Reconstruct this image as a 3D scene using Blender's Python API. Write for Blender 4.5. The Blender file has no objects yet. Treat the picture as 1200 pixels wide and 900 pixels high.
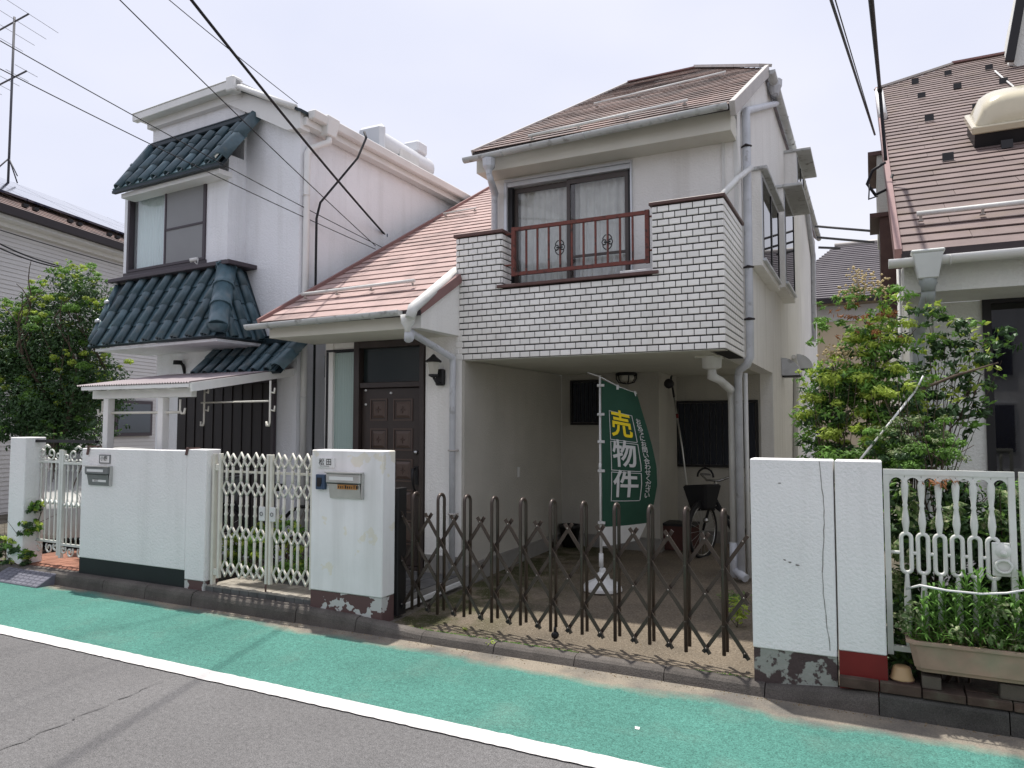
import bpy, bmesh, math, random
from mathutils import Vector, Matrix
random.seed(7)
R_ = math.radians
SC = bpy.context.scene
COL = SC.collection

# ------------------------------------------------------------------ camera
FPX, YAW, PITCH, CAMH = 855.0, R_(26.2), R_(3.15), 1.6
cam = bpy.data.cameras.new('camera'); cam_o = bpy.data.objects.new('camera', cam); COL.objects.link(cam_o)
cam.sensor_width = 36.0; cam.lens = 36.0*FPX/1200.0; cam.clip_start = 0.05; cam.clip_end = 800
cam_o.location = (0, 0, CAMH); cam_o.rotation_euler = (R_(90)+PITCH, 0, YAW)
SC.camera = cam_o
# ------------------------------------------------------------------ world and sun (thin bright cloud)
SUNV = Vector((-0.17, 0.18, 1.0)).normalized()
world = bpy.data.worlds.new('World'); SC.world = world; world.use_nodes = True
wn = world.node_tree; wn.nodes.clear()
def N(nt, t, **kw):
    n = nt.nodes.new(t)
    for k, v in kw.items():
        if k.startswith('i_'):
            n.inputs[k[2:].replace('_', ' ')].default_value = v
        else: setattr(n, k, v)
    return n
wo = N(wn, 'ShaderNodeOutputWorld'); wb = N(wn, 'ShaderNodeBackground'); wb.inputs['Strength'].default_value = 0.1
sky = N(wn, 'ShaderNodeTexSky', sky_type='NISHITA', sun_disc=False)
sky.sun_elevation = math.asin(SUNV.z); sky.sun_rotation = math.atan2(SUNV.x, SUNV.y)
sky.air_density = 1.0; sky.dust_density = 3.0; sky.ozone_density = 1.0
tc = N(wn, 'ShaderNodeTexCoord'); mp = N(wn, 'ShaderNodeMapping'); mp.inputs['Scale'].default_value = (1, 1, 2.2)
nz = N(wn, 'ShaderNodeTexNoise'); nz.inputs['Scale'].default_value = 1.6; nz.inputs['Detail'].default_value = 4; nz.inputs['Roughness'].default_value = 0.5
cr = N(wn, 'ShaderNodeValToRGB')
cr.color_ramp.elements[0].position = 0.30; cr.color_ramp.elements[0].color = (6.3, 6.6, 8.1, 1)
cr.color_ramp.elements[1].position = 0.72; cr.color_ramp.elements[1].color = (7.75, 7.8, 8.6, 1)
mx = N(wn, 'ShaderNodeMix', data_type='RGBA'); mx.inputs[0].default_value = 0.9
wn.links.new(tc.outputs['Generated'], mp.inputs['Vector']); wn.links.new(mp.outputs['Vector'], nz.inputs['Vector'])
wn.links.new(nz.outputs['Fac'], cr.inputs['Fac']); wn.links.new(sky.outputs['Color'], mx.inputs[6]); wn.links.new(cr.outputs['Color'], mx.inputs[7])
wn.links.new(mx.outputs[2], wb.inputs['Color']); wn.links.new(wb.outputs['Background'], wo.inputs['Surface'])
sl = bpy.data.lights.new('sun', 'SUN'); sl.energy = 4.0; sl.angle = R_(1.2); sl.color = (1.0, 0.96, 0.9)
so = bpy.data.objects.new('sun', sl); COL.objects.link(so); so.location = SUNV*60
so.rotation_euler = (-SUNV).to_track_quat('-Z', 'Y').to_euler()
SC.view_settings.view_transform = 'Standard'; SC.view_settings.look = 'None'
SC.view_settings.exposure = 0.32; SC.view_settings.gamma = 1.0
SC.view_settings.use_curve_mapping = False

# ------------------------------------------------------------------ pixel -> place helpers (1200x900 photo pixels)
_F = Vector((-math.sin(YAW)*math.cos(PITCH), math.cos(YAW)*math.cos(PITCH), math.sin(PITCH)))
_Rt = Vector((math.cos(YAW), math.sin(YAW), 0)); _U = _Rt.cross(_F); _C = Vector((0, 0, CAMH))
def ray(u, v): return _F + _Rt*((u-600)/FPX) - _U*((v-450)/FPX)
def oZ(u, v, z): d = ray(u, v); return _C + d*((z-CAMH)/d.z)
def oY(u, v, y): d = ray(u, v); return _C + d*(y/d.y)
def oX(u, v, x): d = ray(u, v); return _C + d*(x/d.x)
def oP(u, v, p, n): d = ray(u, v); p = Vector(p); n = Vector(n); return _C + d*((p-_C).dot(n)/d.dot(n))

# ------------------------------------------------------------------ object helpers
WL = {}
def wl(o): return WL.get(o.name, Vector((0, 0, 0)))
def place(o, loc, parent=None):
    loc = Vector(loc); WL[o.name] = loc
    if parent is not None:
        o.parent = parent; o.location = loc - wl(parent)
    else: o.location = loc
    return o
def tag(o, label, cat, group=None):
    o['label'] = label; o['category'] = cat
    if group: o['group'] = group
    return o
def struct(o): o['kind'] = 'structure'; return o
def stuff(o): o['kind'] = 'stuff'; return o
def thing(name, loc, label, cat, group=None):
    o = bpy.data.objects.new(name, None); o.empty_display_size = 0.1; COL.objects.link(o)
    place(o, loc); tag(o, label, cat, group); return o
def part_empty(name, loc, parent):
    o = bpy.data.objects.new(name, None); o.empty_display_size = 0.1; COL.objects.link(o)
    return place(o, loc, parent)
def inst(name, mesh, loc, parent=None, rot=(0, 0, 0), scale=(1, 1, 1)):
    o = bpy.data.objects.new(name, mesh); COL.objects.link(o); place(o, loc, parent)
    o.rotation_euler = rot; o.scale = scale; return o
def instM(name, mesh, M4, parent=None):
    loc, q, s = M4.decompose()
    o = bpy.data.objects.new(name, mesh); COL.objects.link(o); place(o, loc, parent)
    o.rotation_mode = 'QUATERNION'; o.rotation_quaternion = q; o.scale = s; return o

class MB:
    def __init__(s): s.v = []; s.f = []; s.sm = []
    def add(s, vs, fs, smooth=False):
        b = len(s.v); s.v += [tuple(p) for p in vs]
        s.f += [tuple(i+b for i in f) for f in fs]; s.sm += [smooth]*len(fs); return s
    def box(s, a, b):
        x0, y0, z0 = a; x1, y1, z1 = b
        return s.add([(x0,y0,z0),(x1,y0,z0),(x1,y1,z0),(x0,y1,z0),(x0,y0,z1),(x1,y0,z1),(x1,y1,z1),(x0,y1,z1)],
            [(0,3,2,1),(4,5,6,7),(0,1,5,4),(1,2,6,5),(2,3,7,6),(3,0,4,7)])
    def hexa(s, b4, t4):           # bottom quad (ccw from above), top quad
        return s.add(list(b4)+list(t4), [(3,2,1,0),(4,5,6,7),(0,1,5,4),(1,2,6,5),(2,3,7,6),(3,0,4,7)])
    def bar(s, p, q, w, t, up=(0,0,1)):   # rectangular bar from p to q, w across, t along 'up'
        p = Vector(p); q = Vector(q); d = (q-p).normalized(); up = Vector(up)
        a = d.cross(up)
        if a.length < 1e-4: a = d.cross(Vector((0,1,0)))
        a.normalize(); u = a.cross(d).normalized(); a *= w/2; u *= t/2
        return s.add([p-a-u,p+a-u,p+a+u,p-a+u,q-a-u,q+a-u,q+a+u,q-a+u], [(0,1,2,3),(7,6,5,4),(0,4,5,1),(1,5,6,2),(2,6,7,3),(3,7,4,0)])
    def prism(s, poly, off):       # planar polygon swept by a vector
        n = len(poly); poly = [Vector(p) for p in poly]; off = Vector(off)
        return s.add(poly+[p+off for p in poly], [tuple(range(n-1,-1,-1)), tuple(range(n,2*n))]+[(i,(i+1)%n,(i+1)%n+n,i+n) for i in range(n)])
    def quad(s, *p): return s.add(p, [tuple(range(len(p)))])
    def tube(s, pts, r, n=8, cap=True, closed=False):
        pts = [Vector(p) for p in pts]; m = len(pts)
        rs = r if isinstance(r, (list, tuple)) else [r]*m
        vs = []; nrm = None
        for i, p in enumerate(pts):
            if closed: d = pts[(i+1)%m]-pts[i-1]
            elif i == 0: d = pts[1]-p
            elif i == m-1: d = p-pts[i-1]
            else: d = (pts[i+1]-p).normalized()+(p-pts[i-1]).normalized()
            if d.length < 1e-9: d = Vector((0,0,1))
            d.normalize()
            if nrm is None:
                nrm = d.cross(Vector((0,0,1)))
                if nrm.length < 1e-3: nrm = d.cross(Vector((0,1,0)))
            nrm = nrm - d*nrm.dot(d)
            if nrm.length < 1e-6: nrm = d.orthogonal()
            nrm.normalize(); b = d.cross(nrm)
            k = 1.0
            if 0 < i < m-1 and not closed:
                c = (pts[i+1]-p).normalized().dot((p-pts[i-1]).normalized()); k = min(1.6, 1/max(.6, math.sqrt(max(.01,(1+c)/2))))
            for j in range(n):
                a = 2*math.pi*j/n; vs.append(p+(nrm*math.cos(a)+b*math.sin(a))*rs[i]*k)
        fs = []
        for i in range(m if closed else m-1):
            i2 = (i+1)%m
            for j in range(n): fs.append((i*n+j, i*n+(j+1)%n, i2*n+(j+1)%n, i2*n+j))
        s.add(vs, fs, True)
        if cap and not closed:
            b = len(s.v)-m*n
            s.f += [tuple(b+j for j in range(n-1,-1,-1)), tuple(b+(m-1)*n+j for j in range(n))]; s.sm += [False, False]
        return s
    def lathe(s, prof, c, n=16, ax='z', smooth=True):
        c = Vector(c); vs = []; m = len(prof)
        for r, h in prof:
            for j in range(n):
                a = 2*math.pi*j/n; x, y = r*math.cos(a), r*math.sin(a)
                vs.append(c+(Vector((x,y,h)) if ax == 'z' else Vector((h,x,y)) if ax == 'x' else Vector((y,h,x))))
        fs = [(i*n+j, i*n+(j+1)%n, (i+1)*n+(j+1)%n, (i+1)*n+j) for i in range(m-1) for j in range(n)]
        s.add(vs, fs, smooth); return s
    def build(s, name, mat, parent=None, bevel=0, center=True, seg=1):
        if not s.v: s.add([(0,0,0),(.001,0,0),(0,.001,0)],[(0,1,2)])
        lo = [min(p[i] for p in s.v) for i in range(3)]; hi = [max(p[i] for p in s.v) for i in range(3)]
        c = Vector(((lo[0]+hi[0])/2, (lo[1]+hi[1])/2, lo[2])) if center else Vector((0,0,0))
        me = s.mesh(name, mat, c); o = bpy.data.objects.new(name, me); COL.objects.link(o); place(o, c, parent)
        if bevel:
            md = o.modifiers.new('bevel', 'BEVEL'); md.width = bevel; md.segments = seg; md.limit_method = 'ANGLE'; md.angle_limit = R_(40)
        return o
    def mesh(s, name, mat, c=Vector((0,0,0))):
        me = bpy.data.meshes.new(name); me.from_pydata([(p[0]-c.x,p[1]-c.y,p[2]-c.z) for p in s.v], [], s.f)
        if mat: me.materials.append(mat)
        me.polygons.foreach_set('use_smooth', s.sm); me.update()
        bm = bmesh.new(); bm.from_mesh(me); bmesh.ops.recalc_face_normals(bm, faces=bm.faces); bm.to_mesh(me); bm.free()
        return me
def BX(name, a, b, mat, parent=None, bevel=0): 
    a2 = [min(p,q) for p,q in zip(a,b)]; b2 = [max(p,q) for p,q in zip(a,b)]
    return MB().box(a2, b2).build(name, mat, parent, bevel)
def catenary(p, q, sag, n=16):
    p = Vector(p); q = Vector(q)
    return [p.lerp(q, i/n) - Vector((0,0,sag*4*(i/n)*(1-i/n))) for i in range(n+1)]
def text_mesh(body, size, extra=0.0):
    c = bpy.data.curves.new('t', 'FONT'); c.body = body; c.size = size; c.align_x = 'CENTER'; c.align_y = 'CENTER'; c.offset = extra
    c.resolution_u = 3
    o = bpy.data.objects.new('t', c); COL.objects.link(o)
    dg = bpy.context.evaluated_depsgraph_get(); dg.update()
    me = bpy.data.meshes.new_from_object(o.evaluated_get(dg))
    vs = [v.co.copy() for v in me.vertices]; fs = [tuple(p.vertices) for p in me.polygons]
    bpy.data.objects.remove(o); bpy.data.curves.remove(c); bpy.data.meshes.remove(me)
    return vs, fs

# ------------------------------------------------------------------ materials
def mat(name, col, rough=.6, spec=.3, metal=0, var=0, vs=3, bump=0, bs=60, bd=.01, rnd=0, streak=0, streak_col=None, col2=None, c2s=2, c2p=(.45,.6), speck=0, ss=250, trans=0, hue=0, detail=5, coat=0):
    m = bpy.data.materials.new(name); m.use_nodes = True; nt = m.node_tree; nt.nodes.clear(); L = nt.links.new
    out = N(nt, 'ShaderNodeOutputMaterial'); b = N(nt, 'ShaderNodeBsdfPrincipled')
    b.inputs['Roughness'].default_value = rough; b.inputs['Metallic'].default_value = metal
    b.inputs['Specular IOR Level'].default_value = spec
    if coat: b.inputs['Coat Weight'].default_value = coat; b.inputs['Coat Roughness'].default_value = .1
    g = N(nt, 'ShaderNodeNewGeometry'); oi = N(nt, 'ShaderNodeObjectInfo')
    pos = g.outputs['Position']
    cn = N(nt, 'ShaderNodeRGB'); cn.outputs[0].default_value = (*col, 1); c = cn.outputs[0]
    def noise(scale, det=detail, vec=None, rgh=.55):
        n = N(nt, 'ShaderNodeTexNoise'); n.inputs['Scale'].default_value = scale; n.inputs['Detail'].default_value = det; n.inputs['Roughness'].default_value = rgh
        L(vec or pos, n.inputs['Vector']); return n.outputs['Fac']
    def ramp(f, a, bb, ca=0., cb=1.):
        r = N(nt, 'ShaderNodeMapRange'); r.inputs[1].default_value = a; r.inputs[2].default_value = bb; r.inputs[3].default_value = ca; r.inputs[4].default_value = cb
        L(f, r.inputs[0]); return r.outputs[0]
    def mixc(f, a, bcol, mode='MIX'):
        x = N(nt, 'ShaderNodeMix', data_type='RGBA', blend_type=mode)
        if isinstance(f, float): x.inputs[0].default_value = f
        else: L(f, x.inputs[0])
        L(a, x.inputs[6])
        if isinstance(bcol, tuple): x.inputs[7].default_value = (*bcol, 1)
        else: L(bcol, x.inputs[7])
        return x.outputs[2]
    def scalev(f, a):
        x = N(nt, 'ShaderNodeVectorMath', operation='SCALE'); L(a, x.inputs[0]); L(f, x.inputs['Scale']); return x.outputs[0]
    if col2: c = mixc(ramp(noise(c2s, 6), *c2p), c, tuple(col2))
    if var: c = scalev(ramp(noise(vs), .3, .7, 1-var, 1+var), c)
    if streak:
        mpn = N(nt, 'ShaderNodeMapping'); mpn.inputs['Scale'].default_value = (5, 5, .35); L(pos, mpn.inputs['Vector'])
        c = mixc(ramp(noise(1.3, 5, mpn.outputs[0]), .5, .78, 0., streak), c, tuple(streak_col or (.16,.15,.12)))
    if speck: c = scalev(ramp(noise(ss, 2), .3, .7, 1-speck, 1+speck), c)
    if rnd or hue:
        h = N(nt, 'ShaderNodeHueSaturation'); L(c, h.inputs['Color']); L(ramp(oi.outputs['Random'], 0, 1, 1-rnd, 1+rnd), h.inputs['Value'])
        if hue: L(ramp(oi.outputs['Random'], 0, 1, .5-hue, .5+hue), h.inputs['Hue'])
        c = h.outputs[0]
    L(c, b.inputs['Base Color'])
    if bump:
        bn = N(nt, 'ShaderNodeBump'); bn.inputs['Strength'].default_value = bump; bn.inputs['Distance'].default_value = bd
        L(noise(bs, 3), bn.inputs['Height']); L(bn.outputs[0], b.inputs['Normal'])
    if trans:
        t = N(nt, 'ShaderNodeBsdfTranslucent'); L(c, t.inputs['Color']); ms = N(nt, 'ShaderNodeMixShader'); ms.inputs[0].default_value = trans
        L(b.outputs[0], ms.inputs[1]); L(t.outputs[0], ms.inputs[2]); L(ms.outputs[0], out.inputs[0])
    else: L(b.outputs[0], out.inputs[0])
    return m
def glassmat(name, tint, refl=.12, rough=.02, alpha=.5):
    m = bpy.data.materials.new(name); m.use_nodes = True; nt = m.node_tree; nt.nodes.clear(); L = nt.links.new
    out = N(nt, 'ShaderNodeOutputMaterial'); t = N(nt, 'ShaderNodeBsdfTransparent'); t.inputs[0].default_value = (*tint, 1)
    gl = N(nt, 'ShaderNodeBsdfGlossy'); gl.inputs['Roughness'].default_value = rough
    fr = N(nt, 'ShaderNodeFresnel'); fr.inputs['IOR'].default_value = 1.5
    ad = N(nt, 'ShaderNodeMath', operation='ADD'); ad.inputs[1].default_value = refl; L(fr.outputs[0], ad.inputs[0])
    ge = N(nt, 'ShaderNodeNewGeometry'); iv = N(nt, 'ShaderNodeMath', operation='SUBTRACT'); iv.inputs[0].default_value = 1.0; L(ge.outputs['Backfacing'], iv.inputs[1])
    mu = N(nt, 'ShaderNodeMath', operation='MULTIPLY'); L(ad.outputs[0], mu.inputs[0]); L(iv.outputs[0], mu.inputs[1])
    ms = N(nt, 'ShaderNodeMixShader'); L(mu.outputs[0], ms.inputs[0]); L(t.outputs[0], ms.inputs[1]); L(gl.outputs[0], ms.inputs[2]); L(ms.outputs[0], out.inputs[0])
    return m
STUC = dict(rough=.9, spec=.15, bump=.55, bs=55, bd=.012)
m_carport_shade = mat('stucco_carport_shade', (.45,.43,.38), var=.10, vs=1.2, streak=.25, streak_col=(.34,.32,.27), **STUC)  # darker copy of the cream stucco, carport shade put into its colour
m_cream = mat('stucco_cream', (.83,.815,.775), var=.05, vs=1.2, streak=.32, streak_col=(.50,.47,.41), **STUC)
m_white = mat('stucco_white', (.84,.83,.815), var=.04, vs=1.5, streak=.26, streak_col=(.52,.52,.49), **STUC)
m_left = mat('stucco_left', (.84,.85,.87), var=.04, vs=1.0, streak=.35, streak_col=(.56,.56,.55), rough=.9, spec=.15, bump=.6, bs=45, bd=.014)
m_rhouse = mat('stucco_right', (.72,.72,.67), var=.05, vs=1.2, streak=.2, streak_col=(.42,.42,.36), rough=.9, spec=.15, bump=.7, bs=40, bd=.016)
m_soffit = mat('soffit_paint', (.66,.64,.56), rough=.85, var=.05, vs=2, bump=.15, bs=90, bd=.005)
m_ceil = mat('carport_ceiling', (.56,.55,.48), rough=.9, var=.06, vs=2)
m_mortar = mat('mortar_base', (.25,.24,.22), rough=.9, var=.15, vs=3, bump=.3, bs=80, bd=.006)
m_tile = mat('glazed_tile', (.84,.82,.775), rough=.3, spec=.5, rnd=.07, var=.05, vs=3, streak=.22, streak_col=(.55,.52,.46))
m_grout = mat('dark_grout', (.022,.02,.019), rough=.9)
m_brown = mat('brown_metal', (.11,.06,.052), rough=.45, rnd=.05, var=.12, vs=14)
m_rust = mat('rusty_paint', (.17,.055,.042), rough=.6, col2=(.06,.035,.03), c2s=26, c2p=(.52,.66), bump=.4, bs=120, bd=.004)
m_alu = mat('aluminium', (.62,.64,.66), rough=.4, metal=.35, var=.06, vs=6)
m_frame = mat('bronze_frame', (.075,.06,.052), rough=.4, spec=.5)
m_black = mat('black_frame', (.018,.017,.018), rough=.45)
m_pvc = mat('pipe_grey', (.56,.575,.60), rough=.45, var=.1, vs=7, col2=(.30,.30,.30), c2s=9, c2p=(.60,.75))
m_pvcw = mat('pipe_white', (.66,.66,.63), rough=.5, var=.08, vs=6, streak=.25, streak_col=(.3,.29,.26))
m_gutter = mat('gutter_grey', (.50,.51,.50), rough=.55, col2=(.20,.19,.17), c2s=11, c2p=(.55,.72), var=.1, vs=4)
m_slatelow = mat('slate_pink', (.41,.295,.27), rough=.75, rnd=.10, var=.10, vs=6, streak=0, col2=(.22,.165,.155), c2s=3.2, c2p=(.52,.74), bump=.3, bs=90, bd=.004)
m_slateup = mat('slate_brown', (.27,.19,.165), rough=.65, rnd=.10, var=.2, vs=4, col2=(.13,.105,.10), c2s=2.2, c2p=(.42,.66), bump=.3, bs=90, bd=.004)
m_slater = mat('slate_right', (.175,.13,.12), rough=.7, rnd=.12, var=.16, vs=5, col2=(.17,.125,.10), c2s=4, c2p=(.52,.7), bump=.4, bs=110, bd=.004)
m_flash = mat('flashing_brown', (.24,.135,.125), rough=.5, var=.1, vs=4)
m_flashg = mat('flashing_grey', (.46,.43,.40), rough=.5, var=.1, vs=4)
m_dark = mat('eave_dark', (.035,.028,.03), rough=.6)
m_ceramic = mat('roof_tile_blue', (.066,.112,.135), rough=.30, spec=.5, rnd=.22, var=.2, vs=11, col2=(.10,.125,.13), c2s=7, c2p=(.56,.74))
m_ceramicd = mat('roof_tile_dark', (.016,.028,.036), rough=.4, rnd=.1)
m_purple = mat('sill_metal', (.062,.050,.058), rough=.45)
m_gutterw = mat('gutter_cream', (.74,.735,.71), rough=.5, var=.05, vs=3)
m_curtain = mat('lace_curtain', (.84,.84,.80), rough=.9, var=.08, vs=10, trans=.1)
m_curtg = mat('pale_blue_curtain', (.76,.86,.86), rough=.9)
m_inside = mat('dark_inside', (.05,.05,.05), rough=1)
m_pane = glassmat('pane_clear', (.95,.96,.96), .03)
m_panedark = glassmat('pane_dark', (.12,.15,.16), .03)
m_screen = mat('insect_screen', (.27,.275,.28), rough=.8, var=.05, vs=2)
m_frost = mat('frosted_glass', (.36,.46,.43), rough=.25, spec=.6)
m_door = mat('door_brown', (.040,.029,.025), rough=.42, spec=.45, var=.12, vs=5)
m_doorp = mat('door_bronze', (.085,.055,.043), rough=.45, spec=.5)
m_lampglass = mat('lamp_glass', (.46,.44,.38), rough=.3, spec=.6)
m_gatebr = mat('gate_bronze', (.075,.058,.049), rough=.36, spec=.5, metal=.45, var=.1, vs=10)
m_gatewh = mat('gate_cream', (.70,.68,.60), rough=.45, var=.06, vs=8)
m_gatewh2 = mat('gate_white', (.70,.71,.66), rough=.5, var=.07, vs=7, streak=.2, streak_col=(.3,.33,.26))
m_steel = mat('stainless', (.52,.52,.50), rough=.34, metal=.75, var=.1, vs=9)
m_steeld = mat('mailbox_grey', (.20,.21,.21), rough=.4, metal=.4, var=.1, vs=9)
m_plate = mat('name_plate', (.74,.74,.72), rough=.3)
m_ink = mat('black_ink', (.02,.02,.02), rough=.6)
m_orange = mat('orange_sticker', (.42,.20,.06), rough=.6)
m_navy = mat('intercom_blue', (.045,.075,.13), rough=.45)
m_flag = mat('flag_green', (.026,.078,.05), rough=.85, var=.06, vs=8, trans=.25)
m_flagw = mat('flag_white', (.62,.62,.60), rough=.85, trans=.2)
m_yellow = mat('flag_yellow', (.72,.55,.02), rough=.8)
m_plasticw = mat('white_plastic', (.68,.68,.66), rough=.4, var=.05, vs=8)
m_rubber = mat('black_rubber', (.015,.015,.016), rough=.6)
m_chrome = mat('chrome', (.5,.5,.5), rough=.2, metal=.9)
m_cable = mat('cable_black', (.014,.014,.017), rough=.6)
m_cableg = mat('cable_grey', (.10,.10,.11), rough=.6)
m_wood = mat('painted_white_wood', (.82,.81,.78), rough=.65, var=.05, vs=8)
m_poly = mat('corrugated_sheet', (.36,.31,.32), rough=.5, var=.1, vs=3)
m_shut = mat('shutter_brown', (.035,.030,.029), rough=.5, rnd=.06)
m_shutblue = mat('shutter_navy', (.014,.017,.026), rough=.5)
m_siding = mat('siding_white', (.60,.585,.57), rough=.7, var=.03, vs=2)
m_solar = mat('solar_panel', (.035,.04,.075), rough=.12, spec=.8, coat=1)
m_paintred = mat('red_paint', (.16,.016,.014), rough=.6, col2=(.42,.36,.33), c2s=14, c2p=(.70,.74), var=.15, vs=4)
m_paintblk = mat('green_black_paint', (.014,.019,.019), rough=.6, var=.1, vs=5)
m_peelb = mat('peeling_brown', (.12,.072,.068), rough=.85, col2=(.52,.52,.50), c2s=7, c2p=(.545,.56), bump=.4, bs=40, bd=.006)
m_peeld = mat('peeling_dark', (.075,.055,.053), rough=.9, col2=(.30,.31,.28), c2s=10, c2p=(.50,.53), bump=.7, bs=30, bd=.012)
m_peelw = mat('patched_white', (.83,.82,.81), rough=.85, col2=(.80,.76,.66), c2s=3.4, c2p=(.61,.625), var=.05, vs=3, streak=.3, streak_col=(.40,.39,.35), bump=.15, bs=60, bd=.006)
m_brickt = mat('edging_brick', (.075,.052,.04), rough=.9, rnd=.25, var=.25, vs=12, bump=.5, bs=90, bd=.005, col2=(.09,.09,.065), c2s=6, c2p=(.5,.68))
m_concb = mat('concrete_block', (.10,.085,.068), rough=.95, rnd=.15, var=.2, vs=8, bump=.5, bs=90, bd=.006)
m_kerb = mat('kerb_concrete', (.105,.094,.084), rough=.95, rnd=.07, var=.25, vs=5, speck=.3, ss=180, bump=.6, bs=100, bd=.006)
m_kerbd = mat('kerb_dark_concrete', (.062,.060,.054), rough=.95, rnd=.1, var=.3, vs=5, speck=.3, ss=180, bump=.6, bs=100, bd=.006)
m_redbrick = mat('red_paver', (.30,.145,.10), rough=.85, rnd=.15, var=.15, vs=10, bump=.3, bs=90, bd=.004)
m_steptile = mat('step_tile', (.34,.31,.26), rough=.6, rnd=.12, var=.2, vs=8, col2=(.2,.19,.17), c2s=5, c2p=(.5,.68))
m_steptd = mat('step_tile_dark', (.10,.10,.098), rough=.5, rnd=.15, var=.2, vs=9)
m_ramp = mat('ramp_plastic', (.155,.155,.185), rough=.6, var=.1, vs=8)
m_planter = mat('planter_beige', (.36,.25,.185), rough=.75, var=.15, vs=6, col2=(.25,.235,.16), c2s=4, c2p=(.5,.7))
m_soil = mat('soil', (.055,.042,.03), rough=1, bump=.8, bs=50, bd=.02, var=.3, vs=20)
m_bowl = mat('bowl_tan', (.40,.27,.14), rough=.4)
m_bark = mat('bark', (.10,.075,.055), rough=.95, var=.3, vs=14, bump=.6, bs=50, bd=.008)
m_twig = mat('green_twig', (.09,.085,.045), rough=.9)
m_leafd = mat('leaf_dark', (.045,.098,.03), rough=.45, spec=.4, var=.4, vs=16, trans=.25)
m_leafm = mat('leaf_mid', (.155,.30,.055), rough=.5, var=.4, vs=14, trans=.35)
m_leafy = mat('leaf_young', (.42,.53,.09), rough=.5, var=.3, vs=12, trans=.4)
m_leafr = mat('leaf_reddish', (.34,.15,.06), rough=.55, var=.3, vs=12, trans=.35)
m_leafv = mat('leaf_variegated', (.13,.21,.07), rough=.5, col2=(.46,.48,.28), c2s=45, c2p=(.5,.6), trans=.3)
m_lily = mat('leaf_lily', (.15,.30,.06), rough=.45, var=.3, vs=12, trans=.35)
m_flower = mat('cream_flower', (.56,.46,.27), rough=.8, var=.2, vs=20, trans=.3)
m_dry = mat('dry_stems', (.20,.15,.085), rough=.9, var=.3, vs=20)
m_crate = mat('brown_crate', (.075,.030,.024), rough=.7, var=.15, vs=8)
m_cover = mat('silver_cover', (.42,.42,.40), rough=.5, metal=.2, var=.12, vs=5)
m_rgrey = mat('far_roof_grey', (.19,.175,.185), rough=.7, rnd=.06, var=.08, vs=2)
m_farwall = mat('far_wall_tan', (.56,.47,.34), rough=.9, var=.06, vs=2)
m_dome = mat('skylight_dome', (.60,.54,.38), rough=.22, spec=.6, var=.06, vs=4, coat=.5)
m_heat = mat('tank_white', (.68,.69,.70), rough=.28, spec=.5)
m_bolt = mat('rivet', (.18,.165,.15), rough=.35, metal=.6)
# ================================================================== ground, road, kerb
def ground_mat(name, build):
    m = bpy.data.materials.new(name); m.use_nodes = True; nt = m.node_tree; nt.nodes.clear()
    out = N(nt, 'ShaderNodeOutputMaterial'); b = N(nt, 'ShaderNodeBsdfPrincipled'); b.inputs['Roughness'].default_value = .92; b.inputs['Specular IOR Level'].default_value = .2
    nt.links.new(b.outputs[0], out.inputs[0]); build(nt, b); return m
def nodes_kit(nt):
    L = nt.links.new; g = N(nt, 'ShaderNodeNewGeometry'); pos = g.outputs['Position']
    def noise(sc, det=4, rg=.55, vec=None):
        n = N(nt, 'ShaderNodeTexNoise'); n.inputs['Scale'].default_value = sc; n.inputs['Detail'].default_value = det; n.inputs['Roughness'].default_value = rg
        L(vec or pos, n.inputs['Vector']); return n.outputs['Fac']
    def rng(f, a, b, c=0., d=1.):
        r = N(nt, 'ShaderNodeMapRange'); r.inputs[1].default_value = a; r.inputs[2].default_value = b; r.inputs[3].default_value = c; r.inputs[4].default_value = d
        L(f, r.inputs[0]); return r.outputs[0]
    def mix(f, a, b):
        x = N(nt, 'ShaderNodeMix', data_type='RGBA'); L(f, x.inputs[0])
        for s, c in ((6, a), (7, b)):
            if isinstance(c, tuple): x.inputs[s].default_value = (*c, 1)
            else: L(c, x.inputs[s])
        return x.outputs[2]
    def scl(f, a):
        x = N(nt, 'ShaderNodeVectorMath', operation='SCALE')
        if isinstance(a, tuple): x.inputs[0].default_value = a
        else: L(a, x.inputs[0])
        L(f, x.inputs['Scale']); return x.outputs[0]
    def bump(b, f, st, d):
        n = N(nt, 'ShaderNodeBump'); n.inputs['Strength'].default_value = st; n.inputs['Distance'].default_value = d; L(f, n.inputs['Height']); L(n.outputs[0], b.inputs['Normal'])
    def math_(op, a, b):
        x = N(nt, 'ShaderNodeMath', operation=op)
        for i, q in enumerate((a, b)):
            if isinstance(q, (int, float)): x.inputs[i].default_value = q
            else: L(q, x.inputs[i])
        return x.outputs[0]
    sep = N(nt, 'ShaderNodeSeparateXYZ'); L(pos, sep.inputs[0])
    return L, noise, rng, mix, scl, bump, math_, sep
def b_asphalt(nt, b):
    L, noise, rng, mix, scl, bump, mt, sep = nodes_kit(nt)
    c = scl(rng(noise(1.1, 6), .3, .7, .88, 1.1), (.155,.151,.150))
    c = scl(rng(noise(150, 2, .8), .32, .68, .5, 1.5), c); c = scl(rng(noise(38, 4), .3, .7, .82, 1.18), c)
    c = mix(rng(noise(95, 1), .70, .74), c, (.055,.053,.052))
    c = mix(rng(noise(120, 1), .74, .78), c, (.38,.37,.35))
    L(c, b.inputs['Base Color']); bump(b, noise(190, 3), .7, .006)
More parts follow.
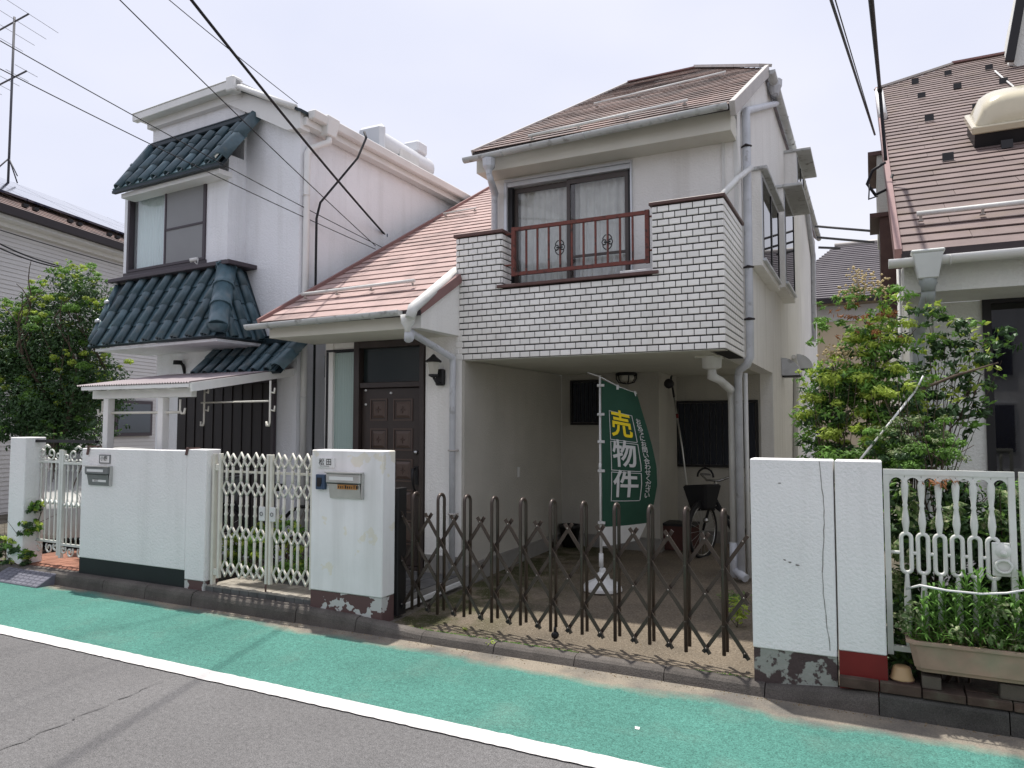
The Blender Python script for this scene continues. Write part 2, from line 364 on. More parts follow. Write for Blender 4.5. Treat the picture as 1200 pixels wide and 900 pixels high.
def b_lane(nt, b):
    L, noise, rng, mix, scl, bump, mt, sep = nodes_kit(nt)
    y = mt('ADD', sep.outputs['Y'], mt('MULTIPLY', sep.outputs['X'], .03))
    edge = mt('ADD', mt('ADD', y, mt('MULTIPLY', mt('SUBTRACT', noise(1.6, 5), .5), .36)), mt('MULTIPLY', mt('SUBTRACT', noise(14, 3), .5), .07))
    f = rng(edge, 4.26, 4.37)
    green = scl(rng(noise(1.4, 6), .3, .7, .86, 1.1), (.074,.205,.168))
    green = scl(rng(noise(140, 2, .8), .32, .68, .55, 1.45), green); green = scl(rng(noise(30, 4), .3, .7, .86, 1.14), green)
    green = mix(rng(noise(2.3, 5), .52, .8, 0., .28), green, (.18,.23,.19))
    green = mix(rng(noise(105, 1), .70, .73), green, (.03,.075,.06))
    dirt = mix(rng(noise(2.2, 6), .42, .62), (.27,.235,.185), (.14,.13,.115))
    dirt = scl(rng(noise(150, 2, .7), .3, .7, .75, 1.25), dirt)
    L(mix(f, green, dirt), b.inputs['Base Color']); bump(b, noise(170, 3), .6, .005)
def b_line(nt, b):
    L, noise, rng, mix, scl, bump, mt, sep = nodes_kit(nt)
    c = mix(rng(noise(60, 3), .66, .72), (.60,.58,.565), (.27,.26,.25))
    c = scl(rng(noise(5, 4), .3, .7, .93, 1.05), c)
    L(c, b.inputs['Base Color']); bump(b, noise(180, 3), .5, .004)
def b_floor(nt, b):
    L, noise, rng, mix, scl, bump, mt, sep = nodes_kit(nt)
    c = mix(rng(noise(1.3, 6), .4, .66), (.205,.168,.125), (.125,.105,.08))
    moss = mt('MULTIPLY', rng(sep.outputs['X'], -2.3, -3.1), rng(noise(4, 6, .65), .38, .56))
    c = mix(moss, c, (.060,.062,.026))
    c = scl(rng(noise(60, 4, .7), .3, .7, .6, 1.4), c)
    c = mix(rng(noise(110, 1), .68, .73), c, (.36,.32,.26))
    L(c, b.inputs['Base Color']); bump(b, noise(90, 4), .8, .008)
def b_yard(nt, b):
    L, noise, rng, mix, scl, bump, mt, sep = nodes_kit(nt)
    c = mix(rng(noise(2, 6), .4, .62), (.16,.145,.12), (.085,.075,.055)); c = scl(rng(noise(50, 4), .3, .7, .7, 1.3), c)
    L(c, b.inputs['Base Color']); bump(b, noise(60, 4), .8, .01)
g_asph = ground_mat('asphalt', b_asphalt); g_lane = ground_mat('green_lane', b_lane); g_line = ground_mat('road_paint', b_line)
g_floor = ground_mat('carport_concrete', b_floor); g_yard = ground_mat('yard_soil', b_yard)
def yk(x): return 4.565-.004*(x+.7)         # kerb foot
def yl(x): return 3.43-.0127*(x+.94)       # outer edge of the white line
def sheet(name, pts, m): return struct(MB().quad(*pts).build(name, m, center=False))
sheet('ground', [(-150,-150,-.02),(150,-150,-.02),(150,150,-.02),(-150,150,-.02)], g_yard)
road = sheet('road', [(-70,-3.2,0),(70,-3.2,0),(70,yk(70)+.2,0),(-70,yk(-70)+.2,0)], g_asph)
rr = random.Random(12); la = []; n_ = 0; x = -40.
while x < 40.01:
    la += [(x,yl(x)-.14+rr.uniform(-.004,.004),.0075),(x,yl(x)+rr.uniform(-.004,.004),.0075)]; x += (.035 if -9 < x < 1.5 else 1.)
struct(MB().add(la, [(2*i,2*i+2,2*i+3,2*i+1) for i in range(len(la)//2-1)]).build('road_line', g_line, center=False))
sheet('cycle_lane', [(-40,yl(-40)-.01,.0035),(40,yl(40)-.01,.0035),(40,yk(40)+.05,.0035),(-40,yk(-40)+.05,.0035)], g_lane)
m_tar = mat('tar_seam', (.112,.110,.110), rough=.9, var=.25, vs=12, speck=.3, ss=170)
mb = MB(); a, b = oZ(-40,896,.0055), oZ(206,791,.0055); rr = random.Random(3); L1 = []; R1 = []
for i in range(41):
    p = a.lerp(b, i/40); w = (.004+.007*rr.random())*(1 if i < 34 else .5); o = .010*math.sin(i*.9)+.006*rr.uniform(-1,1)
    L1.append((p.x+o-w*.4, p.y+o+w, .0055)); R1.append((p.x+o+w*.4, p.y+o-w, .0055))
mb.add(L1+R1, [(i, i+1, i+42, i+41) for i in range(40)]); mb.build('tar_seam', m_tar, road)
# kerb stones, each one a piece
kerb = struct(part_empty('kerb', (0, 4.7, 0), None)); WL[kerb.name] = Vector((0,4.7,0))
def khz(x):                     # kerb top height
    if x < -3.75: return .125
    if x < -3.2: return .125-.055*(x+3.75)/.55
    if x < -.55: return .07
    if x < -.25: return .07+.055*(x+.55)/.3
    return .125
x = -13.2; rr = random.Random(5)
while x < 4.8:
    w = .6; x1 = x+w; kw = .098 if -3.9 < x < -.6 else .15; g = .003; dz = rr.uniform(-.003,.003); dy = rr.uniform(-.004,.004)
    def prof(xx): 
        y = yk(xx)+dy; h = khz(xx)+dz
        rad = .02 if x > -.3 else .045
        return [(y,0),(y+.008,max(.02,h-rad)),(y+.018,h-rad*.42),(y+.035,h-rad*.1),(y+.06,h),(y+kw,h),(y+kw,0)]
    A = prof(x+g); B = prof(x1-g); n = len(A)
    mb = MB().add([(x+g,y,z) for y,z in A]+[(x1-g,y,z) for y,z in B], [tuple(range(n)), tuple(range(2*n-1,n-1,-1))]+[(i,i+n,(i+1)%n+n,(i+1)%n) for i in range(n)])
    mb.build('kerb_stone', m_kerbd if x > -.6 else m_kerb, kerb); x = x1
mb = MB(); 
mb.hexa([(-40,yk(-40)+.145,.0),(40,yk(40)+.145,0),(40,60,.0),(-40,60,.0)], [(-40,yk(-40)+.145,.062),(40,yk(40)+.145,.062),(40,60,.062),(-40,60,.062)])
struct(mb.build('yard', g_yard, center=False))
cf = struct(MB().quad((-3.36,yk(-3.36)+.10,.0635),(-.55,yk(-.55)+.10,.0635),(-.40,9.42,.118),(-3.62,9.42,.118)).build('carport_floor', g_floor, center=False))
# ================================================================== main house
H = thing('house', (-3.2, 8.0, .1), 'cream stucco house with white tiled balcony over an open carport', 'house')
YF = 6.06
# --- ground floor walls
ew = part_empty('entrance_wall', (-4.4, YF, .1), H)
m = MB(); m.box((-3.93,YF,.06),(-3.52,8.5,2.46)); m.box((-5.19,YF+.012,2.385),(-4.80,YF+.14,2.452)); m.build('wall', m_cream, ew)
m = MB(); m.prism([(-5.19,YF,.06),(-5.19,12,.06),(-5.19,12,6.18),(-5.19,YF,2.78)],(.1,0,0)); m.build('wall', m_cream, ew)
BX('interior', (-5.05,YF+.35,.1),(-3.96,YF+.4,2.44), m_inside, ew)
bw = part_empty('carport_wall', (-2.4, 8.6, .1), H)
MB().box((-3.49,8.5,.06),(-2.25,8.62,2.25)).box((-2.37,8.62,.06),(-2.25,9.40,2.25)).box((-2.25,9.40,.06),(-1.222,9.52,2.25)).box((-3.519,YF+.002,.06),(-3.49,8.498,2.21)).build('wall', m_carport_shade, bw)
for a, b in (((-3.488,6.075,.06),(-3.472,8.486,.245)),((-3.47,8.486,.06),(-2.236,8.499,.245)),((-2.249,8.50,.06),(-2.236,9.386,.245)),((-2.234,9.386,.06),(-1.24,9.399,.245))):
    BX('base_band', a, b, m_mortar, bw)
for a, b in (((-3.488,6.075,.246),(-3.462,8.476,.262)),((-3.46,8.476,.246),(-2.226,8.499,.262)),((-2.224,9.376,.246),(-1.24,9.399,.262))):
    BX('base_ledge', a, b, m_mortar, bw)
BX('porch_base', (-3.92,YF-.012,.17),(-3.49,YF-.001,.34), m_mortar, ew)
BX('ceiling', (-3.505,6.21,2.216),(-1.221,9.55,2.33), m_ceil, H)
m = MB(); m.box((-3.585,6.067,2.208),(-1.057,6.205,2.23)); m.build('ceiling_edge', m_ceil, H)
# light switch on the carport wall
BX('switch', (-3.489,7.22,1.02),(-3.478,7.27,1.13), m_pvcw, H, .003)
BX('ceiling_cover', (-1.42,6.62,2.196),(-1.20,6.84,2.2155), m_ceil, H)
# carport lamp
lamp = part_empty('ceiling_lamp', oZ(734,437,2.21), H); c = wl(lamp)
MB().lathe([(.12,-.0),(.135,-.02),(.12,-.035)], c, 12).build('lamp_base', m_black, lamp)
MB().lathe([(.095,-.035),(.10,-.07),(.07,-.105),(0,-.115)], c, 12).build('lamp_shade', m_lampglass, lamp)
m = MB()
for k in range(6):
    a = k*math.pi/3; m.tube([c+Vector((.125*math.cos(a)*s,.125*math.sin(a)*s,z)) for s,z in ((1,-.02),(1,-.07),(.75,-.115),(.2,-.13))], .007, 5)
m.build('lamp_cage', m_black, lamp)
sp = oY(786,450,8.5)
MB().lathe([(.0,0),(.045,0),(.06,-.09),(.05,-.12),(0,-.12)], sp, 10, 'y').tube([sp,sp+Vector((0,.02,.08)),sp+Vector((0,.06,.10))],.012,6).build('spotlight', m_black, H)
# --- back windows of the carport
def shut_window(name, x0, x1, z0, z1, y, m, parent, n=9):
    w = part_empty(name, ((x0+x1)/2, y, z0), parent)
    MB().box((x0,y-.03,z0),(x1,y-.001,z0+.03)).box((x0,y-.03,z1-.03),(x1,y-.001,z1)).box((x0,y-.03,z0+.031),(x0+.03,y-.001,z1-.031)).box((x1-.03,y-.03,z0+.031),(x1,y-.001,z1-.031)).build('frame', m_black, w)
    s = (x1-x0-.07)/n
    for i in range(n):
        a = x0+.035+i*s; BX('slat', (a+.004,y-.022,z0+.034),(a+s-.004,y-.008,z1-.034), m, w)
    return w
p, q = oY(669,446,8.5), oY(708,498,8.5); shut_window('lattice_window', p.x, -2.98, q.z, p.z, 8.5, m_shutblue, H, 6)
p, q = oY(792,470,9.4), oY(890,549,9.4); shut_window('shutter_window', p.x, q.x, q.z, p.z, 9.4, m_shutblue, H, 12)
# --- front door
D = part_empty('front_door', (-4.37, YF, .2), H)
fx0, fx1, fzt = -4.80, -3.94, 2.45
MB().box((fx0,YF-.025,.17),(fx0+.07,YF+.12,fzt)).box((fx1-.05,YF-.025,.17),(fx1,YF+.12,fzt)).box((fx0+.071,YF-.025,fzt-.07),(fx1-.051,YF+.12,fzt)).box((fx0+.071,YF-.012,1.97),(fx1-.051,YF+.10,2.025)).box((fx0+.071,YF+.0,.17),(fx1-.051,YF+.10,.20)).build('door_frame', m_door, D, .004)
BX('transom_pane', (fx0+.075,YF+.05,2.03),(fx1-.055,YF+.06,fzt-.072), mat('transom_glass',(.02,.028,.028),rough=.15,spec=.5), D)
lx0, lx1 = fx0+.076, fx1-.054
leaf = BX('door_leaf', (lx0,YF+.03,.205),(lx1,YF+.07,1.965), m_door, D, .003)
def ring_panel(u0,u1,v0,v1):
    a = oY(u0,v1,YF+.03); b = oY(u1,v0,YF+.03); y = YF+.03
    x0,x1,z0,z1 = a.x,b.x,a.z,b.z; w = .028
    m = MB()
    m.box((x0,y-.008,z0),(x1,y,z0+w*.5)).box((x0,y-.008,z1-w*.5),(x1,y,z1)).box((x0,y-.008,z0+w*.5),(x0+w*.5,y,z1-w*.5)).box((x1-w*.5,y-.008,z0+w*.5),(x1,y,z1-w*.5))
    b_ = [(x0+w,y,z0+w),(x1-w,y,z0+w),(x1-w,y,z1-w),(x0+w,y,z1-w)]; t_ = [(x0+w*1.9,y-.012,z0+w*1.9),(x1-w*1.9,y-.012,z0+w*1.9),(x1-w*1.9,y-.012,z1-w*1.9),(x0+w*1.9,y-.012,z1-w*1.9)]
    m.add(b_+t_, [(4,5,6,7),(0,1,5,4),(1,2,6,5),(2,3,7,6),(3,0,4,7)])
    o = m.build('door_panel', m_doorp, D)
    cx, cz = (x0+x1)/2, (z0+z1)/2; f = MB()
    for k in range(4):
        an = k*math.pi/2; d = Vector((math.cos(an),0,math.sin(an))); f.tube([Vector((cx,y-.014,cz))+d*s for s in (.006,.02,.036)], [.003,.008,.002], 5)
    f.build('flower_relief', m_doorp, D)
for v0, v1 in ((467,493),(502,528),(538,564),(574,600),(610,637)):
    ring_panel(434,454,v0,v1); ring_panel(461,484,v0,v1)
p = oY(487,556,YF)
MB().tube([p+Vector((0,-.01,.06)),p+Vector((0,-.05,.05)),p+Vector((0,-.055,-.05)),p+Vector((0,-.03,-.13)),p+Vector((0,0,-.16))],[.012,.014,.013,.010,.008],6).box(p+Vector((-.022,.012,-.10)),p+Vector((.022,.029,.08))).build('door_handle', m_black, D)
p = oY(487,530,YF); MB().lathe([(0,-.02),(.022,-.015),(.024,.03)], p, 10, 'y').build('lock', m_chrome, D)
for u, v in ((428.5,457.5),(428.5,474),(458,460.5)):
    p = oY(u,v,YF+.02); MB().lathe([(0,-.006),(.011,-.005),(.012,.012)], p, 8, 'y').build('sticker', m_plate, D)
# --- side light of ribbed frosted glass
S = part_empty('side_window', (-4.97, YF, .2), H)
pan = MB(); n = 11
for i in range(n):
    a = -5.145+i*.0312; pan.add([(a,YF+.035,.24),(a+.0156,YF+.027,.24),(a+.0312,YF+.035,.24),(a,YF+.035,2.35),(a+.0156,YF+.027,2.35),(a+.0312,YF+.035,2.35)],[(0,1,4,3),(1,2,5,4)],True)
pan.build('frosted_pane', m_frost, S); BX('backing', (-5.148,YF+.06,.22),(-4.801,YF+.08,2.37), m_frost, S)
MB().box((-5.18,YF-.004,2.36),(-4.803,YF+.10,2.384)).box((-5.18,YF-.004,.17),(-5.148,YF+.10,2.359)).box((-5.147,YF-.004,.17),(-4.803,YF+.10,.225)).build('frame', m_black, S)
m = MB(); m.box((-5.245,YF+.05,2.10),(-5.192,YF+.22,2.33)); m.build('vent_louver', m_black, H)
# --- wall lantern
Ln = part_empty('wall_lantern', oY(515,440,YF-.08), H); c = wl(Ln)
def hexring(r0, z0, r1, z1, c, mbx, n=6): mbx.lathe([(r0,z0),(r1,z1)], c, n, 'z', False)
lc = oY(508,430,YF-.13)
m = MB(); m.lathe([(.0,.125),(.012,.12),(.035,.095),(.088,.055),(.085,.045),(.0,.045)], lc, 6, 'z', False); m.build('lantern_roof', m_black, Ln)
MB().lathe([(.062,.045),(.044,-.07),(0,-.07)], lc, 6, 'z', False).build('lantern_glass', m_lampglass, Ln)
MB().lathe([(.05,-.07),(.052,-.085),(.02,-.10),(0,-.1)], lc, 6, 'z', False).tube([lc+Vector((0,0,-.10)),lc+Vector((.02,.04,-.16)),lc+Vector((.05,.12,-.14))],.012,6).build('lantern_arm', m_black, Ln)
p = oY(518,440,YF); MB().box((p.x-.045,YF-.06,p.z-.10),(p.x+.045,YF-.001,p.z+.06)).build('lantern_base', m_black, Ln, .012)
# --- porch eave and lower roof
RS = .572; th = math.atan(RS)
def zlow(y): return 2.615+RS*(y-5.38)
MB().box((-5.34,5.40,2.452),(-3.661,YF-.002,2.585)).build('porch_soffit', m_soffit, H)
MB().prism([(-3.66,5.398,2.450),(-3.66,YF+.004,2.450),(-3.66,YF+.004,zlow(YF)-.02),(-3.66,5.398,zlow(5.4)-.02)],(.11,0,0)).build('porch_gable', m_cream, H)
roofL = part_empty('lower_roof', (-4.4, 7.5, 3.4), H)
m = MB(); y0, y1 = 5.36, 11.2
m.hexa([(-5.40,y0,zlow(y0)-.05),(-3.56,y0,zlow(y0)-.05),(-3.56,y1,zlow(y1)-.05),(-5.40,y1,zlow(y1)-.05)],[(-5.40,y0,zlow(y0)-.004),(-3.56,y0,zlow(y0)-.004),(-3.56,y1,zlow(y1)-.004),(-5.40,y1,zlow(y1)-.004)])
m.build('roof_deck', m_dark, roofL)
def shingles(parent, mat_, y0, z0, slope, ytop, xl, xr, expo=.182, w=.606, th_=.014, lim=280, seed=1):
    """rows of roof slates laid up a plane that rises with y; xl(y), xr(y) bound each row"""
    an = math.atan(slope); cy, sy = math.cos(an), math.sin(an); r = random.Random(seed); cache = {}; i = 0
    while True:
        ya = y0+i*expo*cy
        if ya >= ytop-.02: break
        yb = min(ya+(expo+.03)*cy, ytop); za, zb = z0+(ya-y0)*slope, z0+(yb-y0)*slope
        la, ra, lb, rb = xl(ya), xr(ya), xl(yb), xr(yb)
        off = (w*.5 if i % 2 else 0)+(.11 if i % 3 == 1 else 0)
        k0 = math.floor((min(la,lb)-off)/w)
        k = k0
        while k*w+off < max(ra, rb):
            xa, xb = k*w+off+.0015, (k+1)*w+off-.0015; k += 1
            a0, a1 = max(xa, la), min(xb, ra); b0, b1 = max(xa, lb), min(xb, rb)
            if a1-a0 < .02 and b1-b0 < .02: continue
            if a1 < a0: a0 = a1 = max(la, min(ra, (a0+a1)/2))
            if b1 < b0: b0 = b1 = max(lb, min(rb, (b0+b1)/2))
            lo = th_*(2.0+r.uniform(-.15,.15)); hi = th_*.7
            nx = Vector((0,-sy,cy))
            P = [Vector((a0,ya,za)),Vector((a1,ya,za)),Vector((b1,yb,zb)),Vector((b0,yb,zb))]
            T = [P[0]+nx*lo,P[1]+nx*lo,P[2]+nx*hi,P[3]+nx*hi]; B = [P[0]+nx*(lo-th_*.75),P[1]+nx*(lo-th_*.75),P[2],P[3]]
            MB().hexa(B,T).build('slate', mat_, parent)
        i += 1
shingles(roofL, m_slatelow, 5.345, zlow(5.345), RS, 11.2, lambda y:-5.405, lambda y:-3.555 if y < 6.06 else -3.60, th_=.010, seed=2)
nb = Vector((0,-math.sin(th),math.cos(th)))
def LP(u,v,off=0): return oP(u,v,Vector((0,5.38,2.615))+nb*off, nb)
MB().bar((-5.415,5.33,zlow(5.33)+.015),(-5.415,11.2,zlow(11.2)+.015),.03,.075).build('verge_trim', m_flash, roofL)
MB().bar((-3.545,5.34,zlow(5.34)+.012),(-3.545,YF-.01,zlow(YF-.01)+.012),.05,.085).build('verge_trim', m_flash, roofL)
MB().bar((-5.40,5.335,zlow(5.335)-.012),(-3.52,5.335,zlow(5.335)-.012),.02,.05).build('eave_trim', m_dark, roofL)
def snow_guard(pts_feet, off, parent, r=.018, n='snow_guard', nrm=nb):
    g = part_empty(n, pts_feet[0], parent); top = [Vector(p)+nrm*off for p in pts_feet]
    ext = (top[-1]-top[0]).normalized()*.03
    MB().tube([top[0]-ext,top[-1]+ext], r, 8).build('rail', m_pvcw, g)
    for p, t in zip(pts_feet, top):
        p = Vector(p); MB().tube([p+nrm*.02,t], .011, 6).box(p+nrm*.02-Vector((.02,.02,.002)),p+nrm*.02+Vector((.02,.02,.004))).build('bracket', m_flashg, g)
a, b = LP(359,352,.02), LP(485,337,.02); snow_guard([a,a.lerp(b,.31),a.lerp(b,.63),b],.07, roofL)
a, b = LP(523,255,.02), LP(557,249,.02); snow_guard([a,b],.06, roofL, .012)
# overflow pipe lying on the roof
a, b = LP(484,361,.06), LP(534,318,.06)
MB().tube([a+Vector((-.01,-.03,-.09)),a,b],.045,10).build('overflow_pipe', m_pvcw, H)
def gutter(name, p, q, r, mat_, parent, brk=.6):
    p = Vector(p); q = Vector(q); d = (q-p).normalized(); side = d.cross(Vector((0,0,1))).normalized(); n = 8; vs = []
    prof = [(-math.cos(math.pi*i/n)*r, -math.sin(math.pi*i/n)*r) for i in range(n+1)]
    prof += [(x*.9, z*.9+.002) for x, z in reversed(prof)]; k = len(prof)
    for c in (p, q): vs += [c+side*x+Vector((0,0,z)) for x, z in prof]
    g = MB().add(vs, [(i,(i+1)%k,(i+1)%k+k,i+k) for i in range(k)], True)
    for c in (p, q): g.add([c+side*x+Vector((0,0,z)) for x, z in prof[:n+1]], [tuple(range(n+1))])
    o = g.build(name, mat_, parent)
    L = (q-p).length; m_ = max(2, int(L/brk))
    for i in range(m_):
        c = p+d*(L*(i+.5)/m_); MB().tube([c+side*x*1.07+Vector((0,0,z*1.07)) for x, z in prof[:n+1]], .006, 4).build('gutter_strap', mat_, parent)
    return o
gutter('gutter', (-5.53,5.29,2.575),(-3.70,5.29,2.60),.048, m_gutter, H, .55)
c = oY(478,376,5.29)
MB().lathe([(0,-.10),(.03,-.10),(.032,-.06),(.060,-.02),(.066,.05),(.060,.05),(.05,0)], c, 12).build('rain_hopper', m_pvcw, H)
e = oY(530,419,5.99)
MB().tube([c+Vector((0,0,-.08)),c+Vector((.0,.02,-.15)),oY(482,390,5.40),e,e+Vector((.0,.01,-.05)),(e.x,6.0,.2)],.030,10).build('downpipe', m_pvc, H)
for z in (1.35,.75): MB().tube([(e.x-.04,6.045,z),(e.x-.035,5.985,z),(e.x,5.965,z),(e.x+.035,5.985,z),(e.x+.04,6.045,z)],.008,5).build('pipe_clip', m_flashg, H)
# --- balcony parapet with glazed tiles
B = part_empty('balcony', (-2.3, 6.1, 2.2), H)
z0, rh, tw = 2.215, .0595, .1
XA, XB = -3.59, -1.05
bd = MB(); g = .007
bd.box((XA+g,YF+g,z0-.003),(XB-g,6.20,2.875)); bd.box((XA+g,YF+g,2.876),(-3.09-g,6.26,3.405)); bd.box((-1.65+g,YF+g,2.876),(XB-g,6.20,3.465)); bd.box((-1.19,6.201,z0-.003),(XB-g,7.04,3.465)); bd.box((XA+g,6.261,2.45),(-3.45,6.845,3.405))
bd.build('parapet_core', m_grout, B)
tiles = []     # (area, x0,x1,z, kind, y0,y1)
def tarea(c, n):
    d = c-_C; r = d.length; return max(0, -d.dot(n))/r**3
for i in range(21):
    z = z0+i*rh; off = 0 if i % 2 else -.05
    spans = [(XA,XB)] if i < 11 else ([(XA,-3.09)] if i < 20 else [])+[(-1.65,XB)]
    for s0, s1 in spans:
        k = -1
        while XB-k*tw-off > s0:
            b1 = min(XB-k*tw-off, s1); a1 = max(XB-(k+1)*tw-off, s0); k += 1
            if b1-a1 > .02: tiles.append((tarea(Vector(((a1+b1)/2,YF,z)),Vector((0,-1,0))), 'f', a1, b1, z))
    k = -1
    while YF+k*tw-off < 7.04:          # right side face
        a1 = max(YF+k*tw-off, YF); b1 = min(YF+(k+1)*tw-off, 7.04); k += 1
        if b1-a1 > .02: tiles.append((tarea(Vector((XB,(a1+b1)/2,z)),Vector((1,0,0))), 's', a1, b1, z))
    if 11 <= i < 20:
        for k in range(-1, 3):
            a1 = max(YF+k*tw-off, YF); b1 = min(YF+(k+1)*tw-off, 6.26)
            if b1-a1 > .02: tiles.append((tarea(Vector((-3.09,(a1+b1)/2,z)),Vector((1,0,0))), 'r', a1, b1, z))
tiles.sort(key=lambda t: -t[0]); rest = MB(); tcache = {}
def tile_geo(kind, L):
    w = L-.0075; h = rh-.012; b = .004; d = .013
    f = [(-w/2,0,0),(w/2,0,0),(w/2,0,h),(-w/2,0,h)]; t = [(-w/2+b,-d,b),(w/2-b,-d,b),(w/2-b,-d,h-b),(-w/2+b,-d,h-b)]
    m1 = [(-w/2,-d+.003,0),(w/2,-d+.003,0),(w/2,-d+.003,h),(-w/2,-d+.003,h)]
    vs = f+m1+t; fs = [(8,9,10,11)]+[(i,(i+1)%4,(i+1)%4+4,i+4) for i in range(4)]+[(i+4,(i+1)%4+4,(i+1)%4+8,i+8) for i in range(4)]
    if kind != 'f': vs = [(-y,x,z) for x,y,z in vs]
    return vs, fs
for n, (ar, kind, a1, b1, z) in enumerate(tiles):
    L = round(b1-a1, 3); c = (a1+b1)/2
    loc = Vector((c,YF+.008,z+.003)) if kind == 'f' else Vector((XB-.008,c,z+.003)) if kind == 's' else Vector((-3.09-.008,c,z+.003))
    vs, fs = tile_geo(kind, L)
    if n < 300:
        key = (kind == 'f', L)
        if key not in tcache: tcache[key] = MB().add(vs, fs).mesh('tile', m_tile)
        inst('tile', tcache[key], loc, B)
    else: rest.add([Vector(v)+loc for v in vs], fs)
stuff(rest.build('tile_field', m_tile, B))
# caps and sill
cap = MB(); cap.box((-3.61,6.04,3.407),(-3.072,6.28,3.44)); cap.build('coping', m_brown, B, .004)
cap = MB(); cap.box((-1.67,6.04,3.467),(-1.032,6.22,3.497)); cap.box((-1.21,6.221,3.467),(-1.032,7.05,3.497)); cap.build('coping', m_brown, B, .004)
BX('sill_cap', (-3.13,6.03,2.877),(-1.59,6.24,2.905), m_brown, B, .003)
BX('step_board', (-1.95,6.10,2.906),(-1.56,6.20,2.94), m_plasticw, B, .004)
# railing
G = part_empty('balcony_railing', (-2.3, 6.14, 2.95), H); yr = 6.135
a, b = oY(604,270,yr), oY(604,323,yr); c, d = oY(756,248,yr), oY(756,304,yr)
zt, zb = (a.z+c.z)/2, (b.z+d.z)/2; x0, x1 = a.x, c.x
MB().box((x0,yr-.015,zt-.016),(x1,yr+.015,zt+.016)).build('top_rail', m_rust, G); MB().box((x0,yr-.015,zb-.016),(x1,yr+.015,zb+.016)).build('bottom_rail', m_rust, G)
for x in (x0-.018, x1+.018): MB().box((x-.018,yr-.018,zb-.02),(x+.018,yr+.018,zt+.02)).build('end_post', m_rust, G)
nb_ = 11
for k in range(1, nb_):
    x = x0+(x1-x0)*k/nb_; MB().box((x-.008,yr-.008,zb+.016),(x+.008,yr+.008,zt-.016)).build('bar', m_rust, G)
for k in (4, 8):
    x = x0+(x1-x0)*k/nb_; zc = (zt+zb)/2-.01; m = MB(); y = yr-.014
    for sx in (-1,1):
        for sz in (-1,1):
            m.tube([(x+sx*(.012+.03*math.sin(t)),y,zc+sz*(.012+.05*t/3.2+.006*math.cos(t*2))) for t in [i*.4 for i in range(9)]],.005,5)
        m.tube([(x+sx*(.03+.02*math.cos(t)),y,zc+.022*math.sin(t)) for t in [i*math.pi/4 for i in range(8)]],.005,5,closed=True)
    m.tube([(x-.03,y,zc),(x+.03,y,zc)],.008,5); m.build('scroll_ornament', m_black, G)
for x, xx in ((x0-.03,-3.092),(x1+.03,-1.648)):
    for z in (zt-.04, zb+.09): MB().bar((x,yr,z),(xx,yr,z),.014,.014).build('stay', m_rust, G)
# --- upper storey
YU = 6.85
W = part_empty('upper_wall', (-2.3, YU, 2.6), H)
wx0, wx1, wz0, wz1 = -3.42, -2.07, 2.95, 4.165
MB().box((-3.62,YU,2.35),(wx0,YU+.12,4.38)).box((wx1,YU,2.35),(-1.075,YU+.12,4.38)).box((wx0,YU,2.35),(wx1,YU+.12,wz0)).box((wx0,YU,wz1),(wx1,YU+.12,4.38)).build('wall', m_cream, W)
def zup(y): return 4.405+.575*(y-6.48)
m = MB(); m.prism([(-1.22,7.045,2.222),(-1.22,9.395,2.222),(-1.22,9.395,.06),(-1.22,18,.06),(-1.22,18,5.80),(-1.22,9.05,5.80),(-1.22,6.975,zup(6.975)-.07),(-1.22,6.975,3.47),(-1.22,7.045,3.47)],(.15,0,0)); m.build('wall', m_cream, W)
m = MB(); m.prism([(-3.62,6.975,2.35),(-3.62,11,2.35),(-3.62,11,zup(11)-.07),(-3.62,6.975,zup(6.975)-.07)],(.1,0,0)); m.build('wall', m_cream, W)
MB().box((-1.19,YU-.018,2.9),(-1.165,YU-.001,4.265)).build('corner_trim', m_pvcw, W); MB().box((-1.085,YU-.008,3.498),(-1.052,YU+.05,4.262)).build('corner_trim', m_pvcw, W)
MB().box((-3.64,6.56,4.215),(-1.06,YU-.002,4.418)).build('upper_soffit', m_soffit, H)
# window
Wn = part_empty('balcony_window', (-2.74, YU, wz0), H)
MB().box((wx0-.03,YU-.03,wz1+.001),(wx1+.02,YU-.001,wz1+.03)).box((wx0-.035,YU-.03,wz0),(wx0-.001,YU-.001,wz1)).box((wx1+.001,YU-.03,wz0),(wx1+.02,YU-.001,wz1)).box((wx0,YU-.02,wz1-.05),(wx1,YU+.05,wz1-.002)).build('outer_frame', m_alu, Wn, .003)
MB().box((wx0+.001,YU+.0,wz0),(wx0+.05,YU+.10,wz1-.052)).box((wx1-.03,YU+.01,wz0),(wx1-.001,YU+.10,wz1-.052)).box((wx0+.051,YU+.01,wz0),(wx1-.031,YU+.10,wz0+.04)).build('inner_frame', m_black, Wn)
xm = (wx0+wx1)/2+.03
def sash(a, b, y, mid):
    s = part_empty('sash', ((a+b)/2,y,wz0), Wn); f = .035; za, zb_ = wz0+.042, wz1-.055
    m = MB().box((a,y,za),(a+f,y+.03,zb_)).box((b-f,y,za),(b,y+.03,zb_)).box((a+f,y,za),(b-f,y+.03,za+.05)).box((a+f,y,zb_-.05),(b-f,y+.03,zb_))
    if mid: m.box((a+f,y+.002,za+.30),(b-f,y+.028,za+.325))
    m.build('sash_frame', m_frame, Wn); BX('pane', (a+f,y+.012,za+.05),(b-f,y+.016,zb_-.05), m_pane, Wn)
    bpy.data.objects.remove(s)
sash(xm-.04, wx1-.032, YU+.02, True); sash(wx0+.052, xm+.03, YU+.056, False)
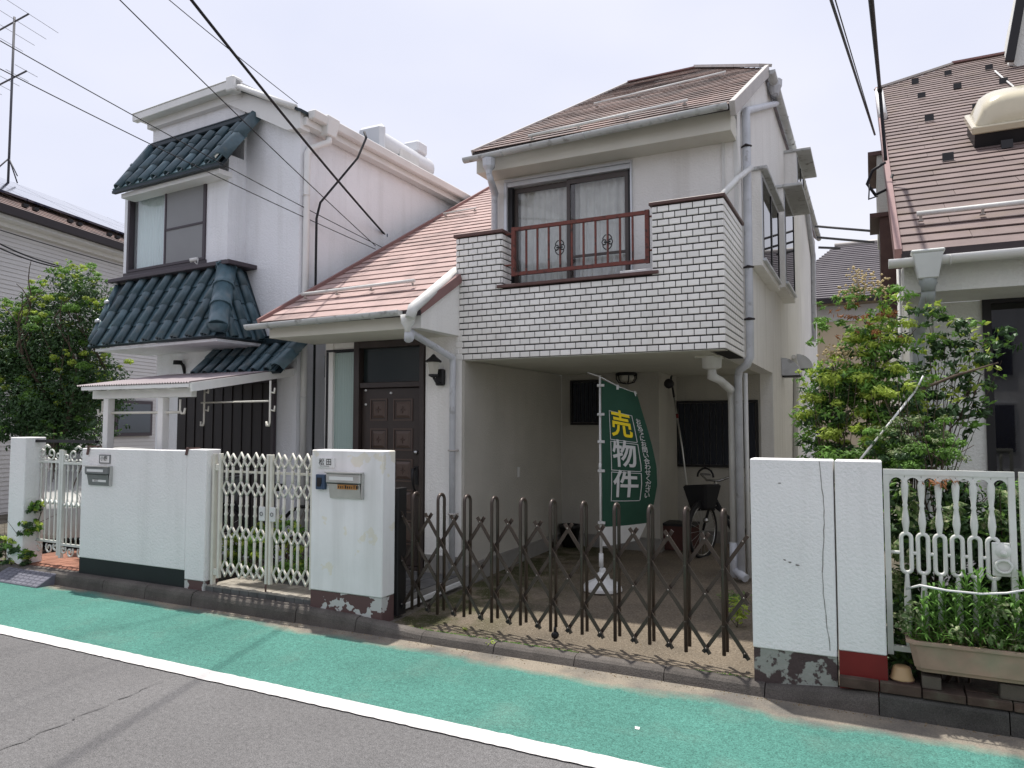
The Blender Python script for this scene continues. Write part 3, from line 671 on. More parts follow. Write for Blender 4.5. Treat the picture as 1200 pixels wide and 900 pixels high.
def curtain(name, x0, x1, y, z0, z1, mat_, parent, amp=.025, per=.075, seed=1):
    r = random.Random(seed); n = int((x1-x0)/.012); vs = []; ph = 0
    for i in range(n+1):
        x = x0+(x1-x0)*i/n; ph += .012/per*2*math.pi*r.uniform(.6,1.4); o = amp*math.sin(ph)
        vs += [(x,y+o,z0),(x+.004*math.sin(ph),y+o*.8,(z0+z1)/2),(x,y+o*.6,z1)]
    return MB().add(vs, [(3*i+j,3*i+3+j,3*i+4+j,3*i+1+j) for i in range(n) for j in range(2)], True).build(name, mat_, parent)
curtain('curtain', wx0+.05, wx1-.03, YU+.125, wz0+.01, wz1-.03, m_curtain, Wn, seed=4)
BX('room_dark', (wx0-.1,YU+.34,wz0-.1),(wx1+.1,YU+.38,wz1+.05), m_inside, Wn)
# upper roof
roofU = part_empty('upper_roof', (-2.3, 8.5, 5.3), H)
def xlU(y): return -3.63+.23*(y-6.48)/4.6
def xrU(y): return -1.03 if y <= 9.02 else -1.03-1.24*(y-9.02)/2.13
pl = [(-3.63,6.47),(-1.03,6.47),(-1.03,9.02),(-2.27,11.15),(-3.40,11.10)]
nU = Vector((0,-.575,1)).normalized()
MB().prism([(x,y,zup(y)-.045) for x,y in pl], nU*.042).build('roof_deck', m_dark, roofU)
shingles(roofU, m_slateup, 6.455, zup(6.455), .575, 11.12, xlU, xrU, w=.91, th_=.010, seed=5)
MB().bar((-1.025,6.45,zup(6.45)-.028),(-1.025,9.05,zup(9.05)-.028),.05,.13).build('verge_board', m_flashg, roofU, .004)
a, b = Vector((-1.04,9.02,zup(9.02)+.045)), Vector((-2.27,11.15,zup(11.15)+.045)); m = MB()
for i in range(3): m.bar(a.lerp(b,i/3), a.lerp(b,(i+1)/3-.004), .16, .035)
m.build('hip_cap', m_flashg, roofU); MB().bar(b+Vector((0,0,-.03)),(-3.38,11.12,zup(11.12)+.012),.14,.02).build('ridge_cap', m_flash, roofU)
MB().bar((xlU(6.46),6.46,zup(6.46)+.006),(xlU(11.1),11.1,zup(11.1)+.006),.03,.06).build('verge_trim', m_flashg, roofU)
m = MB(); m.prism([(-1.0,9.0,5.85),(-1.0,18,5.85),(-2.27,18,7.15),(-2.27,11.15,7.15)],(0,0,-.05)); m.build('roof_slope', m_slateup, roofU)
def UP(u,v,off=0): return oP(u,v,Vector((0,6.48,4.405))+nU*off, nU)
a, b = UP(624,166,.02), UP(803,126,.02); snow_guard([a,a.lerp(b,.315),a.lerp(b,.63),b],.06, roofU, .015, nrm=nU)
a, b = UP(700,127,.02), UP(848,91,.02); snow_guard([a,a.lerp(b,.33),a.lerp(b,.66),b],.06, roofU, .014, nrm=nU)
gutter('gutter', (-3.70,6.40,4.325),(-1.06,6.40,4.385),.045, m_gutter, H, .7)
c = oY(573,192,6.42)
MB().lathe([(0,-.11),(.03,-.11),(.035,-.07),(.065,-.03),(.07,.05),(0,.05)], c, 8, 'z', False).build('rain_hopper', m_pvc, H)
MB().tube([c+Vector((0,0,-.1)),c+Vector((.0,.04,-.16)),(-3.545,6.79,4.06),(-3.545,6.79,4.0),(-3.545,6.79,2.9)],.030,10).build('downpipe', m_pvc, H)
# right hand downpipes
XP = -1.02
h0 = oX(908,104,XP+.04); m = MB(); m.lathe([(.09,.10),(.085,.02),(.05,-.06),(.045,-.07),(0,-.07)], h0, 8, 'z', False); m.build('rain_hopper', m_pvc, H)
p1 = oX(910,122,XP); p2 = oX(874,127,XP); 
MB().tube([h0+Vector((0,0,-.05)),Vector((XP,p1.y,p1.z+.10)),Vector((XP,p1.y-.02,p1.z)),Vector((XP,p2.y+.06,p2.z+.0)),Vector((XP,p2.y,p2.z-.06)),Vector((XP,p2.y,2.24)),Vector((XP-.03,p2.y,2.17)),Vector((-1.13,p2.y+.05,2.12)),Vector((-1.15,7.3,2.05)),Vector((-1.15,7.32,.12))],.037,10).build('downpipe', m_pvc, H)
for z in (4.28,3.1,2.6): MB().tube([(XP-.045,p2.y,z),(XP,p2.y-.05,z),(XP+.045,p2.y,z)],.010,5).build('pipe_clip', m_dark, H)
f0 = oZ(834,418,2.21)
MB().lathe([(.10,0),(.09,-.02),(.085,-.10),(.05,-.115),(0,-.115)], f0, 12).build('floor_drain', m_pvcw, H)
MB().tube([f0+Vector((0,0,-.10)),f0+Vector((0,.0,-.18)),f0+Vector((.05,.12,-.21)),(-1.22,7.32,1.93),(-1.22,7.34,1.84),(-1.22,7.34,.45)],.036,10).build('drain_pipe', m_pvcw, H)
MB().tube([(-1.22,7.34,.46),(-1.22,7.34,.13)],.044,10).tube([(-1.22,7.34,.20),(-1.10,7.25,.14)],.04,8).build('pipe_boot', m_pvc, H)
MB().tube([(-1.10,7.42,2.1),(-1.10,7.42,.12)],.022,8).build('conduit', m_pvcw, H)
gutter('side_gutter', (-.985,9.02,5.84),(-.985,18,5.86),.055, m_gutter, H, .9)
# bay windows on the side wall
def bay(y0, y1, x1, z0, z1, hood, n):
    Bq = part_empty('bay_window', (-1.0,(y0+y1)/2,z0), H); xw = -1.069
    MB().box((xw,y0,z0),(x1-.02,y0+.06,z1)).box((xw,y1-.06,z0),(x1-.02,y1,z1)).box((xw,y0+.06,z0),(x1-.02,y1-.06,z0+.06)).build('bay_wall', m_cream, Bq)
    MB().box((xw,y0-.03,z1+.001),(x1+hood,y1+.03,z1+.04)).build('hood', m_gutter, Bq, .006)
    MB().box((x1-.03,y0+.06,z0+.06),(x1-.012,y0+.09,z1)).box((x1-.03,y1-.09,z0+.06),(x1-.012,y1-.06,z1)).box((x1-.03,y0+.09,z1-.05),(x1-.012,y1-.09,z1)).box((x1-.03,y0+.09,z0+.061),(x1+.012,y1-.09,z0+.09)).build('window_frame', m_alu, Bq)
    for k in range(n):
        a = y0+.09+(y1-y0-.18)*k/n; b = y0+.09+(y1-y0-.18)*(k+1)/n
        MB().box((x1-.025,a,z0+.09),(x1-.008,a+.035,z1-.05)).box((x1-.025,b-.035,z0+.09),(x1-.008,b,z1-.05)).build('sash_frame', m_black, Bq)
        BX('pane', (x1-.02,a+.035,z0+.09),(x1-.016,b-.035,z1-.05), m_panedark, Bq)
    return Bq
bay(7.72,9.35,-.94,3.22,4.20,.05,2); bay(9.55,10.9,-.90,3.30,4.55,.20,1); bay(11.3,12.6,-.88,5.05,5.6,.18,2)
a = oX(846,229,XB-.02); b2 = oX(880,197,-.98)
MB().tube([a, a.lerp(b2,.5)+Vector((0,0,.02)), b2],.028,8).build('handrail', m_pvcw, H)
# quarter round vent hoods on the side wall
for u, v, r in ((916,440,.24),(934,432,.24)):
    p = oX(u,v,-1.068); m = MB(); n = 7; pr = [(0,0)]+[(r*math.sin(t),r*math.cos(t)) for t in [math.pi/2*i/n for i in range(n+1)]]
    vs = [(-1.068+x,p.y,p.z+z) for x,z in pr]+[(-1.068+x,p.y+.26,p.z+z) for x,z in pr]; k = len(pr)
    m.add(vs, [tuple(range(k-1,-1,-1)),tuple(range(k,2*k))]+[(i,(i+1)%k,(i+1)%k+k,i+k) for i in range(1,k)])
    h_ = m.build('vent_hood', m_pvc, H); BX('hood_opening', (-1.06,p.y+.01,p.z-.02),(-1.068+r-.01,p.y+.25,p.z-.002), m_black, H)
MB().tube([oX(930,418,-1.04),oX(933,430,-1.03),oX(932,540,-1.03)],.035,8).build('vent_pipe', m_pvcw, H)
MB().tube([oX(945,240,-1.02),oX(953,300,-1.02),oX(954,400,-1.02)],.04,8).build('downpipe', m_pvc, H)
MB().box((-1.068,9.42,.06),(-1.055,18,.35)).build('base_band', m_mortar, H)
# porch platform
pf = part_empty('porch_step', (-4.3,5.5,.06), H)
BX('step_body', (-5.1,5.02,.064),(-3.515,YF-.002,.168), m_mortar, pf)
tm = MB().box((-.094,-.094,0),(.094,.094,.008)).mesh('tile', m_steptd)
for i in range(8):
    for j in range(5): inst('floor_tile', tm, (-3.62-i*.195,5.13+j*.195,.168), pf)
MB().bar((-3.49,4.98,.10),(-3.49,YF-.06,.115),.03,.035).build('edge_strip', m_pvcw, pf)
# cables at the porch roof edge
# ================================================================== left house
K = 1.08
LO = Vector((-6.11*K, 5.60*K, 0)); LX = Vector((.9975,-.07,0)); LY = Vector((.07,.9975,0)); LZ = Vector((0,0,1))
def LF(x, y, z): return LO+LX*x+LY*y+LZ*z
def oF(u, v, d):
    q = oP(u, v, LO+LY*d, LY); return Vector(((q-LO).dot(LX), d, q.z))
LM = Matrix.Translation(LO) @ Matrix((LX, LY, LZ)).transposed().to_4x4()
def lbox(m, a, b):
    x0,y0,z0 = a; x1,y1,z1 = b
    return m.hexa([LF(x0,y0,z0),LF(x1,y0,z0),LF(x1,y1,z0),LF(x0,y1,z0)],[LF(x0,y0,z1),LF(x1,y0,z1),LF(x1,y1,z1),LF(x0,y1,z1)])
LH = thing('house', LF(-.5,2,.1), 'pale stucco house with blue glazed tile hoods and rooftop water tank', 'house')
D0 = .25
xr_ = oF(350,300,D0).x; CR = LF(xr_, D0, 0)
xbl, xbr = oF(146,260,0).x, oF(267,250,0).x
zs = oF(200,318,-.05).z                       # bay sill height
wt, wb_ = oF(242,204,0).z, oF(242,304,0).z; wxl, wxr = oF(151,260,0).x, oF(242,260,0).x
zg = oF(272,100,.06).z; zbt = oF(200,205,-.26).z+.20
# front block (upper floor) with window opening
FB = part_empty('front_block', LF(-.9,0,3.3), LH)
m = MB(); lbox(m,(xbl,0,zs),(wxl,.12,zbt)); lbox(m,(wxr,0,zs),(xbr,.12,zbt)); lbox(m,(wxl,0,zs),(wxr,.12,wb_)); lbox(m,(wxl,0,wt),(wxr,.12,zbt)); lbox(m,(xbl,.121,zs),(xbr,D0+.9,zbt)); 
m.build('wall', m_left, FB)
mxl = oF(182,160,D0).x
m = MB(); lbox(m,(mxl,.22,zbt+.001),(xbr-.01,D0+.9,zg-.12)); m.build('wall', m_left, FB)
m = MB(); lbox(m,(mxl-.02,.145,zg-.135),(xbr+.02,D0+.9,zg-.04)); m.build('fascia', m_gutterw, FB)
m = MB(); lbox(m,(mxl-.10,.09,zg-.039),(xbr+.06,D0+.95,zg+.03)); m.build('flat_roof', m_gutterw, FB)
m = MB(); lbox(m,(mxl-.14,.01,zg-.055),(xbr+.07,.088,zg+.036)); lbox(m,(mxl-.14,.0,zg+.037),(xbr+.07,.12,zg+.048)); m.build('gutter', m_gutterw, FB, .012)
m = MB(); lbox(m,(xbr-.06,-.03,zg-.11),(xbr+.07,.11,zg+.07)); m.build('rain_hopper', m_gutterw, FB, .015)
# bay window
BW = part_empty('bay_window', LF((wxl+wxr)/2,0,wb_), LH)
m = MB(); f = .045
lbox(m,(wxl,-.02,wb_),(wxl+f,.06,wt)); lbox(m,(wxr-f,-.02,wb_),(wxr,.06,wt)); lbox(m,(wxl+f,-.02,wb_),(wxr-f,.06,wb_+.03)); lbox(m,(wxl+f,-.02,wt-f),(wxr-f,.06,wt)); m.build('frame', m_purple, BW)
xm_ = oF(195,260,0).x
m = MB(); lbox(m,(xm_-.05,.0,wb_+.03),(xm_-.01,.03,wt-f)); m.build('sash_frame', m_alu, BW)
m = MB(); lbox(m,(xm_-.008,-.012,wb_+.03),(wxr-f,-.004,wt-f)); m.build('insect_screen', m_screen, BW)
zc = oF(220,265,0).z
m = MB(); lbox(m,(xm_-.01,-.022,zc-.012),(wxr-f,-.013,zc+.012)); lbox(m,(xm_-.01,-.022,wb_+.03),(xm_+.02,-.013,wt-f)); m.build('screen_rail', m_purple, BW)
m = MB(); lbox(m,(wxl+f,.035,wb_+.03),(wxr-f,.04,wt-f)); m.build('pane', m_pane, BW)
c_ = curtain('curtain', 0, wxr-wxl-.1, 0, wb_+.02, wt-.03, m_curtg, BW, .02, .06, 8)
c_.location = LF((wxl+wxr)/2,.09,wb_+.02)-wl(BW); c_.rotation_euler = (0,0,math.atan2(LX.y,LX.x))
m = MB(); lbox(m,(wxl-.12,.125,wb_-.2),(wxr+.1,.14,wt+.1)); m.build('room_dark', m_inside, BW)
m = MB(); lbox(m,(xbl+.02,-.012,zs+.0),(wxr+.02,-.001,wb_-.002)); m.build('panel', m_purple, BW)
# bay sill
m = MB(); a = oF(140,329,-.16); lbox(m,(xbl-.09,-.15,zs-.05),(xbr+.22,.26,zs)); m.build('bay_sill', m_purple, LH, .006)
# security camera on the sill
p = oF(228,307,-.10); P0 = LF(p.x,-.10,p.z)
cm = part_empty('camera_unit', P0, LH)
MB().tube([P0+Vector((-.05,-.02,.02)),P0+Vector((.03,.02,.035))],.026,8).build('camera_body', m_plasticw, cm)
MB().tube([P0+Vector((.0,0,.0)),P0+Vector((.02,.03,-.03)),P0+Vector((.05,.0,.03))],.007,5).build('camera_arm', m_plasticw, cm)
# main gable block
zE = oX(440,176, CR.x+.14).z                    # right eave height
MBk = part_empty('main_wall', LF(.4,D0,.1), LH)
pk = LF(xbr-.9,D0,zE+.75)
m = MB(); bl = LF(-1.62,D0,.06)
q0 = LF(xbr+.0,D0,.06)
front = [LF(oF(205,470,D0).x,D0,.06), LF(xr_,D0,.06), LF(xr_,D0,zE-.10), LF(xbr-.25,D0,zE+.62), LF(xbr-.25,D0,zs), LF(oF(205,470,D0).x,D0,zs)]
m.prism(front, LY*.1); m.build('wall', m_left, MBk)
m = MB(); cb = CR+Vector((.012*9,9,0)); c0 = CR+LY*.1
m.add([Vector((CR.x,CR.y,.06))+LY*.1,Vector((cb.x,cb.y,.06)),Vector((cb.x,cb.y,zE-.02)),Vector((CR.x,CR.y,zE-.10))+LY*.1]+[q-Vector((.1,0,0)) for q in (Vector((CR.x,CR.y,.06))+LY*.1,Vector((cb.x,cb.y,.06)),Vector((cb.x,cb.y,zE-.02)),Vector((CR.x,CR.y,zE-.10))+LY*.1)],
      [(0,1,2,3),(7,6,5,4),(0,4,5,1),(1,5,6,2),(2,6,7,3),(3,7,4,0)]); m.build('wall', m_left, MBk)
# barge board, eave and roof
bg = part_empty('gable_roof', LF(.2,D0,zE), LH)
e0 = LF(xr_+.10,D0-.10,zE-.03); e1 = LF(xbr-.25,D0-.10,zE+.50)
m = MB(); m.prism([e0+Vector((0,0,-.16)),e0+Vector((0,0,.03)),e1+Vector((0,0,.10)),e1+Vector((0,0,-.13)),LF(xr_-.12,D0-.10,zE-.165)],LY*.14); m.build('barge_board', m_gutterw, bg)
m = MB(); m.add([e0+Vector((.05,-.05,.035)),e1+Vector((0,-.05,.115)),e1+LY*9+Vector((0,0,.115)),e0+LY*9+Vector((-.35,0,.035)),e0+Vector((.05,-.05,.0)),e1+Vector((0,-.05,.07)),e1+LY*9+Vector((0,0,.07)),e0+LY*9+Vector((-.35,0,.0))],
    [(0,3,2,1),(4,5,6,7),(0,1,5,4),(1,2,6,5),(2,3,7,6),(3,0,4,7)]); m.build('roof_slope', m_ceramicd, bg)
m = MB(); ex0 = Vector((CR.x+.02,CR.y-.06,0)); ex1 = Vector((cb.x+.02,cb.y,0))
m.hexa([ex0+Vector((0,0,zE-.14)),ex0+Vector((.12,0,zE-.14)),ex1+Vector((.12,0,zE-.14)),ex1+Vector((0,0,zE-.14))],[ex0+Vector((0,0,zE-.05)),ex0+Vector((.12,0,zE-.05)),ex1+Vector((.12,0,zE-.05)),ex1+Vector((0,0,zE-.05))]); m.build('eave_soffit', m_gutterw, bg)
m = MB(); m.hexa([ex0+Vector((.125,.02,zE-.07)),ex0+Vector((.20,.02,zE-.07)),ex1+Vector((.20,0,zE-.07)),ex1+Vector((.125,0,zE-.07))],[ex0+Vector((.11,.02,zE+.03)),ex0+Vector((.225,.02,zE+.03)),ex1+Vector((.225,0,zE+.03)),ex1+Vector((.11,0,zE+.03))]); m.build('gutter', m_gutterw, bg, .012)
hp = Vector((CR.x+.17, CR.y+.28, zE-.03))
MB().hexa([hp+Vector((-.06,-.08,-.14)),hp+Vector((.05,-.08,-.14)),hp+Vector((.05,.08,-.14)),hp+Vector((-.06,.08,-.14))],[hp+Vector((-.08,-.11,.08)),hp+Vector((.08,-.11,.08)),hp+Vector((.08,.11,.08)),hp+Vector((-.08,.11,.08))]).build('rain_hopper', m_gutterw, bg, .01)
dpx = CR.x+.05; dpy = CR.y+.06
MB().tube([hp+Vector((0,0,-.12)),hp+Vector((0,0,-.20)),(dpx,dpy+.05,zE-.34),(dpx,dpy,zE-.42),(dpx,dpy,.08)],.036,10).build('downpipe', m_gutterw, LH)
for z in (4.2,3.0,1.9): MB().tube([(dpx-.05,dpy,z),(dpx,dpy-.045,z),(dpx+.045,dpy,z)],.009,5).build('pipe_clip', m_gutterw, LH)
a = LF(xbr+.02,.05,zg-.04); b = LF(xr_+.06,D0-.14,zE+.04)
MB().tube([a,a+LX*.1+Vector((0,0,-.03)),b],.035,8).build('connecting_pipe', m_gutterw, LH)
# service cable running down the wall
cx, cy = dpx+.06, dpy+.10
cb0 = LF(xr_+.28,D0+.75,zE-.05)
MB().tube([cb0+Vector((0,0,.08)),cb0+Vector((.03,0,.0)),cb0+Vector((.02,-.15,-.3)),(cx,cy+.06,zE-.95),(cx,cy,zE-1.15),(cx,cy,.5)],.014,6).build('service_cable', m_cable, LH)
# --- barrel tiles
def barrel_mesh(pitch, ln, r=.058, name='roof_tile', mt=None):
    m = MB(); n = 8; vs = []
    for t, rr_ in ((0,r),(ln,r*.93)):
        for i in range(n+1):
            a = math.pi*i/n; vs.append((-math.cos(a)*rr_, t, math.sin(a)*rr_*.95+.012))
        for i in range(n+1):
            a = math.pi*(n-i)/n; vs.append((-math.cos(a)*(rr_-.012), t, math.sin(a)*(rr_-.012)*.95+.010))
    k = 2*(n+1); m.add(vs, [(i,(i+1)%k,(i+1)%k+k,i+k) for i in range(k)]+[(i,i+1,k-2-i,k-1-i) for i in range(n)], True)
    w = pitch/2+.004
    m.add([(-w,0,.012),(-.03,0,.002),(.03,0,.002),(w,0,.012),(-w,ln,.006),(-.03,ln,0),(.03,ln,0),(w,ln,.006),
           (-w,0,-.004),(w,0,-.004),(-w,ln,-.004),(w,ln,-.004)],[(0,1,5,4),(1,2,6,5),(2,3,7,6),(0,8,9,3),(8,10,11,9),(0,4,10,8),(3,9,11,7)])
    return m.mesh(name, mt or m_ceramic)
def tile_roof(parent, O3, ax, up, nn, ncol, nrow, pitch, expo, mesh, x0=0, shear=0):
    """O3 lower left corner, ax along eave, up along the slope"""
    for j in range(nrow):
        for i in range(ncol):
            p = O3+ax*(x0+i*pitch+shear*j)+up*(j*expo)+nn*(.012*0+.004)
            tilt = Matrix.Rotation(R_(-1.7), 4, 'X')
            M4 = Matrix.Translation(p) @ Matrix((ax,up,nn)).transposed().to_4x4() @ tilt
            instM('roof_tile', mesh, M4, parent)
def deck(parent, pts, nn, m=None): MB().prism(pts, nn*-.03).build('roof_deck', m or m_ceramicd, parent)
def endcap_tube(parent, pts, r, name, collars=(), mt=None):
    m = MB(); m.tube(pts, r, 10)
    for c in collars:
        p = Vector(pts[0]).lerp(Vector(pts[-1]), c); d = (Vector(pts[-1])-Vector(pts[0])).normalized()
        m.tube([p-d*.014,p+d*.014], r*1.16, 10)
    return m.build(name, mt or m_ceramic, parent)
# upper hood
UH = part_empty('window_hood', LF(-.9,0,4.5), LH)
zr, ze = oF(230,155,.22).z-.05, oF(200,205,-.26).z; run = .48; ed = -.26
L = Vector((0,.22-ed,zr-ze)); sl_ = L.length; upv = (LY*L.y+LZ*L.z).normalized(); nn = LX.cross(upv).normalized()
pitch = .208; mesh_u = barrel_mesh(pitch, .30); x0u = oF(134,217,ed).x; x1u = oF(256,188,ed).x
ncol = 8
O3 = LF(x0u+pitch*.5,ed,ze)
deck(UH, [LF(x0u-.08,ed+.02,ze-.01),LF(x1u+.03,ed+.02,ze-.01),LF(x1u+.03,.218,zr-.02),LF(x0u+.25,.218,zr-.02)], nn)
tile_roof(UH, O3, LX, upv, nn, ncol, 3, (x1u-x0u)/ncol, sl_/3, barrel_mesh((x1u-x0u)/ncol,sl_/3+.05,.062))
m = MB(); lbox(m,(x0u+.10,.10,zr-.06),(x1u+.05,.218,zr+.0)); lbox(m,(x0u+.12,.12,zr+.002),(x1u+.04,.217,zr+.035)); m.build('ridge_tile', m_ceramicd, UH, .012)
endcap_tube(UH, [LF(x0u-.02,ed+.10,ze+.10),LF(x0u+.16,.14,zr-.03)],.062,'hip_tile',(.45,))
vp0, vp1 = LF(x1u+.05,ed-.01,ze+.03), LF(x1u+.05,.20,zr+.0)
for k in range(2):
    a, b = vp0.lerp(vp1,k*.5+.0), vp0.lerp(vp1,k*.5+.56); n_ = nn*.012*(1-k)
    mm = MB(); prf = [(-.09,.0),(-.07,.055),(0,.075),(.065,.055),(.088,-.035)]
    mm.add([a+LX*x*1.0+nn*(z+.012) for x,z in prf]+[b+LX*x*.93+nn*z for x,z in prf]+[a+LX*(x*.9)+nn*(z-.012) for x,z in prf], [(i,i+1,i+6,i+5) for i in range(4)]+[(i,i+1,i+11,i+10) for i in range(4)], True); mm.build('verge_tile', m_ceramic, UH)
m = MB(); lbox(m,(x0u+.04,ed+.07,ze-.09),(x1u-.08,0-.002,ze-.035)); m.build('hood_soffit', m_gutterw, UH); m = MB(); lbox(m,(x0u-.05,ed+.0,ze-.034),(x1u+.02,ed+.05,ze-.0)); m.build('eave_board', m_ceramicd, UH)
# lower skirt roof
SK = part_empty('skirt_roof', LF(-.9,-.2,2.6), LH)
dB = -.50; zt_ = zs-.06; zb_ = oF(200,398,dB).z; dT = -.04
xl0, xh = oF(104,403,dB).x, oF(251,396,dB).x; xtop = xbr+.05
up2 = (LY*(dT-dB)+LZ*(zt_-zb_)); s2 = up2.length; up2.normalize(); n2 = LX.cross(up2).normalized()
deck(SK, [LF(xl0-.05,dB+.02,zb_),LF(xh,dB+.02,zb_),LF(xtop-.02,dT,zt_),LF(xbl-.0,dT,zt_)], n2)
ncl = 9; pt = (xh-xl0)/ncl; mesh_s = barrel_mesh(pt, s2/4+.045, .060)
mesh_cut = {}
for j in range(4):
    for i in range(ncl):
        x = xl0+pt*(i+.5); t = (j+.15)/4
        hipx = xh+(xtop-xh)*min(1,(j+.9)/4); leftx = xl0+(xbl-xl0)*t
        if x > hipx-.02: continue
        p = LF(x,dB,zb_)+up2*(j*s2/4)+n2*.004
        instM('roof_tile', mesh_s, Matrix.Translation(p) @ Matrix((LX,up2,n2)).transposed().to_4x4() @ Matrix.Rotation(R_(-1.7),4,'X'), SK)
# right return of the skirt
rb = [LF(xh,dB+.02,zb_),LF(xh,D0-.01,zb_),LF(xtop,D0-.01,zt_),LF(xtop,dT,zt_)]
n3 = (rb[1]-rb[0]).cross(rb[2]-rb[0]).normalized()
if n3.z < 0: n3 = -n3
MB().prism(rb, -n3*.03).build('roof_deck', m_ceramicd, SK)
up3 = (LX*(xtop-xh)+LZ*(zt_-zb_)); s3 = up3.length; up3.normalize(); ax3 = LY
p3 = (D0-dB-.12)/3.5; mesh_r = barrel_mesh(p3, s3/4+.05, .054)
for j in range(4):
    for i in range(3):
        y = dB+.12+p3*(i+.7)
        if i == 0 and j > 1: continue
        p = LF(xh,y,zb_)+up3*(j*s3/4)+n3*.004
        instM('roof_tile', mesh_r, Matrix.Translation(p) @ Matrix((ax3,up3,n3)).transposed().to_4x4() @ Matrix.Rotation(R_(-1.7),4,'X'), SK)
hv = (n2+n3).normalized()
ha, hb = LF(xh-.02,dB+.06,zb_+.085)+hv*.02, LF(xtop,dT-.0,zt_-.02)+hv*.02
for k in range(3):
    a, b = ha.lerp(hb,k/3), ha.lerp(hb,(k+1)/3+.03)
    MB().tube([a,a.lerp(b,.06),b],[.112,.112,.104],12).tube([b-(b-a)*.13,b-(b-a)*.05],.120,12).build('hip_tile', m_ceramic, SK)
MB().lathe([(.0,-.035),(.06,-.028),(.10,.01),(.111,.05)], ha-Vector((0,0,.02)), 12).build('hip_end', m_ceramic, SK)
la, lb = LF(xl0-.06,dB+.06,zb_+.08), LF(xbl-.02,dT,zt_)
for k in range(3):
    a, b = la.lerp(lb,k/3), la.lerp(lb,(k+1)/3); MB().tube([a,b],.04,8).build('verge_tile', m_ceramic, SK)
    MB().lathe([(0,.05),(.03,.035),(.036,0),(0,0)], b-(b-a)*.1+n2*.03, 8).build('knob', m_alu, SK)
m = MB(); lbox(m,(xl0+.04,dB+.06,zb_-.05),(xh-.04,D0-.002,zb_-.02)); m.build('skirt_soffit', m_left, SK)
# ground floor front below the block
gx = oF(185,430,D0).x
m = MB(); lbox(m,(gx-.02,D0+.0,.06),(oF(205,470,D0).x-.001,D0+.7,zs)); m.build('wall', m_left, MBk)
# small roof above the shutters
SR = part_empty('door_hood', LF(.2,.1,2.2), LH)
dr = D0; de = -.12; zR, zEv = oF(290,404,dr-.04).z, oF(265,438,de).z
xa, xb_ = oF(222,440,de).x, oF(322,430,de).x
up4 = (LY*(dr-de)+LZ*(zR-zEv)); s4 = up4.length; up4.normalize(); n4 = LX.cross(up4).normalized()
deck(SR, [LF(xa-.03,de+.02,zEv),LF(xb_+.05,de+.02,zEv),LF(xb_+.05,dr-.002,zR),LF(xa-.03,dr-.002,zR)], n4)
nc4 = 7; pt4 = (xb_-xa)/nc4; mesh4 = barrel_mesh(pt4, s4/2+.05, .055)
tile_roof(SR, LF(xa,de,zEv), LX, up4, n4, nc4, 2, pt4, s4/2, mesh4, x0=pt4*.5)
for k in range(2):
    a, b = LF(xb_+.05,de-.01,zEv+.03).lerp(LF(xb_+.05,dr,zR+.03),k*.5), LF(xb_+.05,de-.01,zEv+.03).lerp(LF(xb_+.05,dr,zR+.03),k*.5+.55)
    mm = MB(); mm.add([a+LX*x+n4*(z+.012) for x,z in prf]+[b+LX*x*.93+n4*z for x,z in prf]+[a+LX*(x*.9)+n4*(z-.012) for x,z in prf], [(i,i+1,i+6,i+5) for i in range(4)]+[(i,i+1,i+11,i+10) for i in range(4)], True); mm.build('verge_tile', m_ceramic, SR)
m = MB(); lbox(m,(oF(246,406,dr).x,dr-.10,zR-.02),(xb_+.02,dr-.002,zR+.05)); lbox(m,(oF(246,406,dr).x+.02,dr-.07,zR+.052),(xb_+.0,dr-.002,zR+.08)); m.build('ridge_tile', m_ceramicd, SR, .01)
# shutters
SH = part_empty('shutter', LF(-.4,D0,1.2), LH)
sx0, sx1 = oF(209,480,D0-.03).x, oF(320,480,D0-.03).x; n = 20; st = (sx1-sx0)/n
m = MB(); lbox(m,(sx0-.03,D0-.02,.3),(sx1+.02,D0-.001,zEv-.05)); m.build('shutter_backing', m_shut, SH)
for i in range(n):
    m = MB(); a = sx0+i*st; y = D0-.045 if i % 2 else D0-.034
    lbox(m,(a+.004,y,.34),(a+st-.004,D0-.021,zEv-.10)); m.build('slat', m_shut, SH)
m = MB(); lbox(m,(sx0-.05,D0-.07,zEv-.09),(sx1+.05,D0-.046,zEv-.03)); lbox(m,(sx1+.0,D0-.06,.3),(sx1+.04,D0-.021,zEv-.10)); m.build('shutter_frame', m_purple, SH)
# wall lamp under the skirt
wlp = oF(213,428,D0-.05); P0 = LF(wlp.x,D0-.05,wlp.z)
w_ = part_empty('wall_lamp', P0, LH)
MB().lathe([(.0,.0),(.05,.0),(.055,-.05),(.0,-.05)], P0+Vector((-.05,-.02,.06)), 8).build('lamp_head', m_black, w_); MB().tube([P0+Vector((-.03,0,.04)),P0+Vector((0,.02,.0)),P0+Vector((0,.05,-.1))],.02,6).build('lamp_arm', m_black, w_)
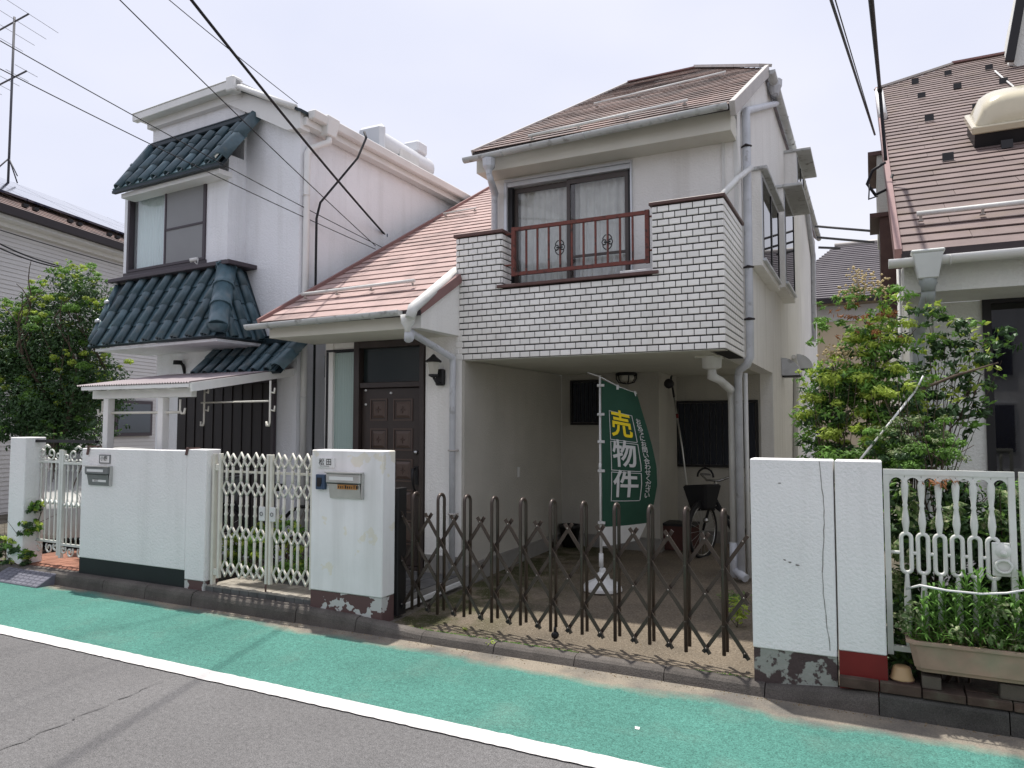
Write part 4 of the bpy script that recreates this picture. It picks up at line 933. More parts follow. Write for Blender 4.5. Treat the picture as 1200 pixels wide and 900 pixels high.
# rooftop solar water heater
hx = CR.x-.12; a = oX(433,178,hx); b = oX(499,196,hx)
HT = thing('water_heater', (hx,(a.y+b.y)/2,a.z-.3), 'white solar water tank with square end cover on the left roof', 'water heater')
rad = .17; ay, by = oX(440,160,hx).y, oX(500,190,hx).y; zc_ = oX(470,185,hx).z
zc_ = zE+.27
MB().lathe([(0,0),(rad*.9,.0),(rad,.03),(rad,by-ay-.05),(rad*.85,by-ay-.01),(0,by-ay)], (hx,ay,zc_), 20, 'y').build('tank', m_heat, HT)
MB().box((hx-.22,ay-.12,zc_-.36),(hx+.20,ay-.002,zc_+.20)).build('end_cover', m_heat, HT, .05, 3)
BX('label_plate', (hx+rad*.90,ay+.32,zc_-.12),(hx+rad*1.01,by-.45,zc_+.02), m_pvcw, HT, .01)
BX('dark_band', (hx+.05,ay+.02,zc_-.30),(hx+rad*.93,by-.06,zc_-.125), m_black, HT)
MB().box((hx-.18,by-.38,zc_+.16),(hx+.10,by-.12,zc_+.34)).build('feed_box', m_heat, HT, .03, 2)
for y in (ay+.3,by-.3): BX('stand', (hx-.1,y,zc_-.55),(hx+.12,y+.05,zc_-.18), m_steel, HT)
# gable roof ridge piece behind: small dark cable loop
# ================================================================== awning
AW = thing('awning', (-6.6,5.2,.06), 'white timber lean-to awning with corrugated sheet roof on two posts', 'awning')
ya_, yb2 = 4.86, 6.45; xa_, xb2 = -7.50, -5.81; za_ = 1.965; sA = .165
def zA(y): return za_+sA*(y-ya_)
vs = []; nC = 90
for i in range(nC+1):
    x = xa_+(xb2-xa_)*i/nC; w = .008*math.cos(i*math.pi)
    yb_x = 5.98 if x < -6.35 else yb2
    for y in (ya_,(ya_+yb_x)/2,yb_x): vs.append((x,y,zA(y)+w+.035))
m = MB(); m.add(vs, [(3*i+j,3*i+3+j,3*i+4+j,3*i+1+j) for i in range(nC) for j in range(2)]); m.build('corrugated_roof', m_poly, AW)
zb3 = zA(5.02)-.005
p0, p1 = oY(112,460,5.02), oY(226,465,5.02)
BX('front_beam', (p0.x,4.985,zb3-.12),(p1.x+.02,5.05,zb3-.03), m_wood, AW, .004)
for u in (125,189):
    p = oY(u,500,5.0); BX('post', (p.x-.038,4.98,.06),(p.x+.038,5.06,zb3-.121), m_wood, AW, .004)
for i in range(6):
    x = xa_+.12+i*(xb2-xa_-.2)/5; ye = 5.95 if x < -6.3 else yb2-.02
    MB().bar((x,ya_+.06,zA(ya_+.06)-.006),(x,ye,zA(ye)-.006),.04,.05).build('rafter', m_wood, AW)
MB().bar((xb2+.0,ya_+.02,zA(ya_)-.012),(xb2+.0,yb2,zA(yb2)-.012),.03,.085).build('edge_board', m_wood, AW)
MB().bar((xa_+.06,ya_+.025,zA(ya_)+.006),(xb2-.02,ya_+.025,zA(ya_)+.006),.03,.035).build('edge_board', m_wood, AW)
# hanging bars for laundry
def hanger(name, u0, u1, v0, vt, y, m_):
    a, b = oY(u0,v0,y), oY(u1,v0-1,y); t = oY(u0,vt,y).z
    mb_ = MB(); mb_.tube([a,b],.015,6)
    for p, s in ((a,-1),(b,1)):
        mb_.tube([(p.x,y,t),(p.x+.0*s,y,p.z+.02),(p.x+.02*s,y,p.z-.012),(p.x+.06*s,y,p.z-.012),(p.x+.07*s,y,p.z+.04)],.010,6)
    return mb_.build(name, m_, AW)
hanger('laundry_bar', 120,211,484,470,5.03, m_gatewh)
y = 5.35
for u in (240,317):
    a = oY(u,447,y); b = oY(u,495,y)
    m = MB(); m.tube([(a.x,y,zA(y)-.02),(a.x,y,b.z),(a.x-.01,y,b.z-.03),(a.x-.04,y,b.z-.03),(a.x-.045,y,b.z+.01)],.010,6)
    for v in (457,478): p = oY(u,v,y); m.tube([(p.x,y,p.z-.02),(p.x+.05,y,p.z-.03),(p.x+.055,y,p.z+.02)],.008,5)
    m.build('laundry_hanger', m_gatewh, AW)
a, b = oY(236,472,y), oY(315,470,y); MB().tube([a,b],.010,6).build('laundry_bar', m_gatewh, AW)
# ================================================================== street front of the left house
YW = 4.68
BWL = thing('boundary_wall', (-6.3,YW,.06), 'long white stucco garden wall with dark painted foot holding a grey mailbox', 'wall')
x0, x1, x2 = oY(94,600,YW).x, oY(218,600,YW).x, oY(241,600,YW).x
BX('wall_panel', (x0,YW,.281),(x1-.002,YW+.13,1.36), m_white, BWL, .006)
BX('wall_foot', (x0+.003,YW+.004,.05),(x1-.004,YW+.126,.28), m_paintblk, BWL)
BX('wall_pier', (x1+.002,YW-.006,.205),(x2,YW+.16,1.372), m_white, BWL, .006)
BX('pier_foot', (x1+.004,YW-.002,.05),(x2-.004,YW+.156,.204), m_peelb, BWL)
for u in (104,220):
    p = oY(u,527,YW-.01); MB().bar((p.x,YW-.012,p.z+.02),(p.x-.015,YW-.014,p.z-.05),.022,.012,(0,1,0)).box((p.x-.012,YW-.018,1.374),(p.x+.012,YW+.12,1.384)).build('wall_clip', m_brown, BWL)
def mailbox(name, u0,u1,v0,v1,y,mb_main,label,slotw,under=None):
    a, b = oY(u0,v1,y), oY(u1,v0,y); x0,x1,z0,z1 = a.x,b.x,a.z,b.z; w=x1-x0; h=z1-z0
    t = thing(name, ((x0+x1)/2,y,z0), label, 'mailbox')
    MB().box((x0,y-.05,z0+h*.62),(x1,y-.001,z1)).build('flap', mb_main, t, .006)
    MB().hexa([(x0+.015,y-.012,z0),(x1-.012,y-.012,z0),(x1-.012,y-.001,z0),(x0+.015,y-.001,z0)],[(x0+.015,y-.035,z0+h*.60),(x1-.012,y-.035,z0+h*.60),(x1-.012,y-.001,z0+h*.60),(x0+.015,y-.001,z0+h*.60)]).build('body', mb_main, t)
    MB().box((x0-.006,y-.058,z1+.001),(x1+.008,y-.001,z1+.012)).box((x1+.001,y-.03,z0),(x1+.010,y-.001,z1)).build('rim', m_steel, t)
    BX('slot', (x0+w*.12,y-.054,z0+h*.74),(x0+w*.82,y-.0505,z0+h*.88), m_plate, t)
    BX('slot_gap', (x0+.01,y-.045,z0+h*.585),(x1-.014,y-.0365,z0+h*.615), m_black, t)
    return t, (x0,x1,z0,z1)
def flat_text(body, size, c, y, m_, parent, extra=0, wide=1.0, name='lettering'):
    vs, fs = text_mesh(body, size, extra)
    return MB().add([(c[0]+v.x*wide, y, c[1]+v.y) for v in vs], fs).build(name, m_, parent)
t, (a0,a1,b0,b1) = mailbox('mailbox', 104,131.5,547.5,568,YW, m_steeld, 'dark grey mailbox with a small white sticker on the long wall', .2)
BX('sticker', (a0+.09,YW-.024,b0+.035),(a1-.055,YW-.022,b0+.072), m_plate, t)
for i, (l, w) in enumerate(((.02,.07),(.035,.06))): BX('print_line', (a0+.10+l*.4,YW-.0262,b0+.057-i*.016),(a0+.10+l*.4+w,YW-.0245,b0+.063-i*.016), m_ink, t)
def nameplate(u0,u1,v0,v1,y,label,body,size,frame=True,gap=' '):
    a, b = oY(u0,v1,y), oY(u1,v0,y); t = thing('name_plate', ((a.x+b.x)/2,y,a.z), label, 'name plate')
    if frame: MB().box((a.x,y-.010,a.z),(b.x,y-.001,a.z+.010)).box((a.x,y-.010,b.z-.010),(b.x,y-.001,b.z)).box((a.x,y-.010,a.z+.010),(a.x+.010,y-.001,b.z-.010)).box((b.x-.010,y-.010,a.z+.010),(b.x,y-.001,b.z-.010)).build('frame', m_steeld, t)
    d = .0105 if frame else 0
    BX('plate', (a.x+d,y-.012 if not frame else y-.008,a.z+d),(b.x-d,y-.001,b.z-d), m_plate, t)
    flat_text(body, size, ((a.x+b.x)/2-.006,(a.z+b.z)/2+.004), y-.014, m_ink, t, size*.008); return t, a, b
nameplate(117,130,533,543,YW,'small framed name plate above the dark grey mailbox','小野',.05)
# brick pad, ramp and pillar at the far left
FP = thing('gate_pillar', (-8.35,4.72,.06), 'slim white stucco gate pillar beside the white scrolled gate', 'pillar')
p0, p1 = oY(9,600,4.70), oY(27,600,4.70)
BX('pillar_shaft', (p0.x,4.70,.06),(p1.x,4.92,1.46), m_white, FP, .008); MB().box((p1.x+.001,4.80,1.405),(p1.x+1.0,4.84,1.435)).build('top_wire_rail', m_black, FP)
pad = struct(part_empty('brick_pad', (-7.7,4.9,.06), None)); WL[pad.name] = Vector((-7.7,4.9,.06))
bm_ = MB().box((-.049,-.099,0),(.049,.099,.05)).mesh('brick', m_redbrick); bm2 = MB().box((-.099,-.049,0),(.099,.049,.05)).mesh('brick', m_redbrick)
rr = random.Random(9)
for i in range(14):
    for j in range(4):
        x = -8.45+i*.1; 
        if x > -7.08: continue
        inst('brick', bm_, (x+rr.uniform(-.001,.001),4.83+j*.2+rr.uniform(-.001,.001),.075+rr.uniform(-.002,.002)), pad)
RM = thing('kerb_ramp', (-7.75,4.5,0), 'grey plastic kerb ramp on the road edge before the scrolled gate', 'ramp')
r0, r1 = oZ(-62,688,.01), oZ(33,691,.01); n = 8; xs = (r0.x, oZ(35,690,.01).x); yf = 4.42; yb_ = 4.70
prof = [(yf+(yb_-yf)*i/n, .012+.105*math.sin(math.pi/2*(i/n))**1.15) for i in range(n+1)]
m = MB(); m.add([(xs[0],y,z) for y,z in prof]+[(xs[1],y,z) for y,z in prof]+[(xs[0],yb_,.004),(xs[0],yf,.004),(xs[1],yb_,.004),(xs[1],yf,.004)],
   [(i,i+1,i+n+2,i+n+1) for i in range(n)]+[tuple(range(n+1))+(2*n+2,2*n+3), tuple(range(n+1,2*n+2))+(2*n+4,2*n+5),(0,n+1,2*n+5,2*n+3),(n,2*n+2,2*n+4,2*n+1)]); m.build('ramp_body', m_ramp, RM)
for i in range(n-1):
    y, z = (prof[i][0]+prof[i+1][0])/2, (prof[i][1]+prof[i+1][1])/2
    for k in range(9):
        a = xs[0]+(xs[1]-xs[0])*(k+.08)/9; b = xs[0]+(xs[1]-xs[0])*(k+.92)/9
        s = (prof[i+1][1]-prof[i][1])/(prof[i+1][0]-prof[i][0]); d = .013
        MB().hexa([(a,y-d,z-d*s-.002),(b,y-d,z-d*s-.002),(b,y+d,z+d*s-.002),(a,y+d,z+d*s-.002)],[(a,y-d,z-d*s+.004),(b,y-d,z-d*s+.004),(b,y+d,z+d*s+.004),(a,y+d,z+d*s+.004)]).build('tread', m_ramp, RM)
# scrolled iron gate
SG = thing('scrolled_gate', (-7.7,4.86,.1), 'white wrought iron gate with scrolls and thin spindles before brick pad', 'gate')
def spiral(c, r, turns, a0, sgn=1, n=14, sq=1):
    return [(c[0]+sgn*(r*(1-.75*i/n))*math.cos(a0+turns*2*math.pi*i/n), c[1], c[2]+sq*(r*(1-.75*i/n))*math.sin(a0+turns*2*math.pi*i/n)) for i in range(n+1)]
def gate_leaf(x0, x1, z0, z1, y):
    w = x1-x0; zt, zb = z1-.17, z0+.14
    for x in (x0,x1): MB().box((x-.017,y-.017,z0),(x+.017,y+.017,z1-.04)).build('stile', m_gatewh2, SG)
    for z in (zt,zb): MB().box((x0+.017,y-.012,z-.012),(x1-.017,y+.012,z+.012)).build('rail', m_gatewh2, SG)
    n = 6
    for k in range(1,n):
        x = x0+w*k/n; zm = (zt+zb)/2; m = MB(); m.tube([(x,y,zb+.012),(x,y,zb+.06),(x,y,zb+.075),(x,y,zb+.09),(x,y,zm-.05),(x,y,zm),(x,y,zm+.05),(x,y,zt-.09),(x,y,zt-.075),(x,y,zt-.06),(x,y,zt-.012)],[.008,.008,.014,.008,.008,.015,.008,.008,.014,.008,.008],6)
        m.build('spindle', m_gatewh2, SG)
    m = MB()
    for k in range(n): x = x0+w*(k+.5)/n; m.tube([(x-w/n*.45,y,(zt+zb)/2+.02),(x,y,(zt+zb)/2-.022),(x+w/n*.45,y,(zt+zb)/2+.02)],.008,5)
    m.build('wave_band', m_gatewh2, SG)
    xm = (x0+x1)/2
    for sg in (-1,1):
        for (c, r, a0, tr, sq) in (((xm+sg*.075,y,zt+.085),.07,-2.4,1.2,1),((xm+sg*.19,y,zt+.06),.05,-2.6,1.1,1),((xm+sg*.09,y,zb-.07),.06,2.4,1.2,1),((xm+sg*.20,y,zb-.055),.045,2.4,1.1,1)):
            MB().tube(spiral(c,min(r,w*.2),tr,a0,sg),.009,6).build('scroll', m_gatewh2, SG)
    MB().tube([(xm-.05,y,zt+.15),(xm,y,zt+.175),(xm+.05,y,zt+.15)],.012,6).build('finial', m_gatewh2, SG)
yg = 4.86
g0, g1, g2 = oY(37,580,yg).x, oY(72,580,yg).x, oY(108,580,yg).x
gate_leaf(g0, g1-.02, .22, 1.37, yg); gate_leaf(g1+.02, g2, .20, 1.36, yg)
MB().box((g0-.13,yg-.035,.1),(g0-.06,yg+.035,1.40)).build('gate_post', m_gatewh2, SG)
MB().tube([(g0-.03,yg-.02,1.33),(g0+.06,yg-.03,1.35),(g0-.02,yg+.02,1.31),(g0+.05,yg+.03,1.34)],.008,5).build('green_cord', mat('green_cord',(.03,.13,.09),rough=.7), SG)
# ================================================================== lattice gate
PW = 4.66
LG = thing('lattice_gate', (-4.75,4.74,.15), 'cream double gate of linked diamonds between the two white walls', 'gate')
yg = 4.74; xL, xM, xR = oY(258,600,yg).x, oY(316,600,yg).x, oY(366,600,yg).x
zT, zB = oY(300,533,yg).z, oY(300,680,yg).z
def lattice_leaf(x0, x1, n):
    p = (x1-x0-.05)/n; m_ = m_gatewh
    hh = [zB+.07, zB+(zT-zB)*.36, zB+(zT-zB)*.72, zT-.055]
    for i in range(n):
        x = x0+.025+p*(i+.5); dh = [.055,.05,.05,.05]
        big = i % 2 == 0; y = yg+(.006 if big else -.006); m = MB()
        for j, z in enumerate(hh):
            hgt = (.068 if big else .055); wd = p*.5
            m.tube([(x,y,z+hgt),(x+wd,y,z),(x,y,z-hgt),(x-wd,y,z)],.0125,6,closed=True)
        for j in range(3):
            hgt = (.068 if big else .055); a, b = hh[j]+hgt, hh[j+1]-hgt
            pts = [(x,y,a+(b-a)*t) for t in (0,.3,.36,.42,.62,.68,.74,1)]
            rs = [.0125,.0125,.019,.0125,.0125,.019,.0125,.0125] if j == 1 else [.013]*8
            m.tube(pts, rs, 6)
        m.build('lattice_bar', m_, LG)
    for x in (x0,x1): MB().box((x-.012,yg-.018,zB-.02),(x+.012,yg+.018,zT+.005)).build('stile', m_, LG, .003)
    BX('rail', (x0+.013,yg+.019,zT-.165),(x1-.013,yg+.027,zT-.145), m_, LG)
lattice_leaf(xL, xM-.02, 6); lattice_leaf(xM+.02, xR, 5)
for x in (xM-.06, xM+.06):
    pl_ = BX('latch_plate', (x-.032,yg-.035,zT-.56),(x+.032,yg-.019,zT-.44), m_plasticw, LG, .003)
    MB().tube([(x+.015*math.cos(a),yg-.037,zT-.50+.015*math.sin(a)) for a in [k*math.pi/4 for k in range(8)]],.004,5,closed=True).build('latch_ring', m_steeld, LG)
MB().tube([(xM-.02,yg-.01,zB-.02),(xM-.02,yg-.01,zB-.10)],.008,6).build('drop_bolt', m_brown, LG)
for z in (zT-.12, zB+.03): MB().box((xL-.06,yg-.012,z-.03),(xL-.014,yg+.012,z+.03)).build('hinge', m_gatewh, LG, .004)
MB().box((xL-.085,yg-.02,.1),(xL-.061,yg+.02,zT+.0)).build('gate_post', m_gatewh, LG)
# tiled step behind the lattice gate
ST = struct(part_empty('entrance_step', (-4.7,4.9,.06), None)); WL[ST.name] = Vector((-4.7,4.9,.06))
sx0, sx1 = x2+.004, oY(365,680,PW).x-.004
BX('step_body', (sx0,4.70,.05),(sx1,6.0,.165), m_mortar, ST)
nt = 12; w = (sx1-sx0)/nt
tf = MB().box((-w/2+.004,-.006,.0),(w/2-.004,0,.085)).mesh('edge_tile', m_steptd); tt_ = MB().box((-w/2+.003,-w/2+.003,0),(w/2-.003,w/2-.003,.008)).mesh('floor_tile', m_steptile)
for i in range(nt):
    inst('edge_tile', tf, (sx0+w*(i+.5),4.70,.078), ST)
    for j in range(9): inst('floor_tile', tt_, (sx0+w*(i+.5),4.70+w*(j+.5),.165), ST)
# ================================================================== mailbox pillar
PL = thing('gate_pillar', (-3.8,PW,.06), 'white patched pillar with peeling brown foot holding the stainless mailbox', 'pillar')
px0, px1 = oY(364,620,PW).x, oY(448,620,PW).x
BX('pillar_shaft', (px0,PW,.262),(px1,PW+.17,1.392), m_peelw, PL, .008)
BX('pillar_foot', (px0+.004,PW+.006,.05),(px1-.004,PW+.165,.26), m_peelb, PL)
t, (a0,a1,b0,b1) = mailbox('mailbox', 386,426,555.5,583,PW, m_steel, 'stainless mailbox with an orange sticker on the patched pillar', .2)
BX('sticker', (a0+.11,PW-.038,b0+.075),(a1-.035,PW-.030,b0+.112), m_orange, t)
rr = random.Random(4)
for i in range(9): x = a0+.12+i*.022; BX('print_mark', (x,PW-.0405,b0+.082),(x+.005+rr.random()*.008,PW-.0388,b0+.098+rr.random()*.01), m_ink, t)
t, a, b = nameplate(373,393,537,547.5,PW,'white name plate above the blue intercom on the patched pillar','松 田',.058,False)
for i in range(7): BX('print_mark', (a.x+.03+i*.014,PW-.0145,a.z+.010),(a.x+.038+i*.014,PW-.0125,a.z+.014), m_ink, t)
p0, p1 = oY(372.5,573,PW), oY(383.5,556,PW)
IC = thing('intercom', (p0.x,PW,p0.z), 'small dark blue intercom unit left of the stainless mailbox', 'intercom')
BX('intercom_body', (p0.x,PW-.032,p0.z),(p1.x,PW-.001,p1.z), m_navy, IC, .005)
BX('intercom_lens', (p0.x+.018,PW-.036,p1.z-.075),(p1.x-.03,PW-.0325,p1.z-.025), m_black, IC); BX('call_button', (p0.x+.018,PW-.037,p0.z+.025),(p1.x-.04,PW-.0325,p0.z+.055), m_black, IC)
# ================================================================== folding gate
AG = thing('folding_gate', (-2.1,4.86,.07), 'bronze accordion gate stretched across the carport entrance', 'gate')
GA, GB = Vector((-3.26,4.90,0)), Vector((-.86,4.80,0)); nl = 11
gd = (GB-GA).normalized(); gn = Vector((gd.y,-gd.x,0))    # gn points to the street
if gn.y > 0: gn = -gn
sp_ = (GB-GA).length/(nl-1); ztop = 1.055; zbot = .155
zl = [.155+.02, .335, .515, .69, .865]
def gp(s, z, off=0): return GA+gd*s+gn*off+Vector((0,0,z))
for i in range(nl):
    s = i*sp_; r = .044; m = MB()
    arc = [gp(s, ztop-r+r*math.sin(a), r*math.cos(a)) for a in [math.pi*k/8 for k in range(9)]]
    m.tube([gp(s,zbot-.012*(i%2),r)]+arc+[gp(s,zbot,-r)], .0125, 8); m.build('upright', m_gatebr, AG)
def lat(i0, z0, i1, z1, off, ext=.042):
    a, b = gp(i0*sp_, z0, off), gp(i1*sp_, z1, off); d = (b-a).normalized()
    MB().bar(a-d*ext, b+d*ext, .010, .024, d.cross(gn)).build('lattice_bar', m_gatebr, AG)
for i in range(-1, nl):
    c = i+.5
    for sg, off in ((1,.012),(-1,-.012)):
        j0, j1 = c, c+2*sg; k0, k1 = 4, 0
        if j0 < -.6 or j0 > nl-.4: continue
        pts = [(c+sg*.5*q, zl[4-q]) for q in range(5) if -.55 <= c+sg*.5*q <= nl-.45]
        if len(pts) > 1: lat(pts[0][0], pts[0][1], pts[-1][0], pts[-1][1], off)
for st in ((-.5,3,1),(nl-.5,3,-1)):       # bars that start at the ends, lower down
    for q0 in (2,4):
        pts = [(st[0]+st[2]*.5*q, zl[4-q0-q]) for q in range(5-q0)]
        if len(pts) > 1: lat(pts[0][0], pts[0][1], pts[-1][0], pts[-1][1], .012 if st[2] > 0 else -.012)
rv = MB()
for i in range(nl):
    for z in (zl[3], zl[1]): p = gp(i*sp_, z, .052); rv.lathe([(0,-.004),(.007,-.003),(.007,.004)], p, 6, 'y')
for i in range(-1, nl):
    for z in (zl[4], zl[2], zl[0]): p = gp((i+.5)*sp_, z, .020); rv.lathe([(0,-.004),(.007,-.003),(.007,.004)], p, 6, 'y')
stuff(rv.build('rivets', m_bolt, AG))
for i in range(-1, nl): p = gp((i+.5)*sp_, zl[0]-.012); MB().box(p-Vector((.012,.018,.014)),p+Vector((.012,.018,.008))).build('stop_block', m_black, AG)
p = gp(5*sp_, .155, -.03)
MB().tube([p,p-Vector((0,0,.03))],.012,6).lathe([(0,-.012),(.026,-.012),(.026,.012),(0,.012)], (p.x,p.y,.100), 12, 'y').build('castor', m_black, AG)
e0 = gp(-.62*sp_,0); MB().box((e0.x-.035,e0.y-.06,.085),(e0.x+.015,e0.y+.06,1.09)).build('end_post', m_black, AG, .004)
MB().box((e0.x-.075,e0.y-.03,.085),(e0.x-.045,e0.y+.03,1.085)).build('wall_post', m_black, AG); MB().box((e0.x-.07,e0.y-.072,.80),(e0.x-.02,e0.y-.061,.90)).build('lock_plate', m_steel, AG)
# ================================================================== right hand pillars
PR = 4.62
RP1 = thing('gate_pillar', (-.42,PR,.06), 'wide white stucco pillar with cracked face and crumbling grey foot', 'pillar')
a0, a1 = oY(881,680,PR).x, oY(980,680,PR).x
BX('pillar_shaft', (a0,PR,.27),(a1-.004,PR+.16,1.392), m_white, RP1, .006)
BX('pillar_foot', (a0+.004,PR+.008,.04),(a1-.006,PR+.155,.268), m_peeld, RP1)
cr_ = MB(); rr = random.Random(6); pts = []
z = 1.385
while z > .28:
    u = a1-.075+.012*math.sin(z*7)+rr.uniform(-.003,.003)+(1.385-z)*.022; pts.append((u, z)); z -= .04
for i in range(len(pts)-1):
    w = .0016+.0012*rr.random(); cr_.quad((pts[i][0]-w,PR-.0015,pts[i][1]),(pts[i][0]+w,PR-.0015,pts[i][1]),(pts[i+1][0]+w,PR-.0015,pts[i+1][1]),(pts[i+1][0]-w,PR-.0015,pts[i+1][1]))
cr_.build('crack', m_mortar, RP1)
for cx_, cz_ in ((-.48,.80),(-.45,.79),(-.41,.775),(-.50,1.25)):
    MB().quad(*[(cx_+.012*math.cos(t)*rr.uniform(.5,1.3),PR-.0016,cz_+.005*math.sin(t)*rr.uniform(.5,1.5)) for t in [k*math.pi/3 for k in range(6)]]).build('chip', m_mortar, RP1)
RP2 = thing('gate_pillar', (0,PR,.06), 'narrow white stucco pillar standing on a dark red painted foot', 'pillar')
b1 = oY(1037,680,PR).x
BX('pillar_shaft', (a1+.005,PR-.004,.315),(b1,PR+.16,1.392), m_white, RP2, .006)
BX('pillar_foot', (a1+.006,PR-.004,.085),(b1+.002,PR+.155,.3145), m_paintred, RP2)
# brick edging on the kerb
ED = thing('brick_edging', (.3,4.6,.1), 'row of worn brown bricks laid along the kerb under the planter', 'edging')
rr = random.Random(11); x = a1+.002
for i in range(9):
    w = .205; MB().box((x+.003,4.572+rr.uniform(-.004,.004),.126),(x+w-.003,4.665,.182+rr.uniform(-.004,.004)-.012*(i>1))).build('brick', m_brickt, ED, .004)
    if i > 1: MB().box((x+.003,4.668,.126),(x+w-.003,4.76,.172+rr.uniform(-.003,.003))).build('brick', m_brickt, ED, .004)
    x += w
BX('soil_bed', (b1+.01,4.668,.064),(1.6,5.2,.13), m_soil, ED)
# planter and its blocks
def block(u0,u1,v0,v1,y,label):
    a, b = oY(u0,v1,y), oY(u1,v0,y)
    t = tag(MB().box((a.x,y,.172),(b.x,y+.10,b.z)).build('concrete_block', m_concb, None, .004), label, 'block', 'blocks under the planter')
    return b.z
zb1 = block(1081,1103,795,811,4.60,'small concrete block propping up the long beige planter')
zb2 = block(1173,1215,807,825,4.60,'wider reddish concrete block under the far end of the planter')
PT = thing('planter', (.5,4.62,zb1), 'long beige plastic planter on blocks overflowing with lilies', 'planter')
lx, rx = oY(1062,760,4.55).x, oY(1062,760,4.55).x+.82; zr_, zb_p = .435, .262
def ring(x0,x1,y0,y1,z,c=.03): return [(x0+c,y0,z),(x1-c,y0,z),(x1,y0+c,z),(x1,y1-c,z),(x1-c,y1,z),(x0+c,y1,z),(x0,y1-c,z),(x0,y0+c,z)]
rings = [ring(lx+.05,rx-.05,4.595,4.745,zb_p),ring(lx+.045,rx-.045,4.59,4.75,zb_p+.02),ring(lx+.04,rx-.04,4.575,4.765,zb_p+.022),ring(lx+.015,rx-.015,4.555,4.785,zr_-.025),ring(lx,rx,4.54,4.80,zr_-.02),ring(lx,rx,4.54,4.80,zr_),ring(lx+.022,rx-.022,4.562,4.778,zr_),ring(lx+.025,rx-.025,4.565,4.775,zr_-.05)]
m = MB(); m.add([p for r in rings for p in r], [tuple(range(7,-1,-1))]+[(i*8+j,i*8+(j+1)%8,i*8+8+(j+1)%8,i*8+8+j) for i in range(len(rings)-1) for j in range(8)]); m.build('planter_box', m_planter, PT, .004)
m = MB(); m.add(ring(lx+.026,rx-.026,4.566,4.774,zr_-.035),[tuple(range(8))]); m.build('potting_soil', m_soil, PT)
p = oY(1057,793,4.66)
BOW = thing('bowl', (p.x,4.66,.18), 'tan plastic bowl turned upside down beside the red pillar foot', 'bowl')
MB().lathe([(.0,.075),(.035,.075),(.044,.068),(.056,.02),(.062,.012),(.062,.006),(.05,.006)], (p.x,4.66,.186), 16).build('bowl_body', m_bowl, BOW); MB().lathe([(.0,.004),(.058,.004),(.058,-.004),(0,-.004)], (p.x+.005,4.66,.187), 16).build('saucer', m_brown, BOW)
# ================================================================== right gate
RG = thing('cast_gate', (.5,4.74,.1), 'white cast gate with arched top, balusters and a row of oval links', 'gate')
yg = 4.74
def cast_leaf(x0, x1, n, z0=.30, z1=None, lion=True):
    z1 = z1 or oY(1100,551,yg).z; w = x1-x0; p = (w-.05)/n; m_ = m_gatewh2
    MB().box((x0,yg-.015,z1-.03),(x1,yg+.015,z1)).build('top_rail', m_, RG)
    for x in (x0, x1-.03): MB().box((x,yg-.016,z0),(x+.03,yg+.016,z1-.031)).build('stile', m_, RG)
    for i in range(n):                      # arches
        c = x0+.03+p*(i+.5)-.005; m = MB(); k = 8; r = p*.40; zz = z1-.03
        vs = [(c-p/2,0,zz),(c+p/2,0,zz)]; arc = [(c+r*math.cos(math.pi*j/k),zz-.055-0+.04*math.sin(math.pi*j/k)) for j in range(k+1)]
        top = [(c+p/2-p*j/k,zz) for j in range(k+1)]
        vs = [(x,yg-.010,z) for x,z in arc]+[(x,yg-.010,z) for x,z in top]+[(x,yg+.010,z) for x,z in arc]+[(x,yg+.010,z) for x,z in top]; q = k+1
        m.add(vs, [(j,j+1,q+j+1,q+j) for j in range(k)]+[(2*q+j,2*q+j+1,3*q+j+1,3*q+j) for j in range(k)]+[(j,j+1,2*q+j+1,2*q+j) for j in range(k)]); m.build('arch', m_, RG)
    zo0, zo1 = z1-.58, z1-.36
    for i in range(n+1):
        x = x0+.03+p*i-.005
        if 0 < i < n:
            za, zb = zo1, z1-.045; h = zb-za
            MB().tube([(x,yg,za+h*t) for t in (0,.02,.2,.34,.46,.5,.54,.7,.86,.97,1)],[.010,.012,.020,.016,.011,.015,.011,.017,.020,.011,.011],8).build('baluster', m_, RG)
            za, zb = z0+.05, zo0; h = zb-za
            MB().tube([(x,yg,za+h*t) for t in (0,.1,.4,.7,.95,1)],[.012,.018,.02,.018,.011,.011],8).build('baluster', m_, RG)
            rw = p*.30; pts = []
            for j in range(8): a = math.pi*j/7; pts.append((x+rw*math.cos(a),yg,zo1-rw+rw*math.sin(a)))
            for j in range(8): a = math.pi+math.pi*j/7; pts.append((x+rw*math.cos(a),yg,zo0+rw+rw*math.sin(a)))
            MB().tube(pts,.0115,7,closed=True).build('oval_link', m_, RG)
        xa = x+(p*.33 if i > 0 else 0); xb = x+p-(p*.33 if i < n-1 else 0)
        if i < n: MB().tube([(xa,yg,(zo0+zo1)/2),(xb,yg,(zo0+zo1)/2)],.010,6).build('link_bar', m_, RG)
    MB().box((x0+.031,yg-.012,z0+.02),(x1-.031,yg+.012,z0+.05)).build('bottom_rail', m_, RG)
    if lion:
        c = Vector((x1-.065,yg-.016,(zo0+zo1)/2+.0)); BX('lock_plate', (c.x-.05,yg-.018,c.z-.09),(c.x+.034,yg-.002,c.z+.09), m_, RG, .004)
        MB().lathe([(0,-.018),(.022,-.014),(.040,-.002),(.043,.004)], c+Vector((0,0,.045)), 12, 'y').lathe([(0,-.03),(.014,-.026),(.018,-.01)], c+Vector((0,0,.035)), 10, 'y').build('rosette', m_, RG)
        MB().tube([c+Vector((.038*math.cos(a),-.014,-.035+.034*math.sin(a))) for a in [k*math.pi/6 for k in range(12)]],.008,6,closed=True).build('ring_knocker', m_, RG)
gx0 = oY(1036,600,yg).x; gx1 = oY(1190,600,yg).x
